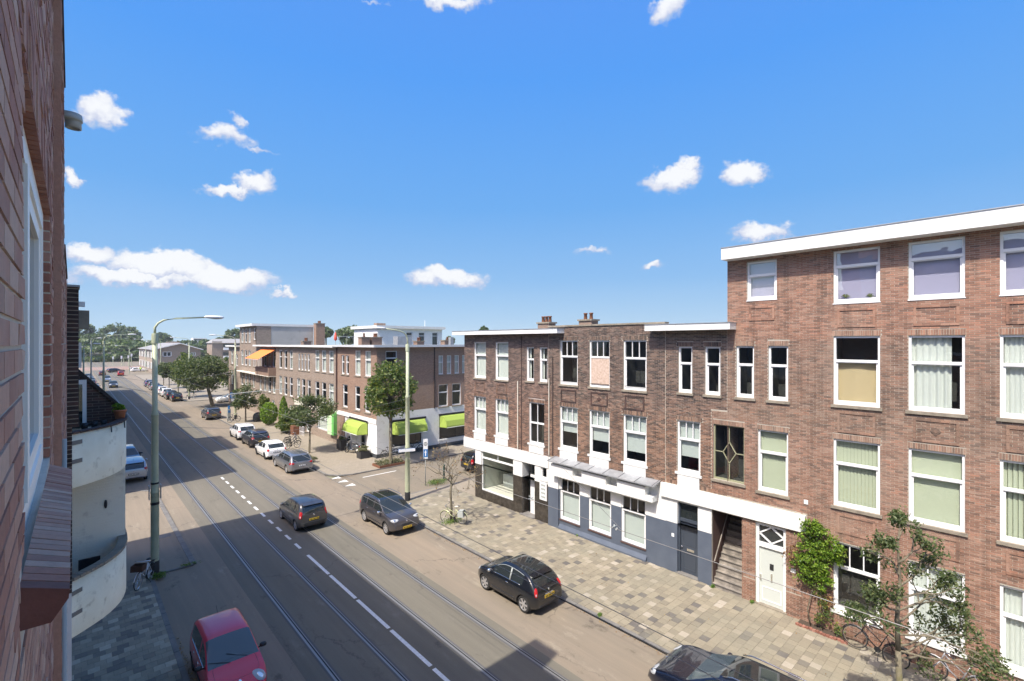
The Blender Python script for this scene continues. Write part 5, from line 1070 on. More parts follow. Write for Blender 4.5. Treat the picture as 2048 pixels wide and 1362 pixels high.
P = np.concatenate([rg.normal(0, 1, (90, 3))*np.array([.05, .10, .10])+np.array([-.1, c, z]) for c, z in ((.1, 1.6), (-.2, 1.35), (-.3, .95), (-.35, .6), (.3, 1.7), (-.15, .4), (-.75, .3))]); leafmesh('lower_foliage', P, .045, M['leaf'], t, rg); P = np.concatenate([rg.normal(0, 1, (70, 3))*np.array([.04, .12, .12])+np.array([-.08, c, z]) for c, z in ((.75, 2.3), (.62, 2.6), (-.4, 1.1))]); leafmesh('reddish_leaves', P, .045, M['leaf_brown'], t, rg)
part('stem', MB().tube([(-.05, .1, -.05), (-.1, .2, .6), (-.05, .05, 1.4), (-.1, 0, 2.4)], .022, 6).tube([(-.05, -.25, -.05), (-.1, -.3, .7), (-.1, -.1, 1.8)], .018, 6), M['bark'], t, True)
B = [(19.2+random.uniform(0, .3), 0, 4.3+i*.12, 0, PV, 0) for i in range(14)]
t = thing('planting_edge', 'broken red brick edging round the planting strip under the climbing plant', 'edging', (19.2, 5, PV), 0, None, True); part('soil', MB().box(19.22, 19.59, 4.3, 5.8, PV-.02, PV+.03), M['soil'], t)
for i in range(15):
    mb = MB(); mb.obox((19.17+random.uniform(-.03, .03), 4.3+i*.105, PV+.035), .05, .045, .035, random.uniform(-.5, .5), random.uniform(-.2, .2)); part('brick', mb, M['brick_red'], t)
# planting bed of the shop tree, weeds and fallen leaves
t = thing('planting_bed', 'raised planting bed with rusty edge round the shop tree', 'planter', (19.3, 35.9, 0), 0, None, True); part('edge', MB().box(18.2, 20.6, 35.55, 35.62, 0, .26).box(18.2, 20.6, 36.8, 36.87, 0, .26).box(18.2, 18.27, 35.62, 36.8, 0, .26).box(20.53, 20.6, 35.62, 36.8, 0, .26), M['rust'], t); part('soil', MB().box(18.27, 20.53, 35.62, 36.8, 0, .2), M['soil'], t)
rg = np.random.default_rng(5); P = np.stack([rg.uniform(18.3, 20.5, 900), rg.uniform(35.65, 36.75, 900), rg.uniform(.2, .55, 900)], 1); leafmesh('plants', P, .06, M['leaf_grey'], t, rg)
def tufts(label, cx, cy, r, n, m='grass', h=.18, name='grass_tuft', sq=1.):
    rg = np.random.default_rng(int(abs(cx*77+cy*13))); P = np.stack([cx+rg.normal(0, r, n), cy+rg.normal(0, r*sq, n), PV+rg.uniform(0, h, n)], 1); o = leafmesh(name, P, .05, M[m], None, rg, -.2, .3); tag(o, label, 'grass'); del o['category']; return o
for a in ((15.75, 22.2, .28, 500), (2.75, 25.5, .13, 420), (19.4, 29.2, .42, 900), (19.5, 7.45, .05, 90), (3.9, 26.02, .22, 90), (19.5, 9.0, .06, 60), (14.4, 10.9, .05, 60), (19.5, 16.2, .05, 50), (15.4, 2.3, .25, 200)): tufts('weeds growing out of the pavement', *a, h=.10 if a[3] < 400 else .2, sq=.15 if a[:2] == (3.9, 26.02) else .6)
rg = np.random.default_rng(9); P = np.concatenate([np.stack([14.2+rg.normal(0, .05, 260), rg.uniform(3, 26, 260), np.full(260, .012)], 1), np.stack([2.68+rg.normal(0, .05, 380), rg.uniform(7, 20, 380), np.full(380, .012)], 1), np.stack([rg.uniform(14.2, 19, 140), rg.uniform(2, 27, 140), np.full(140, PV+.012)], 1), np.stack([15.2+rg.normal(0, .9, 130), 35.3+rg.normal(0, .15, 130), np.full(130, .02)], 1)])
o = leafmesh('fallen_leaves', P, .028, M['leaf_brown'], None, rg, 4., .7); o['label'] = 'dry fallen leaves along the kerbs'
# ------------------------------------------------------------------ far background
FT = 'tall trees beyond the square'
k = 0
for (x, Z, top, hw, mm, lab) in [(160, 320, 640, 24, 'leaf_far', 'tall tree rising just right of the mossy lintel end'), (190, 300, 664, 24, 'leaf_far', 'broad tree behind the left pair of lamp posts'), (228, 330, 648, 32, 'leaf_far', 'tallest broad domed tree beyond the end of the street'), (252, 345, 652, 26, 'leaf_far', 'domed tree just right of the tallest far tree'), (205, 285, 690, 18, 'leaf_far', 'lower tree in front of the tallest far tree'), (266, 290, 668, 20, 'leaf_far', 'rounded lighter tree left of the gabled apartment block'),
    (288, 300, 682, 18, 'leaf_far', 'lower tree at the left corner of the gabled apartment block'), (303, 340, 682, 20, 'leaf_far', 'tree top behind the near lamp post'), (325, 330, 664, 18, 'leaf_far', 'dark tree rising above the roof of the gabled apartment block'), (175, 270, 700, 16, 'leaf_far', 'low tree above the left lamp post base'), (245, 280, 686, 18, 'leaf_far', 'tree behind the junction lights'), (140, 260, 690, 20, 'leaf_far', 'tree mostly hidden by the near brick wall'),
    (110, 300, 655, 30, 'leaf_far', 'large tree hidden behind the near brick wall'), (410, 300, 680, 14, 'leaf_far', 'tree between the gabled block and the second apartment block'), (470, 260, 656, 22, 'leaf_far', 'broad tree behind the roof left of the tall row house'), (440, 240, 676, 9, 'leaf_far', 'small tree left of the broad tree behind the second apartment block'), (427, 300, 692, 11, 'leaf_far', 'low tree left of the second apartment block')]:
    vx, uy = pix(x, Z); s = Z/FX; H = CH+(685-top)*s; r = hw*s; k += 1
    tree('tall_tree', lab, vx, uy, H-r*.95, r, r*1.05, 60, 70, .8, mm, .4, 100+k, group=FT, z0=0, nbr=4, spread=.27, hollow=.5)
for (x, Z, top, hw, lab) in [(652, 190, 654, 14, 'dark tree top just right of the tall brick chimney'), (700, 170, 649, 27, 'domed dark tree crown rising behind the flat shop roofs'), (968, 160, 653, 9, 'small tree top showing above the brick corner house roof'), (900, 150, 674, 9, 'low tree top behind the shop roofs, left of the brick corner house')]:
    vx, uy = pix(x, Z); s = Z/FX; H = CH+(685-top)*s; r = hw*s; k += 1; tree('tall_tree', lab, vx, uy, H-r*.8, r, r*.85, 50, 60, .5, 'leaf_far', .4, 100+k, z0=0, nbr=4, spread=.3)
x, y = pix(463, 100); tree('garden_tree', 'bright bush-like tree beside the end house of the row', x, y+3, 4.0, 2.6, 3.6, 30, 70, .2, 'leaf', .12, 140, z0=0)
# gabled apartment block
t = thing('apartment_block', 'low brick apartment block with broad pitched roof and white windows', 'building', (26, 200, 0), 0, None, True); S2 = mapS(200.)
va, vb = 20.0, 33.6; rid = (va+vb)/2+.8
gop = [(22.6, 25.2, 5.4, 7.1), (30.6, 32.2, 5.5, 6.8), (22.6, 24.2, 2.0, 3.4), (30.6, 32.2, 2.0, 3.4)]
facade(S2, va, vb, 0, 8.0, gop, M['brickwork_tan'], t); part('gable', MB().add([(va, 200, 8.0), (vb, 200, 8.0), (rid, 200, 9.9)], [(0, 1, 2)]), M['brickwork_tan'], t)
for g in gop: f = part('window', MB().mbox(S2, g[0], g[0]+.3, .1, .2, g[2], g[3]).mbox(S2, g[1]-.3, g[1], .1, .2, g[2], g[3]).mbox(S2, (g[0]+g[1])/2-.1, (g[0]+g[1])/2+.1, .1, .2, g[2], g[3]).mbox(S2, g[0], g[1], .1, .2, g[2], g[2]+.2).mbox(S2, g[0], g[1], .1, .2, g[3]-.2, g[3]), M['white_frame'], t); part('pane', MB().mbox(S2, g[0], g[1], .22, .24, g[2], g[3]), M['car_glass'], f)
part('house_body', MB().box(va, vb, 200.3, 245, 0, 7.99), M['brickwork_tan'], t)
part('roof', MB().add([(va-.7, 199.2, 7.8), (rid, 199.2, 10.1), (vb+.7, 199.2, 7.8), (va-.7, 246, 7.8), (rid, 246, 10.1), (vb+.7, 246, 7.8)], [(0, 1, 4, 3), (1, 2, 5, 4)]), M['roof_tile'], t)
part('verge', MB().add([(va-.7, 199.15, 7.8), (rid, 199.15, 10.1), (vb+.7, 199.15, 7.8), (va-.7, 199.15, 7.5), (rid, 199.15, 9.75), (vb+.7, 199.15, 7.5)], [(0, 1, 4, 3), (1, 2, 5, 4)]), M['white_paint'], t)
WS = mapE(20.0)
for i in range(9):
    a = 202+i*4.8; mb = MB()
    for z in (1.2, 4.9):
        mb = MB().mbox(WS, a, a+.2, -.12, -.01, z, z+2.2).mbox(WS, a+2.4, a+2.6, -.12, -.01, z, z+2.2).mbox(WS, a, a+2.6, -.12, -.01, z+2.2, z+2.3); f = part('window', mb, M['white_frame'], t); part('pane', MB().mbox(WS, a+.2, a+2.4, -.08, -.02, z, z+2.1), M['car_glass' if i % 2 else 'blind_white'], f)
for i in range(6): part('chimney', MB().box(24+i*.0+4.5, 25+4.5, 215+i*5, 216+i*5, 9.2, 10.6), M['brickwork_shop'], t)
# second block and far pale buildings
va, _ = pix(424, 190); vx, uy = pix(441, 190); t = thing('apartment_block', 'brick apartment block with grey roof left of the tall row house', 'building', (vx, uy, 0), 0, None, True)
x0, U2 = pix(424, 175); x1 = x0+4.; facade(mapS(U2), x0, x0+3.2, 0, 10.6, [], M['brickwork_tan'], t); part('house_body', MB().box(x0+.01, x0+26, U2+.1, U2+9, 0, 10.0), M['brickwork_tan'], t)
part('roof', MB().add([(x0-.4, U2-.4, 10.0), (x0-.4, U2+9.4, 10.0), (x0+1.2, U2+4.5, 11.6), (x0+26, U2-.4, 10.0), (x0+26, U2+9.4, 10.0), (x0+26, U2+4.5, 11.6)], [(0, 2, 5, 3), (1, 4, 5, 2), (0, 1, 2)]), M['roof_tile'], t)
for z in (7.4, 4.4): part('balcony_band', MB().box(x0+3.6, x0+16, U2-.7, U2-.05, z, z+.9), M['sign_white'], t); part('window_band', MB().box(x0+3.6, x0+16, U2-.02, U2+.05, z+.95, z+2.2), M['car_glass'], t)
for (xp, Z, y0, y1, wd, lab) in [(402, 420, 676, 700, 16, 'distant pale building with flat roof behind the gabled block'), (425, 380, 679, 700, 10, 'distant pale building right of the far tree')]:
    x0, U2 = pix(xp-wd, Z); x1, _ = pix(xp+wd, Z); s = Z/FX; zt = CH+(685-y0)*s; t = thing('distant_building', lab, 'building', (x0, U2, 0), 0, None, True); part('wall', MB().box(x0, x1, U2, U2+10, 0, zt), M['plaster'], t)
    for k in range(3): part('window_band', MB().box(x0+.5, x1-.5, U2-.1, U2-.01, zt-2-3*k, zt-.7-3*k), M['car_glass'], t)
x0, U2 = pix(200, 262); t = thing('kiosk', 'pale pinkish graffiti-covered low building beyond the crossing', 'building', (x0, U2, 0), 0, None, True); part('wall', MB().box(x0-7, x0+6, U2, U2+5, 0, 4.2), mat('pink_wall', rough=.9, fn=mottled((.5, .36, .36), (.66, .60, .60), .6, 4)), t); part('roof_band', MB().box(x0-7.3, x0+6.3, U2-.4, U2+5, 4.2, 4.5), M['white_paint'], t)
hd = MB(); rg = np.random.default_rng(61); P = []
for (xa, xb, Z, h) in ((165, 215, 250, 2.0), (215, 262, 255, 1.4), (262, 290, 258, 1.6)):
    for i in range(700): vx, uy = pix(rg.uniform(xa, xb), Z); P.append((vx, uy+rg.uniform(-1, 1), rg.uniform(0, h)))
o = leafmesh('hedge', np.array(P), .45, M['leaf_dark'], None, rg); o['label'] = 'low hedges along the far side of the square'
rg = np.random.default_rng(66); P, _ = crownpts(rg, (0, 350, 4), 190, 30, 9, 260, 60, .09, .2); P[:, 2] = np.abs(P[:, 2]); o = leafmesh('woods', P, 1.5, M['leaf_far'], None, rg); o['label'] = 'dense woods closing the view beyond the square'

# thin summer haze that lightens the far trees
hz = part('haze', MB().box(-470, 470, -140, 660, -1.1, 34), mat('haze_air'), None); hz['kind'] = 'stuff'; hm = M_h = MATS['haze_air']; hm.node_tree.nodes.clear()
vo_ = hm.node_tree.nodes.new('ShaderNodeVolumePrincipled'); vo_.inputs['Density'].default_value = .00028; vo_.inputs['Color'].default_value = (.93, .96, 1, 1); vo_.inputs['Anisotropy'].default_value = .2
ho_ = hm.node_tree.nodes.new('ShaderNodeOutputMaterial'); hm.node_tree.links.new(vo_.outputs[0], ho_.inputs['Volume'])
# ------------------------------------------------------------------ cars
def spline(pts, n):
    P = np.array(pts, float); N = len(P); out = []
    seg = np.hypot(*np.diff(P, axis=0).T); tot = seg.sum()
    for i in range(N-1):
        p0 = P[max(i-1, 0)]; p1 = P[i]; p2 = P[i+1]; p3 = P[min(i+2, N-1)]; m = max(2, int(round(n*seg[i]/tot)))
        l = seg[i]; m1 = (p2-p0)/max(np.hypot(*(p2-p0)), 1e-6)*l; m2 = (p3-p1)/max(np.hypot(*(p3-p1)), 1e-6)*l
        if len(pts[i]) > 2: pass
        for j in range(m):
            t = j/m; h = (2*t**3-3*t**2+1, t**3-2*t**2+t, -2*t**3+3*t**2, t**3-t**2); out.append(h[0]*p1+h[1]*m1+h[2]*p2+h[3]*m2)
    out.append(P[-1]); o = [out[0]]
    for q in out[1:]:
        q = np.array([max(q[0], o[-1][0]+.006), q[1]]); o.append(q)
    return o
def paint(name, col, metal=.0, rough=.3):
    return mat('paint_'+name, col, rough, metal, .5, 1.)
def car(label, x, y, heading, L, Wd, H, top, belt, ws, rw, sides, pm, wheel=.31, ax=None, zb=.20, detail=True, seams=(), rails=None, roofm=None, trim=0., tail=None, head=None, group=None, plate='yellow_plate', spoke=10, mirror=None, cat='car', roofw=.80, name='parked_car', glassm='car_glass', wiper=False, hand=(), lowdark=False, rimm='rim', kd_=''):
    """top: side profile (x,z) from tail to nose; ws/rw: x-range of windscreen and rear window; sides: x-ranges of side windows"""
    t = thing(name, label, cat, (x, y, .0), heading, group)
    st = spline(top, 46 if detail else 26); xs = [p[0] for p in st]; hL = L/2; hw = Wd/2; gmax = H-np.interp(0, [b[0] for b in belt], [b[1] for b in belt])
    ax = ax or (-.36*L+.06, .36*L-.03)
    def belt_at(X): return float(np.interp(X, [b[0] for b in belt], [b[1] for b in belt]))
    def halfw(X):
        d = hL-abs(X); c = .62 if X > 0 else .5
        return hw*(1-(.20 if X > 0 else .15)*max(0, 1-d/c)**2.3)
    rings = []
    for X, zt in st:
        w_ = halfw(X); b_ = min(belt_at(X), zt-.015); d = hL-abs(X); z0 = zb+.13*max(0, 1-d/.5)**2
        g = max(zt-b_, .01); k = min(1, g/gmax); wt = w_*(.94-(.94-roofw)*k); hh = b_-z0
        R = [(0, z0), (.82*w_, z0), (.955*w_, z0+.05), (.99*w_, z0+.26*hh), (w_, z0+.55*hh), (.992*w_, z0+.80*hh), (.965*w_, z0+.95*hh), (.94*w_, b_), (.935*w_, b_+.03*g),
             (.935*w_+(wt-.935*w_)*.86, b_+.80*g), (wt*.965, b_+.90*g), (wt*.86, b_+.965*g), (wt*.5, b_+.992*g), (0, zt)]
        rings.append(R)
    nr = len(rings[0]); Vv = []; ring_n = 2*nr-2
    for (X, _), R in zip(st, rings):
        for (yy, zz) in R: Vv.append((X, yy, zz))
        for (yy, zz) in R[-2:0:-1]: Vv.append((X, -yy, zz))
    F, Mi = [], []
    for i in range(len(st)-1):
        xm = (xs[i]+xs[i+1])/2
        for j in range(ring_n):
            k = (j+1) % ring_n; jj = j if j < nr-1 else ring_n-1-j; m_ = 0
            if jj <= 1: m_ = 4
            elif lowdark and jj == 2: m_ = 4
            elif jj == 8 and any(a < xm < b for a, b in sides): m_ = 1
            elif jj >= 10 and ws[0] < xm < ws[1]: m_ = 2
            elif jj >= 11 and rw[0] < xm < rw[1]: m_ = 3
            elif roofm and jj >= 11 and rw[1] <= xm <= ws[0]: m_ = 5
            F.append((i*ring_n+j, i*ring_n+k, (i+1)*ring_n+k, (i+1)*ring_n+j)); Mi.append(m_)
    for e, base in ((0, 0), (1, (len(st)-1)*ring_n)):
        f = tuple(base+j for j in range(ring_n)); F.append(f if e == 0 else f[::-1]); Mi.append(0)
    me = bpy.data.meshes.new('tmp'); me.from_pydata(Vv, [], F)
    mats = [pm, M['car_glass'], M[glassm], M['car_glass'], M['black_plastic'], M[roofm] if roofm else pm, M['groove']]
    for m_ in mats: me.materials.append(m_)
    me.polygons.foreach_set('material_index', Mi)
    bm = bmesh.new(); bm.from_mesh(me); bmesh.ops.recalc_face_normals(bm, faces=bm.faces); bm.to_mesh(me); bm.free()
    if detail:
        cm = MB()
        for X in ax:
            for s in (-1, 1): cm.lathe([(0, s*(hw+.2)), (wheel+.045, s*(hw+.2)), (wheel+.045, s*(hw-.26)), (0, s*(hw-.26))], 28, (X, 0, wheel), 'Y')
        cme = bpy.data.meshes.new('cut'); cme.from_pydata(cm.v, [], cm.f)
        for m_ in mats: cme.materials.append(m_)
        cme.polygons.foreach_set('material_index', [6]*len(cme.polygons)); bm = bmesh.new(); bm.from_mesh(cme); bmesh.ops.remove_doubles(bm, verts=bm.verts, dist=1e-5); bmesh.ops.recalc_face_normals(bm, faces=bm.faces); bm.to_mesh(cme); bm.free()
        A = bpy.data.objects.new('tmpA', me); Bc = bpy.data.objects.new('tmpB', cme); COL.objects.link(A); COL.objects.link(Bc)
        md = A.modifiers.new('b', 'BOOLEAN'); md.operation = 'DIFFERENCE'; md.object = Bc; md.solver = 'EXACT'
        dg = bpy.context.evaluated_depsgraph_get(); nm = bpy.data.meshes.new_from_object(A.evaluated_get(dg)); bpy.data.objects.remove(A); bpy.data.objects.remove(Bc)
        if len(nm.polygons) > 200: me = nm
    groups = {'body': [], 'side_window': [], 'side_window_': [], 'windscreen': [], 'rear_window': [], 'roof_panel': []}
    for p in me.polygons:
        c = p.center; mi = p.material_index
        g = {1: 'side_window' if c.y > 0 else 'side_window_', 2: 'windscreen', 3: 'rear_window', 5: 'roof_panel'}.get(mi, 'body')
        groups[g].append(p)
    body = None
    for g, ps in groups.items():
        if not ps: continue
        vm = {}; vs = []; fs = []; ms = []
        for p in ps:
            ff = []
            for vi in p.vertices:
                if vi not in vm: vm[vi] = len(vs); vs.append(tuple(me.vertices[vi].co))
                ff.append(vm[vi])
            fs.append(tuple(ff)); ms.append({0: 0, 4: 1, 6: 2}.get(p.material_index, 0) if g == 'body' else 0)
        q = MB(); q.v = vs; q.f = fs; q.m = ms
        mm = [pm, M['black_plastic'], M['groove']] if g == 'body' else {'side_window': M['car_glass'], 'side_window_': M['car_glass'], 'windscreen': M[glassm], 'rear_window': M['car_glass'], 'roof_panel': M[roofm] if roofm else pm}[g]
        o = part(g.strip('_'), q, mm, t, True)
        if g == 'body':
            body = o
            try: o.data.set_sharp_from_angle(angle=math.radians(48))
            except Exception: pass
    # wheels
    for X in ax:
        for s in (-1, 1):
            tw = .2; yo = s*(hw-.035-tw/2)
            ty = MB().lathe([(wheel*.70, -tw/2), (wheel*.94, -tw/2), (wheel, -tw/2+.03), (wheel, tw/2-.03), (wheel*.94, tw/2), (wheel*.70, tw/2), (wheel*.70, -tw/2)], 24 if detail else 12, (X, yo, wheel), 'Y'); wh = part('wheel', ty, M['tyre'], t, True)
            rm = MB(); yf = yo+s*(tw/2-.012)
            if detail:
                rm.lathe([(wheel*.74, yf+s*.008), (wheel*.66, yf+s*.01), (wheel*.63, yf-s*.03)], 24, (X, 0, wheel), 'Y'); rm.lathe([(0, yf+s*.012), (wheel*.16, yf+s*.01), (wheel*.18, yf-s*.02)], 12, (X, 0, wheel), 'Y')
                for k in range(spoke):
                    a = 2*math.pi*k/spoke; rm.obox((X+math.cos(a)*wheel*.38, yf-s*.004, wheel+math.sin(a)*wheel*.38), wheel*.27, .008, wheel*(.11 if spoke < 8 else .055), 0, 0, -a)
                part('rim', rm, M[rimm], wh); part('brake_disc', MB().lathe([(0, yf-s*.05), (wheel*.6, yf-s*.05)], 16, (X, 0, wheel), 'Y'), M['dark_metal'], wh)
            else: rm.lathe([(0, yf+s*.01), (wheel*.6, yf+s*.008)], 10, (X, 0, wheel), 'Y'); part('rim', rm, M[rimm], wh)
    def surf(X, zf):
        R = rings[int(np.argmin([abs(x-X) for x in xs]))]; z0, b_ = R[0][1], R[7][1]; z_ = z0+(b_-z0)*zf
        return float(np.interp(z_, [r[1] for r in R[2:8]], [r[0] for r in R[2:8]])), z_
    fullbm = bmesh.new(); fm_ = bpy.data.meshes.new('t'); fm_.from_pydata(Vv, [], F); fullbm.from_mesh(fm_); bvh = BVHTree.FromBMesh(fullbm); fullbm.free(); bpy.data.meshes.remove(fm_)
    def patch(nm_, P0, dv, ru, rv, m_, pw=.8, off=.007, tilt=0., par=None):
        dv = Vector(dv).normalized(); u_ = Vector((0, 0, 1)).cross(dv).normalized(); v_ = dv.cross(u_); P0 = Vector(P0); q = MB(); n_ = 18; R_ = 4
        if tilt: u_, v_ = u_*math.cos(tilt)+v_*math.sin(tilt), v_*math.cos(tilt)-u_*math.sin(tilt)
        f = lambda c: math.copysign(abs(c)**pw, c)
        def hit(a, b, o_):
            p = P0+u_*a+v_*b+dv*1.2; h = bvh.ray_cast(p, -dv, 2.2)[0]
            return (h if h is not None else P0+u_*a+v_*b)+dv*o_
        pts = [hit(0, 0, off)]
        for k in range(1, R_+1):
            for i in range(n_): a = 2*math.pi*i/n_; pts.append(hit(ru*f(math.cos(a))*k/R_, rv*f(math.sin(a))*k/R_, off if k < R_ else off*.6))
        for i in range(n_): a = 2*math.pi*i/n_; pts.append(hit(ru*f(math.cos(a)), rv*f(math.sin(a)), -.01))
        fs = [(0, 1+i, 1+(i+1) % n_) for i in range(n_)]
        for k in range(R_):
            for i in range(n_): fs.append((1+k*n_+i, 1+(k+1)*n_+i, 1+(k+1)*n_+(i+1) % n_, 1+k*n_+(i+1) % n_))
        q.add(pts, fs); return part(nm_, q, m_, par or t, True)
    for (L_, sg_, nm_, mm_) in ((tail, -1, 'taillight', M['red_light']), (head, 1, 'headlight', M['lamp_glass'])):
        z_, ru, rv, phi = L_; ph = math.radians(phi)
        for s in (-1, 1):
            lo = patch(nm_, (sg_*(hL-.34), s*(hw-.34), z_), (sg_*math.cos(ph), s*math.sin(ph), .12), ru, rv, mm_)
            if detail and sg_ > 0: patch('lamp_bulb', (sg_*(hL-.34), s*(hw-.34), z_), (sg_*math.cos(ph), s*math.sin(ph), .12), ru*.45, rv*.55, M['chrome'], 1., .012, 0, lo)
            if detail and sg_ < 0: patch('reversing_lamp', (sg_*(hL-.34), s*(hw-.34), z_-rv*.45), (sg_*math.cos(ph), s*math.sin(ph), .12), ru*.35, rv*.28, M['lamp_glass'], 1., .011, 0, lo)
    def xhit(z_, sg_):
        h = bvh.ray_cast(Vector((sg_*(hL+1), 0, z_)), Vector((-sg_, 0, 0)), 3)[0]; return h.x if h is not None else sg_*hL
    pz = .66 if H > 1.4 else .6; xr = xhit(pz, -1)-.012; xf = xhit(.43, 1)+.012
    pl = part('number_plate', MB().box(xr, xr+.05, -.26, .26, pz-.055, pz+.055), M[plate], t); pl2 = part('number_plate', MB().box(xf-.05, xf, -.26, .26, .375, .485), M[plate], t)
    if detail:
        for (pp, X0) in ((pl, xr-.004), (pl2, xf)):
            z_ = pz-.025 if X0 < 0 else .405; q = MB()
            for k in range(8):
                if k in (2, 5): q.box(X0, X0+.004, -.21+k*.052, -.19+k*.052, z_+.022, z_+.03)
                else: q.box(X0, X0+.004, -.225+k*.056, -.19+k*.056, z_, z_+.05)
            part('plate_characters', q, M['plate_black'], pp)
        patch('grille', (hL-.3, 0, .56), (1, 0, .1), .36, .055, M['black_plastic'], .6, .004); patch('lower_grille', (hL-.3, 0, .33), (1, 0, 0), .5, .05, M['black_plastic'], .5, .004)
        patch('rear_bumper_trim', (-hL+.3, 0, .36), (-1, 0, 0), hw*.72, .06, M['black_plastic'], .5, .004); patch('badge', (hL-.3, 0, .68), (1, 0, .3), .045, .045, M['chrome'], 1., .010); patch('rear_badge', (-hL+.3, 0, .85), (-1, 0, .1), .04, .04, M['chrome'], 1., .010)
        def gapline(P0, dv, ru, rv, pw=.45, n_=40):
            dv = Vector(dv).normalized(); u_ = Vector((0, 0, 1)).cross(dv).normalized(); v_ = dv.cross(u_); P0 = Vector(P0); f = lambda c: math.copysign(abs(c)**pw, c); pts = []
            for i in range(n_+1):
                a = 2*math.pi*i/n_; p = P0+u_*ru*f(math.cos(a))+v_*rv*f(math.sin(a))+dv*1.2; h = bvh.ray_cast(p, -dv, 2.4)[0]
                if h is not None: pts.append(h-dv*.0005)
            if len(pts) > 8: part('panel_gap', MB().tube(pts, .004, 4, False), M['black_plastic'], t)
        gapline((-hL+.3, 0, .80), (-1, 0, .12), hw*.74, .27); gapline((hL-.62, 0, .9), (.32, 0, 1), hw*.74, .36)
        patch('plate_recess', (-hL+.3, 0, pz), (-1, 0, 0), .31, .085, M['black_plastic'], .5, .003)
        mx, mz = mirror or (ws[0]+(ws[1]-ws[0])*.55, belt_at(ws[1])+.10)
        for s in (-1, 1):
            q = MB(); q.ell((mx, s*(hw+.09), mz), .07, .10, .065, 12, 7, .8); q.tube([(mx, s*(hw*.9), mz-.06), (mx, s*(hw+.06), mz-.02)], .022, 5); part('mirror', q, mirrorm[0], t, True)
        for X in seams:
            for s in (-1, 1):
                R = rings[int(np.argmin([abs(x-X) for x in xs]))]; part('door_seam', MB().tube([(X, s*(r[0]-.0015), r[1]) for r in R[3:9]], .0035, 4), M['black_plastic'], t)
        for (X, zf) in hand:
            for s in (-1, 1):
                yy, zz = surf(X, zf); part('handle', MB().ell((X, s*(yy+.008), zz), .085, .016, .016, 10, 5), M['chrome'] if pm.name != 'paint_x' else pm, t, True)
        for s in (-1, 1):
            P_ = [(X, s*(R[8][0]+.006), R[8][1]+.004) for (X, _), R in zip(st, rings) if sides[0][0] <= X <= sides[-1][1]]
            if len(P_) > 3: part('window_trim', MB().tube(P_, .011, 5), M['chrome'] if H < 1.5 else M['black_plastic'], t, True)
            P_ = [(X, s*(R[3][0]+.002), R[3][1]) for (X, _), R in zip(st, rings) if ax[0]+wheel+.1 <= X <= ax[1]-wheel-.1]
            if len(P_) > 3: part('side_moulding', MB().tube(P_, .018, 5), M['black_plastic'], t, True)
        if kd_ == 'tiny':
            for s in (-1, 1):
                R = rings[int(np.argmin([abs(x+.37) for x in xs]))]; part('door_pillar', MB().tube([(-.37, s*(R[8][0]+.004), R[8][1]), (-.35, s*(R[9][0]+.004), R[9][1]-.01)], .035, 5), M['pole_grey'], t, True)
                R2 = [(X, s*(R[9][0]+.004), R[9][1]) for (X, _), R in zip(st, rings) if sides[0][0]-.1 <= X <= ws[0]+.35]; part('window_top_glint', MB().tube(R2, .010, 5), M['pole_grey'], t, True)  # grey tube drawn in place of the reflection along the window top
            patch('plate_garnish', (-hL+.3, 0, pz+.085), (-1, 0, 0), .20, .022, M['chrome'], .6, .014)
        if kd_ in ('tiny', 'hatch', 'suv', 'sporty'):
            R = rings[int(np.argmin([abs(x-rw[1]) for x in xs]))]; q = MB(); q.obox((rw[1]-.07, 0, R[12][1]-.012), .12, R[11][0]*.92, .012, 0, 0, -.22); part('spoiler', q, pm, t)
        if kd_ == 'hatch': patch('rear_bumper', (-hL+.3, 0, .42), (-1, 0, 0), hw*.86, .11, M['black_plastic'], .4, .006)
        if rails:
            a, b = rails
            for s in (-1, 1):
                P_ = []
                for k in range(9):
                    X = a+(b-a)*k/8; R = rings[int(np.argmin([abs(x-X) for x in xs]))]; P_.append((X, s*R[10][0]*1.0, R[11][1]+(.05 if 0 < k < 8 else 0)))
                part('roof_rail', MB().tube(P_, .016, 6), M['chrome'] if rails_m[0] else M['black_plastic'], t, True)
        if wiper:
            q = MB()
            for (a, b) in (((ws[1]-.05, .35), (ws[1]-.28, -.15)), ((ws[1]-.03, -.1), (ws[1]-.22, -.62))):
                def sp(p):
                    R = rings[int(np.argmin([abs(x-p[0]) for x in xs]))]; return (p[0], p[1], float(np.interp(abs(p[1]), [r[0] for r in R[:8:-1]], [r[1] for r in R[:8:-1]]))+.015)
                q.tube([sp(a), sp(((a[0]+b[0])/2, (a[1]+b[1])/2)), sp(b)], .008, 4)
            part('wiper', q, M['black_plastic'], t)
        part('aerial', MB().tube([(rw[1]+.15, 0, H-.02), (rw[1]-.02, 0, H+.14)], .006, 4), M['black_plastic'], t)
    return t, rings, xs, body
mirrorm = [M['black_plastic']]; rails_m = [True]
UP, DN = math.pi/2, -math.pi/2                                        # driving away from / towards the camera end
PK = 'cars parked along the far kerb'
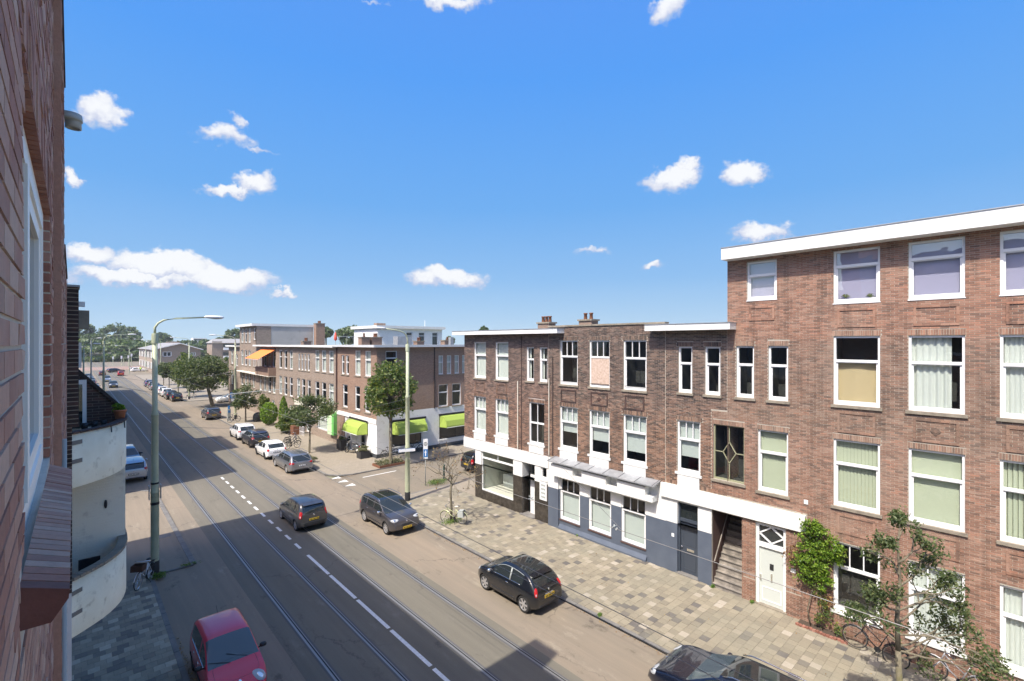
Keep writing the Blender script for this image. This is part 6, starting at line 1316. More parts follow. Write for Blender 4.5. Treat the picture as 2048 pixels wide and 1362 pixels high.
# shapes: tail -> nose
def prof(kind):
    if kind == 'tiny': return dict(L=3.55, Wd=1.63, H=1.49, top=[(-1.775, .44), (-1.765, .72), (-1.71, .90), (-1.61, 1.03), (-1.30, 1.31), (-.95, 1.43), (-.35, 1.49), (.15, 1.44), (.60, 1.21), (.98, .985), (1.30, .93), (1.58, .82), (1.72, .66), (1.775, .46)],
        belt=[(-1.8, .86), (-1.2, .97), (.6, .94), (1.0, .91), (1.4, .84), (1.8, .66)], ws=(.22, .93), rw=(-1.60, -1.22), sides=[(-1.02, -.44), (-.30, .64)], seams=(-.36, .80), hand=((-.22, .86),), tail=(.86, .065, .15, 35), head=(.74, .115, .115, 38), wheel=.315, ax=(-1.13, 1.17), roofw=.70, spoke=6)
    if kind == 'hatch': return dict(L=3.65, Wd=1.62, H=1.52, top=[(-1.825, .45), (-1.815, .80), (-1.78, .98), (-1.60, 1.36), (-1.42, 1.48), (-.7, 1.52), (.0, 1.50), (.30, 1.42), (.72, 1.14), (1.02, .98), (1.45, .90), (1.70, .76), (1.80, .60), (1.825, .44)],
        belt=[(-1.83, .92), (-1.3, .97), (.6, .93), (1.0, .92), (1.4, .86), (1.83, .66)], ws=(.22, 1.0), rw=(-1.79, -1.50), sides=[(-1.34, -.98), (-.92, -.26), (-.16, .62)], seams=(-.98, -.22, .84), hand=((-.78, .84), (-.05, .84)), tail=(.90, .10, .19, 42), head=(.78, .17, .12, 42), wheel=.30, ax=(-1.17, 1.25), roofw=.78, spoke=10)
    if kind == 'suv': return dict(L=4.16, Wd=1.76, H=1.58, top=[(-2.08, .48), (-2.07, .84), (-2.03, 1.02), (-1.80, 1.36), (-1.56, 1.51), (-.7, 1.57), (.0, 1.56), (.35, 1.48), (.85, 1.17), (1.16, 1.04), (1.65, .97), (1.94, .84), (2.05, .66), (2.08, .46)],
        belt=[(-2.1, .96), (-1.3, 1.05), (.6, 1.0), (1.1, .98), (1.6, .93), (2.1, .74)], ws=(.28, 1.14), rw=(-2.01, -1.66), sides=[(-1.50, -1.06), (-.98, -.24), (-.12, .74)], seams=(-1.04, -.18, .96), hand=((-.86, .84), (.0, .84)), tail=(.94, .16, .10, 42), head=(.82, .20, .065, 44), wheel=.33, ax=(-1.27, 1.27), roofw=.78, zb=.24, spoke=10)
    if kind == 'estate': return dict(L=4.75, Wd=1.85, H=1.50, top=[(-2.375, .45), (-2.36, .82), (-2.31, .96), (-2.05, 1.28), (-1.82, 1.42), (-.9, 1.48), (-.1, 1.48), (.30, 1.40), (.85, 1.10), (1.15, .95), (1.75, .88), (2.15, .74), (2.33, .58), (2.375, .44)],
        belt=[(-2.4, .90), (-1.6, .98), (.6, .92), (1.1, .90), (1.7, .84), (2.4, .64)], ws=(.24, 1.12), rw=(-2.28, -1.90), sides=[(-1.95, -1.22), (-1.14, -.44), (-.32, .66)], seams=(-1.16, -.36, .98), hand=((-.98, .84), (-.15, .84)), tail=(.82, .21, .085, 38), head=(.66, .20, .10, 42), wheel=.33, ax=(-1.42, 1.42), roofw=.70, spoke=10)
    if kind == 'sporty': return dict(L=4.0, Wd=1.71, H=1.46, top=[(-2.0, .46), (-1.98, .80), (-1.93, .92), (-1.62, 1.20), (-1.25, 1.38), (-.55, 1.46), (.0, 1.44), (.32, 1.36), (.80, 1.09), (1.12, .94), (1.55, .86), (1.85, .70), (1.96, .55), (2.0, .42)],
        belt=[(-2.0, .88), (-1.3, .97), (.6, .90), (1.1, .88), (1.5, .82), (2.0, .62)], ws=(.24, 1.08), rw=(-1.88, -1.36), sides=[(-1.16, -.46), (-.30, .68)], seams=(-.36, .86), hand=((-.16, .84),), tail=(.82, .12, .12, 42), head=(.66, .18, .10, 42), wheel=.31, ax=(-1.25, 1.26), roofw=.76, spoke=10)
    if kind == 'round': return dict(L=3.50, Wd=1.50, H=1.48, top=[(-1.75, .46), (-1.74, .82), (-1.70, .96), (-1.52, 1.32), (-1.34, 1.43), (-.7, 1.48), (-.1, 1.46), (.18, 1.38), (.62, 1.12), (.98, .92), (1.32, .82), (1.60, .68), (1.72, .54), (1.75, .40)],
        belt=[(-1.8, .90), (-1.2, .95), (.5, .88), (.9, .86), (1.3, .78), (1.8, .58)], ws=(.10, .93), rw=(-1.68, -1.44), sides=[(-1.30, -.86), (-.80, -.22), (-.12, .60)], seams=(-.84, -.18, .80), hand=((-.66, .84), (-.04, .84)), tail=(.86, .08, .14, 42), head=(.66, .13, .125, 30), wheel=.28, ax=(-1.12, 1.2), roofw=.78, spoke=6)
def put(kind, label, x, y, hd, pm, **k):
    d = prof(kind); d.update(k); d['pm'] = pm; d['kd_'] = kind; return car(label, x, y, hd, **d)
black = paint('black', (.006, .007, .010), 0, .25); dgrey = paint('dark_grey', (.085, .083, .085), .6, .34); grey2 = paint('graphite', (.10, .092, .095), .6, .34); silver = paint('silver', (.27, .28, .30), .7, .32)
brown = paint('brown_grey', (.05, .045, .045), .5, .35); wh = M['white_car']; redm = paint('red', (.62, .016, .055), .0, .35); navy = paint('navy', (.010, .014, .03), .4, .25); bluegrey = paint('blue_grey', (.10, .14, .22), .5, .3); lsilver = paint('light_silver', (.36, .39, .43), .7, .3); bright_red = paint('bright_red', (.40, .02, .02), 0, .3); blue = paint('blue', (.02, .04, .14), .3, .3)
mirrorm[0] = M['chrome']
put('tiny', 'small black rounded hatchback with glass roof parked by the tiled pavement', 13.33, 14.2, UP, black, roofm='car_glass', plate='yellow_plate', group=PK, mirror=(.70, 1.02))
mirrorm[0] = dgrey
put('hatch', 'dark grey hatchback driving up the tram lane', 9.68, 28.25, UP, dgrey, name='driving_car')
mirrorm[0] = M['chrome']
put('suv', 'dark grey crossover with silver roof rails facing the viewer at the side street mouth', 13.12, 24.6, DN, grey2, rails=(-1.45, .35), roofm='car_glass', group=PK, rimm='rim')
mirrorm[0] = navy
put('estate', 'black estate car at the bottom edge, partly cut off, facing up the street', 13.25, 5.35, UP, navy, rails=(-1.8, .2), roofm='car_glass', group=PK, glassm='car_glass_pale', L=4.75)
mirrorm[0] = M['black_plastic']
put('round', 'small bright red hatchback parked at the bottom left, facing the viewer', 3.47, 16.6, DN, redm, glassm='car_glass_pale', wiper=True, name='parked_car', mirror=(.62, .98), rimm='dark_metal')
mirrorm[0] = silver
put('estate', 'silver-grey estate car parked beside the small street tree', 13.2, 40.9, UP, silver, rails=(-1.8, .2), group=PK, plate='sign_white')
put('sporty', 'white three-door hatchback behind the silver estate car', 13.2, 46.7, UP, wh, group=PK, plate='sign_white', rimm='dark_metal')
rails_m[0] = True
put('suv', 'dark brown-grey estate with roof rails between the two white cars', 13.5, 52.7, UP, brown, L=4.2, rails=(-1.5, .2), group=PK, rimm='dark_metal')
put('suv', 'white crossover parked beyond the dark estate with roof rails', 13.5, 57.6, UP, wh, group=PK, rimm='dark_metal', H=1.62)
put('suv', 'dark car parked alone under the large leaning tree', 13.8, 75.0, UP, grey2, group=PK)
far = dict(detail=False)
for i, (u, kd, pm, lab, v) in enumerate([(101.6, 'hatch', black, 'black hatchback, first of the far parked line beyond the second side street', 13.4), (106.0, 'suv', brown, 'dark brown crossover, second of the far parked line', 13.2), (112.0, 'suv', wh, 'white crossover in the far parked line', 13.2), (117.5, 'hatch', wh, 'white hatchback behind the white crossover in the far line', 13.2), (123, 'sporty', bluegrey, 'blue-grey car in the far parked line by the lamp post', 13.2), (128.5, 'estate', silver, 'silver car in the far parked line', 13.2), (134, 'hatch', dgrey, 'dark grey hatchback near the end of the far parked line', 13.2), (139.5, 'suv', blue, 'dark blue car, last of the far parked line', 13.2)]):
    put(kd, lab, v, u, UP, pm, group=PK, **far)
put('hatch', 'dark car with bright headlights coming down the tram lane', 6.9, 141.5, DN, dgrey, name='driving_car', **far); put('hatch', 'pale silver car following the dark oncoming car', 6.7, 164, DN, lsilver, name='driving_car', **far)
put('hatch', 'bright red car waiting far off at the crossing', 11.0, 190, UP, bright_red, name='driving_car', **far); put('sporty', 'dark maroon car far off on the tram lane left of the red car', 6.9, 196, UP, paint('maroon', (.10, .02, .02)), name='driving_car', **far)
put('estate', 'white car turning at the far crossing', 17.5, 214, 0.2, wh, name='driving_car', **far); put('estate', 'black car crossing the far junction', 11.0, 212, .3, black, name='driving_car', **far); put('hatch', 'white car at the right of the far junction', 22.5, 216, 0.1, wh, name='driving_car', **far)
LG = 'cars parked along the left kerb'
mirrorm[0] = lsilver
put('suv', 'pale silver crossover seen from behind, parked on the left beyond the pole', 3.30, 46.2, UP, lsilver, group=LG, plate='cream', rimm='dark_metal'); mirrorm[0] = M['black_plastic']
put('estate', 'blue-grey car facing the viewer, parked beyond the pale silver crossover', 3.25, 51.2, DN, bluegrey, group=LG, L=4.3)
for i, (u, kd, pm, lab) in enumerate([(112, 'suv', bluegrey, 'blue-grey car parked far along the left kerb'), (134, 'estate', lsilver, 'pale car parked on the left just before the sunlit stretch'), (150, 'hatch', silver, 'silver car parked on the left, mid distance'), (158, 'suv', dgrey, 'dark car parked on the left, mid distance'), (168, 'estate', silver, 'silver estate parked on the left, farther off'), (178, 'suv', black, 'black car parked on the left near the crossing')]): put(kd, lab, 3.4, u, UP, pm, group=LG, **far)
put('estate', 'white saloon car parked sideways in the second side street', 20.3, 93.9, math.pi, wh, detail=False)
put('hatch', 'dark car parked in the side street behind the bare tree', 24.6, 30.2, 0, black, plate='yellow_plate')
# ------------------------------------------------------------------ bicycles and other two-wheelers
def bike(label, x, y, hd, col, lean=.0, basket=None, pannier=None, saddle='black_plastic', z0=PV, group=None, mud=True, name='bicycle', steer=0.):
    t = thing(name, label, 'bicycle', (x, y, z0), 0, group); t.rotation_euler = (lean*math.cos(hd), lean*math.sin(hd), hd); r = .34
    fm = mat('bike_'+'_'.join(str(int(c*100)) for c in col), col, .35, .2)
    for X in (-.54, .54):
        w_ = part('wheel', MB().lathe([(r+.016*math.cos(a), .016*math.sin(a)) for a in np.linspace(0, 2*math.pi, 7)], 24, (X, 0, r), 'Y'), M['tyre'], t, True)
        part('rim', MB().lathe([(r-.018, -.012), (r-.03, -.010), (r-.03, .010), (r-.018, .012)], 24, (X, 0, r), 'Y'), M['chrome'], w_)
        sp = MB()
        for k in range(14): a = k*math.pi/7; sp.tube([(X, .0, r), (X+math.cos(a)*(r-.03), 0, r+math.sin(a)*(r-.03))], .0022, 3, False)
        sp.lathe([(0, -.04), (.025, -.04), (.025, .04), (0, .04)], 8, (X, 0, r), 'Y'); part('spokes', sp, M['chrome'], w_)
        if mud: part('mudguard', MB().tube([(X+(r+.035)*math.cos(a), 0, r+(r+.035)*math.sin(a)) for a in np.linspace(.5 if X < 0 else .25, 2.9, 9)], .016, 4), fm, t)
    f = MB(); bb = (-.08, 0, .30); hd_ = (.36, 0, .86); hl = (.40, 0, .62); st = (-.22, 0, .82)
    f.tube([bb, st], .016, 6); f.tube([hl, bb], .018, 6); f.tube([hd_, (-.16, 0, .55)], .016, 6); f.tube([(-.54, .05, r), bb], .010, 5); f.tube([(-.54, -.05, r), bb], .010, 5); f.tube([(-.54, .05, r), st], .009, 5); f.tube([(-.54, -.05, r), st], .009, 5); f.tube([(.34, 0, .92), hl], .02, 6); f.tube([hl, (.54, .05, r)], .012, 5); f.tube([hl, (.54, -.05, r)], .012, 5)
    part('frame', f, fm, t, True)
    part('handlebar', MB().tube([(.18, .30, 1.02), (.30, .24, 1.06), (.36, .0, 1.05), (.30, -.24, 1.06), (.18, -.30, 1.02)], .013, 6).tube([(.33, 0, .9), (.36, 0, 1.05)], .014, 6), M['chrome'], t, True)
    part('grip', MB().tube([(.20, .29, 1.03), (.10, .33, 1.0)], .02, 6).tube([(.20, -.29, 1.03), (.10, -.33, 1.0)], .02, 6), M['black_plastic'], t)
    s = MB(); s.ell((-.27, 0, .95), .14, .085, .04, 10, 6); s.tube([(-.22, 0, .8), (-.25, 0, .93)], .014, 6); part('saddle', s, M[saddle], t, True)
    c = MB(); c.lathe([(0, .03), (.09, .03), (.09, .04), (0, .04)], 14, (-.08, 0, .30), 'Y'); c.tube([(-.08, .05, .30), (-.02, .06, .14), (-.02, .14, .14)], .012, 5); c.tube([(-.08, -.05, .30), (-.14, -.06, .46), (-.14, -.14, .46)], .012, 5); part('crank', c, M['dark_metal'], t)
    part('rear_rack', MB().box(-.78, -.36, -.06, .06, .73, .745).tube([(-.62, .05, .74), (-.54, .05, r)], .008, 4).tube([(-.62, -.05, .74), (-.54, -.05, r)], .008, 4), M['black_plastic'], t)
    if basket: b = MB(); b.box(.42, .78, -.21, .21, .78, .80).box(.42, .44, -.21, .21, .80, 1.02).box(.76, .78, -.21, .21, .80, 1.02).box(.44, .76, -.21, -.19, .80, 1.02).box(.44, .76, .19, .21, .80, 1.02); part('basket', b, M[basket], t)
    if pannier: b = MB(); b.obox((-.58, .13, .56), .17, .06, .15, 0, .1).obox((-.58, -.13, .56), .17, .06, .15, 0, -.1).box(-.72, -.44, -.12, .12, .72, .76); part('pannier', b, M[pannier], t)
    part('kickstand', MB().tube([(-.1, .04, .28), (-.16, .2, .0)], .01, 5), M['black_plastic'], t)
    return t
bike('pale yellow-green bicycle with grey panniers leaning on the bare tree', 15.78, 22.0, math.radians(112), (.50, .52, .28), .12, pannier='pole_grey', saddle='cream')
bike('white bicycle with a dark front basket parked at the near green pole', 2.22, 25.2, math.radians(-118), (.62, .66, .70), .08, basket='wicker')
bike('black city bicycle leaning on the wall under the window, left of the sparse tree', 19.05, 3.55, UP, (.02, .02, .022), -.16, group=None); bike('silver-grey city bicycle leaning by the wall, right of the sparse tree', 19.0, 1.6, UP, (.30, .30, .31), -.14)
for k, (x, y, h, c, lab) in enumerate([(15.5, 48.0, .25, (.02, .02, .02), 'black bicycle, nearest of the group of bicycles on the far pavement'), (15.9, 49.2, .15, (.06, .06, .07), 'dark bicycle in the middle of the group of bicycles on the far pavement'), (16.2, 50.4, .3, (.10, .10, .11), 'bicycle at the back of the group of bicycles on the far pavement')]): bike(lab, x, y, h, c, .05, group='bicycles standing together on the far pavement')
bike('dark bicycle against the shop side wall behind the street sign', 23.2, 38.45, 0.05, (.02, .02, .02), .08); bike('bicycle against the shop side wall beside the tree trunk', 20.6, 38.4, 0, (.05, .05, .06), .08)
bike('dark bicycle parked at the foot of the pole with the parking sign', 15.2, 69.0, .4, (.02, .02, .02), .05); bike('bicycle at the foot of the far lamp post beside the dark parked cars', 15.8, 102.6, .3, (.08, .08, .08), .05)
def scooter(label, x, y, hd, bodym, cover=False, name='scooter'):
    t = thing(name, label, name, (x, y, PV), hd)
    for X in (-.6, .62): part('wheel', MB().lathe([(.24+.05*math.cos(a), .05*math.sin(a)) for a in np.linspace(0, 6.283, 7)], 16, (X, 0, .27), 'Y'), M['tyre'], t, True)
    part('body', MB().ell((-.45, 0, .62), .42, .18, .24, 12, 7).box(-.2, .35, -.15, .15, .28, .36).ell((.44, 0, .62), .08, .22, .34, 12, 7), bodym, t, True); part('seat', MB().ell((-.4, 0, .86), .38, .14, .07, 12, 6), M['black_plastic'], t, True)
    part('handlebar', MB().tube([(.42, 0, .9), (.34, 0, 1.08)], .03, 6).tube([(.3, .32, 1.08), (.34, 0, 1.1), (.3, -.32, 1.08)], .02, 6), M['chrome'], t); part('windshield', MB().box(.38, .40, -.2, .2, 1.1, 1.5), M['car_glass'], t)
    part('taillight', MB().ell((-.88, 0, .66), .04, .09, .06), M['red_light'], t, True); part('number_plate', MB().box(-.93, -.92, -.10, .10, .42, .58), M['yellow_plate'], t); part('front_fork', MB().tube([(.44, .05, .6), (.62, .05, .27)], .025, 5).tube([(.44, -.05, .6), (.62, -.05, .27)], .025, 5), M['chrome'], t); return t
scooter('dark grey motor scooter parked at the corner shop door', 18.9, 42.3, 2.0, paint('scooter_grey', (.10, .11, .12), .4, .3))
scooter('black motorbike parked by the row house doors', 18.0, 66.2, 1.2, M['black_plastic'], name='motorbike'); t = thing('covered_motorbike', 'motorbike under a dark grey cover beside the clipped shrubs', 'motorbike', (17.6, 67.8, PV), 1.0); part('cover', MB().ell((0, 0, .5), .95, .4, .62, 14, 8, .8), mat('tarp', (.05, .055, .06), .6), t, True)
# ------------------------------------------------------------------ street furniture
LP = 'pale green lamp posts carrying the tram wires'
def lamp(label, x, y, h, side, arm=2.3, r=.15, col='pole_green', detail=True, base=True, rise=.8):
    t = thing('street_lamp', label, 'street lamp', (x, y, 0), 0, LP if col == 'pole_green' else None); mb = MB()
    z1, z2 = h*.34, h*.66; mb.lathe([(r, 0), (r, z1), (r*1.06, z1+.01), (r*1.06, z1+.06), (r*.86, z1+.2), (r*.84, z2), (r*.9, z2+.01), (r*.9, z2+.06), (r*.66, z2+.2), (r*.62, h), (0, h)], 14); part('pole', mb, M[col], t, True)
    if base: part('pole_base', MB().lathe([(r*1.07, -.02), (r*1.07, .62), (r, .64)], 14), M['black_plastic'], t, True)
    mb = MB(); mb.lathe([(r*.8, h-.45), (r*.82, h-.1), (r*.7, h)], 12); part('collar', mb, M[col], t, True)
    P_ = [(0, 0, h-.05), (0, 0, h+rise*.35), (side*arm*.05, 0, h+rise*.62), (side*arm*.14, 0, h+rise*.82), (side*arm*.35, 0, h+rise*.95), (side*(arm-.3), 0, h+rise*1.08)]; part('arm', MB().tube(P_, [.05, .05, .045, .042, .038, .034], 8), M[col], t, True)
    hx = side*arm; hz = h+rise*1.1; mb = MB(); mb.ell((hx, 0, hz), .42, .15, .075, 14, 7, .8); lh = part('lamp_head', mb, M['sign_white'], t, True); part('lamp_lens', MB().ell((hx+side*.08, 0, hz-.05), .27, .11, .05, 12, 6), M['lamp_glass'], lh, True); return t
n1 = lamp('tall green lamp post in the left foreground with a dark base', 2.68, 26.1, 10.6, 1, 2.25, .155, rise=.72); part('clamp_band', MB().lathe([(.16, 3.1), (.165, 3.12), (.165, 3.2), (.16, 3.22)], 14).lathe([(.15, 4.0), (.156, 4.02), (.156, 4.06), (.15, 4.08)], 14), M['dark_metal'], n1); part('sign_back', MB().box(-.22, -.19, -.12, .12, 3.35, 3.95).box(.19, .22, -.12, .12, 3.35, 3.95), M['pole_grey'], n1)
n2 = lamp('tall green lamp post at the far side street corner, arm pointing left', 15.85, 27.2, 10.1, -1, 1.95, .16, rise=.9)
lamp('green lamp post on the left pavement in mid distance', 2.7, 72.8, 10.4, 1, 2.6, .14, rise=.7); lamp('green lamp post close to the left houses, partly hidden by the brick gable', 1.1, 83, 9.4, 1, 1.3, .13, rise=.6); lamp('dark thin pole on the left, between two lamp posts', 2.6, 118, 10.6, 1, 1.2, .13, 'pole_grey', rise=.4)
n5 = lamp('green lamp post by the blue parking sign', 15.9, 71.4, 10.2, -1, 2.6, .15, rise=.9); lamp('pale lamp post behind the tree, beyond the second side street', 15.4, 102, 10.2, -1, 2.4, .14, rise=.8); lamp('far pale lamp post near the junction', 15.4, 150, 10.0, -1, 2.4, .13, rise=.8)
lamp('thin far street lamp at the corner of the square', 13.5, 196, 8.4, -1, 3.2, .1, rise=.8, base=False); lamp('thin far street lamp left of the junction lights', 5.0, 235, 8.0, -1, 2.5, .1, rise=.6, base=False); lamp('far street lamp in front of the gabled apartment block', 19.0, 172, 9.6, -1, 3, .11, rise=.7, base=False); lamp('farther street lamp in front of the gabled apartment block', 19.0, 210, 10.6, -1, 3, .1, rise=.7, base=False)
sg = thing('street_name_sign', 'white street name board on the far corner lamp post', 'sign', (15.85, 27.2, 3.35)); part('board', MB().obox((-.16, -.2, 0), .52, .015, .09, math.radians(-20)), M['sign_white'], sg); part('board_edge', MB().obox((-.16, -.184, 0), .53, .006, .10, math.radians(-20)), M['blue_sign'], sg)
t = thing('traffic_sign', 'white zone panel above a blue square with white arrow on a thin grey post', 'sign', (18.45, 29.2, PV)); ang = math.radians(-25); part('post', MB().tube([(0, 0, 0), (0, 0, 3.15)], .03, 8), M['pole_grey'], t, True)
def plate(name, z0, z1, hw, m, parent, y=-.045, th=.012): return part(name, MB().obox((math.sin(ang)*-y*0, y, (z0+z1)/2), hw, th, (z1-z0)/2, 0), m, parent)
a = plate('zone_panel', 1.9, 3.3, .16, M['sign_white'], t); ring = MB().lathe([(.125, -.062), (.125, -.058), (.09, -.058), (.09, -.062)], 20, (0, 0, 2.95), 'Y'); part('ring', ring, M['plate_black'], a); b = MB()
b.box(-.035, .035, -.063, -.058, 2.88, 3.02); part('symbol', b, M['pole_grey'], a); bl = plate('blue_panel', 2.02, 2.58, .145, M['blue_sign'], t, -.062, .004); ar = MB().add([(-.09, -.068, 2.33), (.09, -.068, 2.33), (0, -.068, 2.52)], [(0, 1, 2)]); ar.box(-.035, .035, -.0685, -.0665, 2.10, 2.33); part('arrow', ar, M['sign_white'], bl); t.rotation_euler.z = ang
t = thing('parking_sign', 'blue parking sign on the green lamp post in mid distance', 'sign', (15.65, 71.2, 2.9)); part('board', MB().box(-.42, .28, -.05, -.02, 0, .75), M['blue_sign'], t); q = MB(); q.box(-.25, -.17, -.06, -.052, .1, .62).box(-.17, .05, -.06, -.052, .54, .62).box(-.17, .05, -.06, -.052, .30, .38).box(.05, .12, -.06, -.052, .34, .58); part('letter', q, M['sign_white'], t); part('lower_board', MB().box(-.3, .2, -.05, -.03, -.4, -.05), M['sign_white'], t)
t = thing('parking_meter', 'grey parking meter column left of the pole with the parking sign', 'parking meter', (14.9, 70.2, PV)); part('column', MB().box(-.18, .18, -.15, .15, 0, 1.55), M['pole_grey'], t); part('screen', MB().box(-.12, .12, -.165, -.15, 1.1, 1.4), M['blue_sign'], t); part('cap', MB().box(-.10, .10, -.1, .1, 1.55, 1.95), M['blue_sign'], t)
t = thing('bollard', 'dark green post bollard at the side street corner', 'bollard', (20.3, 29.6, PV)); part('post', MB().lathe([(.10, 0), (.10, .06), (.07, .08), (.065, .95), (.085, .98), (.085, 1.04), (0, 1.1)], 12), mat('bollard_green', (.02, .07, .05), .5), t, True)
t = thing('low_planter', 'dark square planter with a grey-green bush before the white shop corner', 'planter', (18.85, 39.9, PV)); part('box', MB().box(-.42, .42, -.4, .4, 0, .62), mat('planter_dark', (.03, .03, .033), .5), t); rg = np.random.default_rng(81); P, _ = crownpts(rg, (0, 0, .8), .58, .55, .35, 26, 70, .4, .1); leafmesh('bush', P, .05, M['leaf_grey'], t, rg)
t = thing('dark_planter', 'large dark planter box behind the scooter at the shop door', 'planter', (18.9, 44.3, PV)); part('box', MB().box(-.4, .4, -.5, .5, 0, .95), M['black_plastic'], t); rg = np.random.default_rng(82); P, _ = crownpts(rg, (0, 0, 1.1), .42, .5, .2, 16, 60, .4, .1); leafmesh('bush', P, .05, M['leaf_dark'], t, rg)
x, y = ground_pt(594, 868, PV); t = thing('rusty_planter', 'rust-brown square planter on the far pavement', 'planter', (x, y, PV)); part('box', MB().box(-.55, .55, -.5, .5, 0, .95), M['rust'], t); rg = np.random.default_rng(83); P, _ = crownpts(rg, (0, 0, 1.15), .5, .5, .3, 16, 60, .4, .1); leafmesh('bush', P, .06, M['leaf_dark'], t, rg)
x, y = ground_pt(607, 872, PV); t = thing('white_railing', 'white curled metal railing beside the rusty planter', 'railing', (x, y, PV)); q = MB()
for k in range(6): q.tube([(0, -.1+k*.4, 0), (0, -.1+k*.4, 1.6)], .03, 5)
for z in (.4, 1.0, 1.6): q.tube([(0, -.1, z), (0, 1.9, z)], .03, 5)
part('bars', q, M['sign_white'], t)
t = thing('plant_pot', 'terracotta pot with bushy green plant on the upper balcony rim', 'plant pot', (.80, 14.0, 8.485)); part('pot', MB().lathe([(0, 0), (.085, 0), (.115, .17), (.125, .17), (.125, .20), (.10, .20), (.09, .17), (0, .16)], 16), M['terracotta'], t, True); rg = np.random.default_rng(84); P, _ = crownpts(rg, (-.04, 0, .26), .13, .13, .11, 14, 60, .4, .1); leafmesh('foliage', P, .03, M['leaf_bright'], t, rg, thick=1)
t = thing('plant_tray', 'small dark pots standing along the upper balcony floor', 'pots', (.5, 13.9, 8.3)); 
for k in range(3): part('pot', MB().lathe([(0, 0), (.05, 0), (.06, .12), (0, .12)], 10, (-.3+k*.16, .1*k-.1, .05)), M['black_plastic'], t, True)
# traffic lights and small posts at the junction
for (xp, Z, h, lab) in [(243, 205, 4.2, 'traffic light post left of the far junction'), (257, 205, 4.4, 'traffic light post in the middle of the far junction'), (263, 210, 5.0, 'traffic light post at the right of the far junction'), (226, 215, 3.6, 'low sign post beyond the far junction')]:
    vx, uy = pix(xp, Z); t = thing('traffic_light', lab, 'traffic light', (vx, uy, 0), 0, 'traffic lights at the far junction'); part('post', MB().tube([(0, 0, 0), (0, 0, h)], .12, 6), M['pole_green'], t); part('signal_box', MB().box(-.3, .3, -.2, .2, h-.9, h+.3), M['sign_white'], t)
t = thing('junction_gate', 'pale metal portal frame at the far junction', 'sign gantry', (*pix(247, 210), 0)); part('frame', MB().tube([(0, 0, 0), (0, 0, 3.4), (5.5, 0, 3.6), (5.5, 0, 0)], .1, 5), M['pole_green'], t)
# ------------------------------------------------------------------ overhead wires
def wire(label, pts, r=.0065, sag=0., name='tram_wire', m='wire', group='tram wires'):
    P_ = []
    for a, b in zip(pts, pts[1:]):
        a = Vector(a); b = Vector(b); n = 10
        for i in range(n+(b == Vector(pts[-1]))): t = i/n; p = a.lerp(b, t); p.z -= sag*4*t*(1-t); P_.append(p)
    o = part(name, MB().tube(P_, r, 5), M[m]); return tag(o, label, 'wire', group)
W1_ = wire('contact wire over the left tram track', [(6.65, 2.0, 5.5), (6.5, 27, 5.5), (6.75, 50, 5.5), (6.5, 73, 5.5), (6.7, 118, 5.5), (6.6, 190, 5.5)]); wire('thin second wire just above the left contact wire', [(6.75, 2.0, 5.66), (6.6, 27, 5.85), (6.75, 73, 5.8)])
wire('contact wire over the right tram track, running down to the lower right', [(10.15, 1.0, 5.5), (10.0, 27, 5.5), (10.3, 50, 5.5), (10.1, 73, 5.5), (10.2, 118, 5.5), (10.1, 190, 5.5)], .008)
wire('span wire from the near left pole across the street to the far corner pole', [(2.7, 26.1, 6.5), (6.6, 26.4, 5.9), (10.1, 26.8, 5.9), (15.8, 27.2, 6.6)]); wire('lower span wire between the near left pole and the far corner pole', [(2.7, 26.1, 5.9), (6.6, 26.4, 5.55), (10.1, 26.8, 5.55), (15.8, 27.2, 6.1)], .007)
wire('span wire from the house wall above the grey door out to the tram wire', [(19.55, 20.0, 4.6), (14.5, 13.0, 5.3), (10.1, 7.0, 5.55)]); wire('cross span wire beyond the corner shop', [(2.8, 72.8, 6.3), (6.5, 72.6, 5.6), (10.1, 72, 5.6), (15.9, 71.4, 6.3)], .012)
wire('span wire near the corner shop door ending in a curved bracket', [(2.6, 44, 7.0), (6.6, 46, 5.8), (10.1, 47.0, 5.7), (19.6, 45.5, 5.8)], .014)
for (x, y, lab) in ((10.15, 10.2, 'small metal clamp on the right contact wire before the grey door'), (10.15, 7.2, 'small metal clamp on the right contact wire before the stairway'), (10.1, 27, 'clamp where the span wires meet the right contact wire'), (6.55, 26.6, 'clamp where the span wires meet the left contact wire')):
    q = MB(); rg = np.random.default_rng(int(y*10))
    for k in range(6): q.ell((x+rg.normal(0, .05), y+rg.normal(0, .06), 5.53+rg.normal(0, .03)), .025, .02, .02, 6, 4)
    q.tube([(x-.12, y, 5.55), (x+.12, y+.05, 5.52)], .012, 5); tag(part('wire_clamp', q, M['pole_grey']), lab, 'clamp', 'wire clamps')
t = thing('curved_bracket', 'thin curved metal arm holding the contact wire above the white hatchbacks', 'bracket', (10.1, 47, 5.4), 0, None, True); part('arm', MB().tube([(9.4, 47.4, 5.35), (9.6, 47.3, 5.6), (10.2, 47.1, 5.75), (12.2, 46.5, 5.9), (14.2, 46.0, 6.0), (14.6, 45.9, 5.85)], .03, 6), M['pole_grey'], t, True)
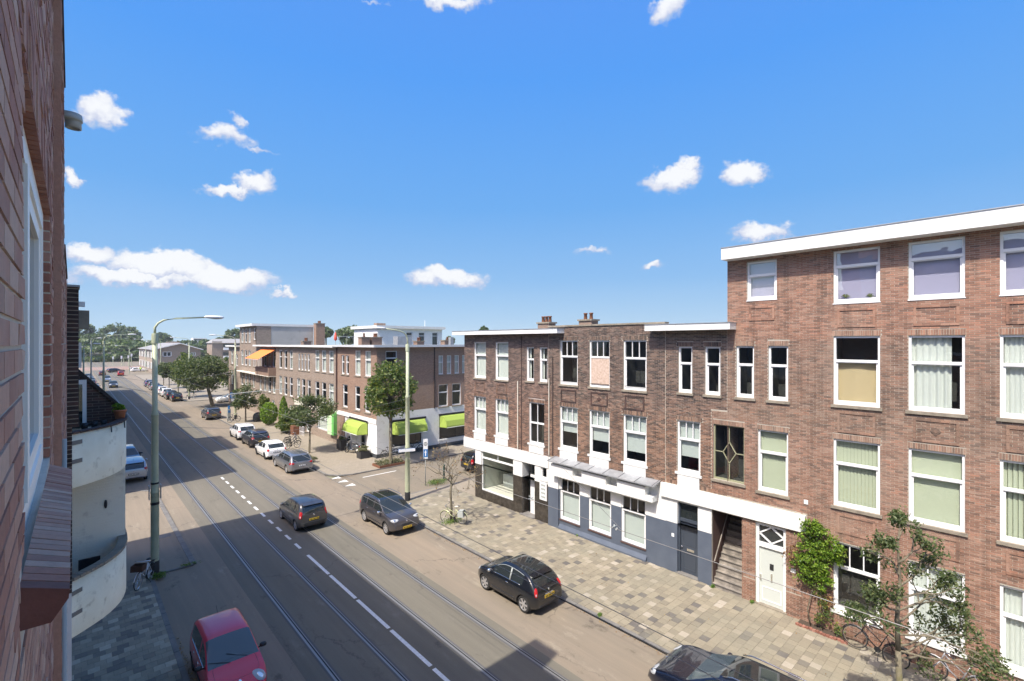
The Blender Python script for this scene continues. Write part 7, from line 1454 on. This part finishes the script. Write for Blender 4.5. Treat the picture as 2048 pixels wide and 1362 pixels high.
# distant pedestrian and cyclist
def person(label, x, y, shirt, trousers, h=1.75, stride=.25, rz=0.):
    t = thing('person', label, 'person', (x, y, PV), rz)
    me = bpy.data.meshes.new('body'); k = h/1.75
    Vx = [(0, 0, .95), (0, 0, 1.15), (0, 0, 1.38), (0, 0, 1.50), (0, 0, 1.60), (0, .0, 1.72), (0, .20, 1.40), (.05, .26, 1.12), (.12, .25, .90), (0, -.20, 1.40), (-.03, -.26, 1.12), (.08, -.26, .88), (0, .09, .90), (stride*.5, .10, .50), (stride*.7, .10, .08), (stride*.7+.16, .10, .04), (0, -.09, .90), (-stride*.2, -.10, .50), (-stride, -.10, .12), (-stride+.14, -.10, .04)]
    E = [(0, 1), (1, 2), (2, 3), (3, 4), (4, 5), (2, 6), (6, 7), (7, 8), (2, 9), (9, 10), (10, 11), (0, 12), (12, 13), (13, 14), (14, 15), (0, 16), (16, 17), (17, 18), (18, 19)]
    me.from_pydata([(a*k, b*k, c*k) for a, b, c in Vx], E, []); o = bpy.data.objects.new('body', me); COL.objects.link(o); md = o.modifiers.new('s', 'SKIN'); R = [.15, .14, .17, .06, .09, .09, .065, .05, .035, .065, .05, .035, .10, .07, .045, .04, .10, .07, .045, .04]
    for i, v in enumerate(me.skin_vertices[0].data): v.radius = (R[i]*k, R[i]*k*.9)
    me.skin_vertices[0].data[0].use_root = True; md2 = o.modifiers.new('u', 'SUBSURF'); md2.levels = 1; md2.render_levels = 1
    dg = bpy.context.evaluated_depsgraph_get(); nm = bpy.data.meshes.new_from_object(o.evaluated_get(dg)); bpy.data.objects.remove(o); nm.name = 'body'
    for m_ in (mat('skin', (.55, .33, .24), .6), shirt, trousers): nm.materials.append(m_)
    for p in nm.polygons: z = p.center.z/k; p.material_index = 0 if z > 1.47 or (z < .95 and abs(p.center.y) > .2*k) else (1 if z > .93 else 2); p.use_smooth = True
    b = bpy.data.objects.new('body', nm); link(b, t); part('hair', MB().ell((-.02*k, 0, 1.73*k), .10*k, .095*k, .10*k, 10, 6), M['plate_black'], t, True); return t
person('person in dark blue clothes standing by the far dark blue parked car', 12.6, 137.5, blue, mat('jeans', (.04, .05, .10), .8)); x, y = ground_pt(261, 743); person('person in a light top walking at the far junction', x, y, M['sign_white'], M['black_plastic'], rz=2.); x, y = ground_pt(281, 744); person('person in a yellow-green safety vest at the far junction', x, y, mat('hivis', (.5, .7, .05), .7), M['black_plastic'], rz=1.)
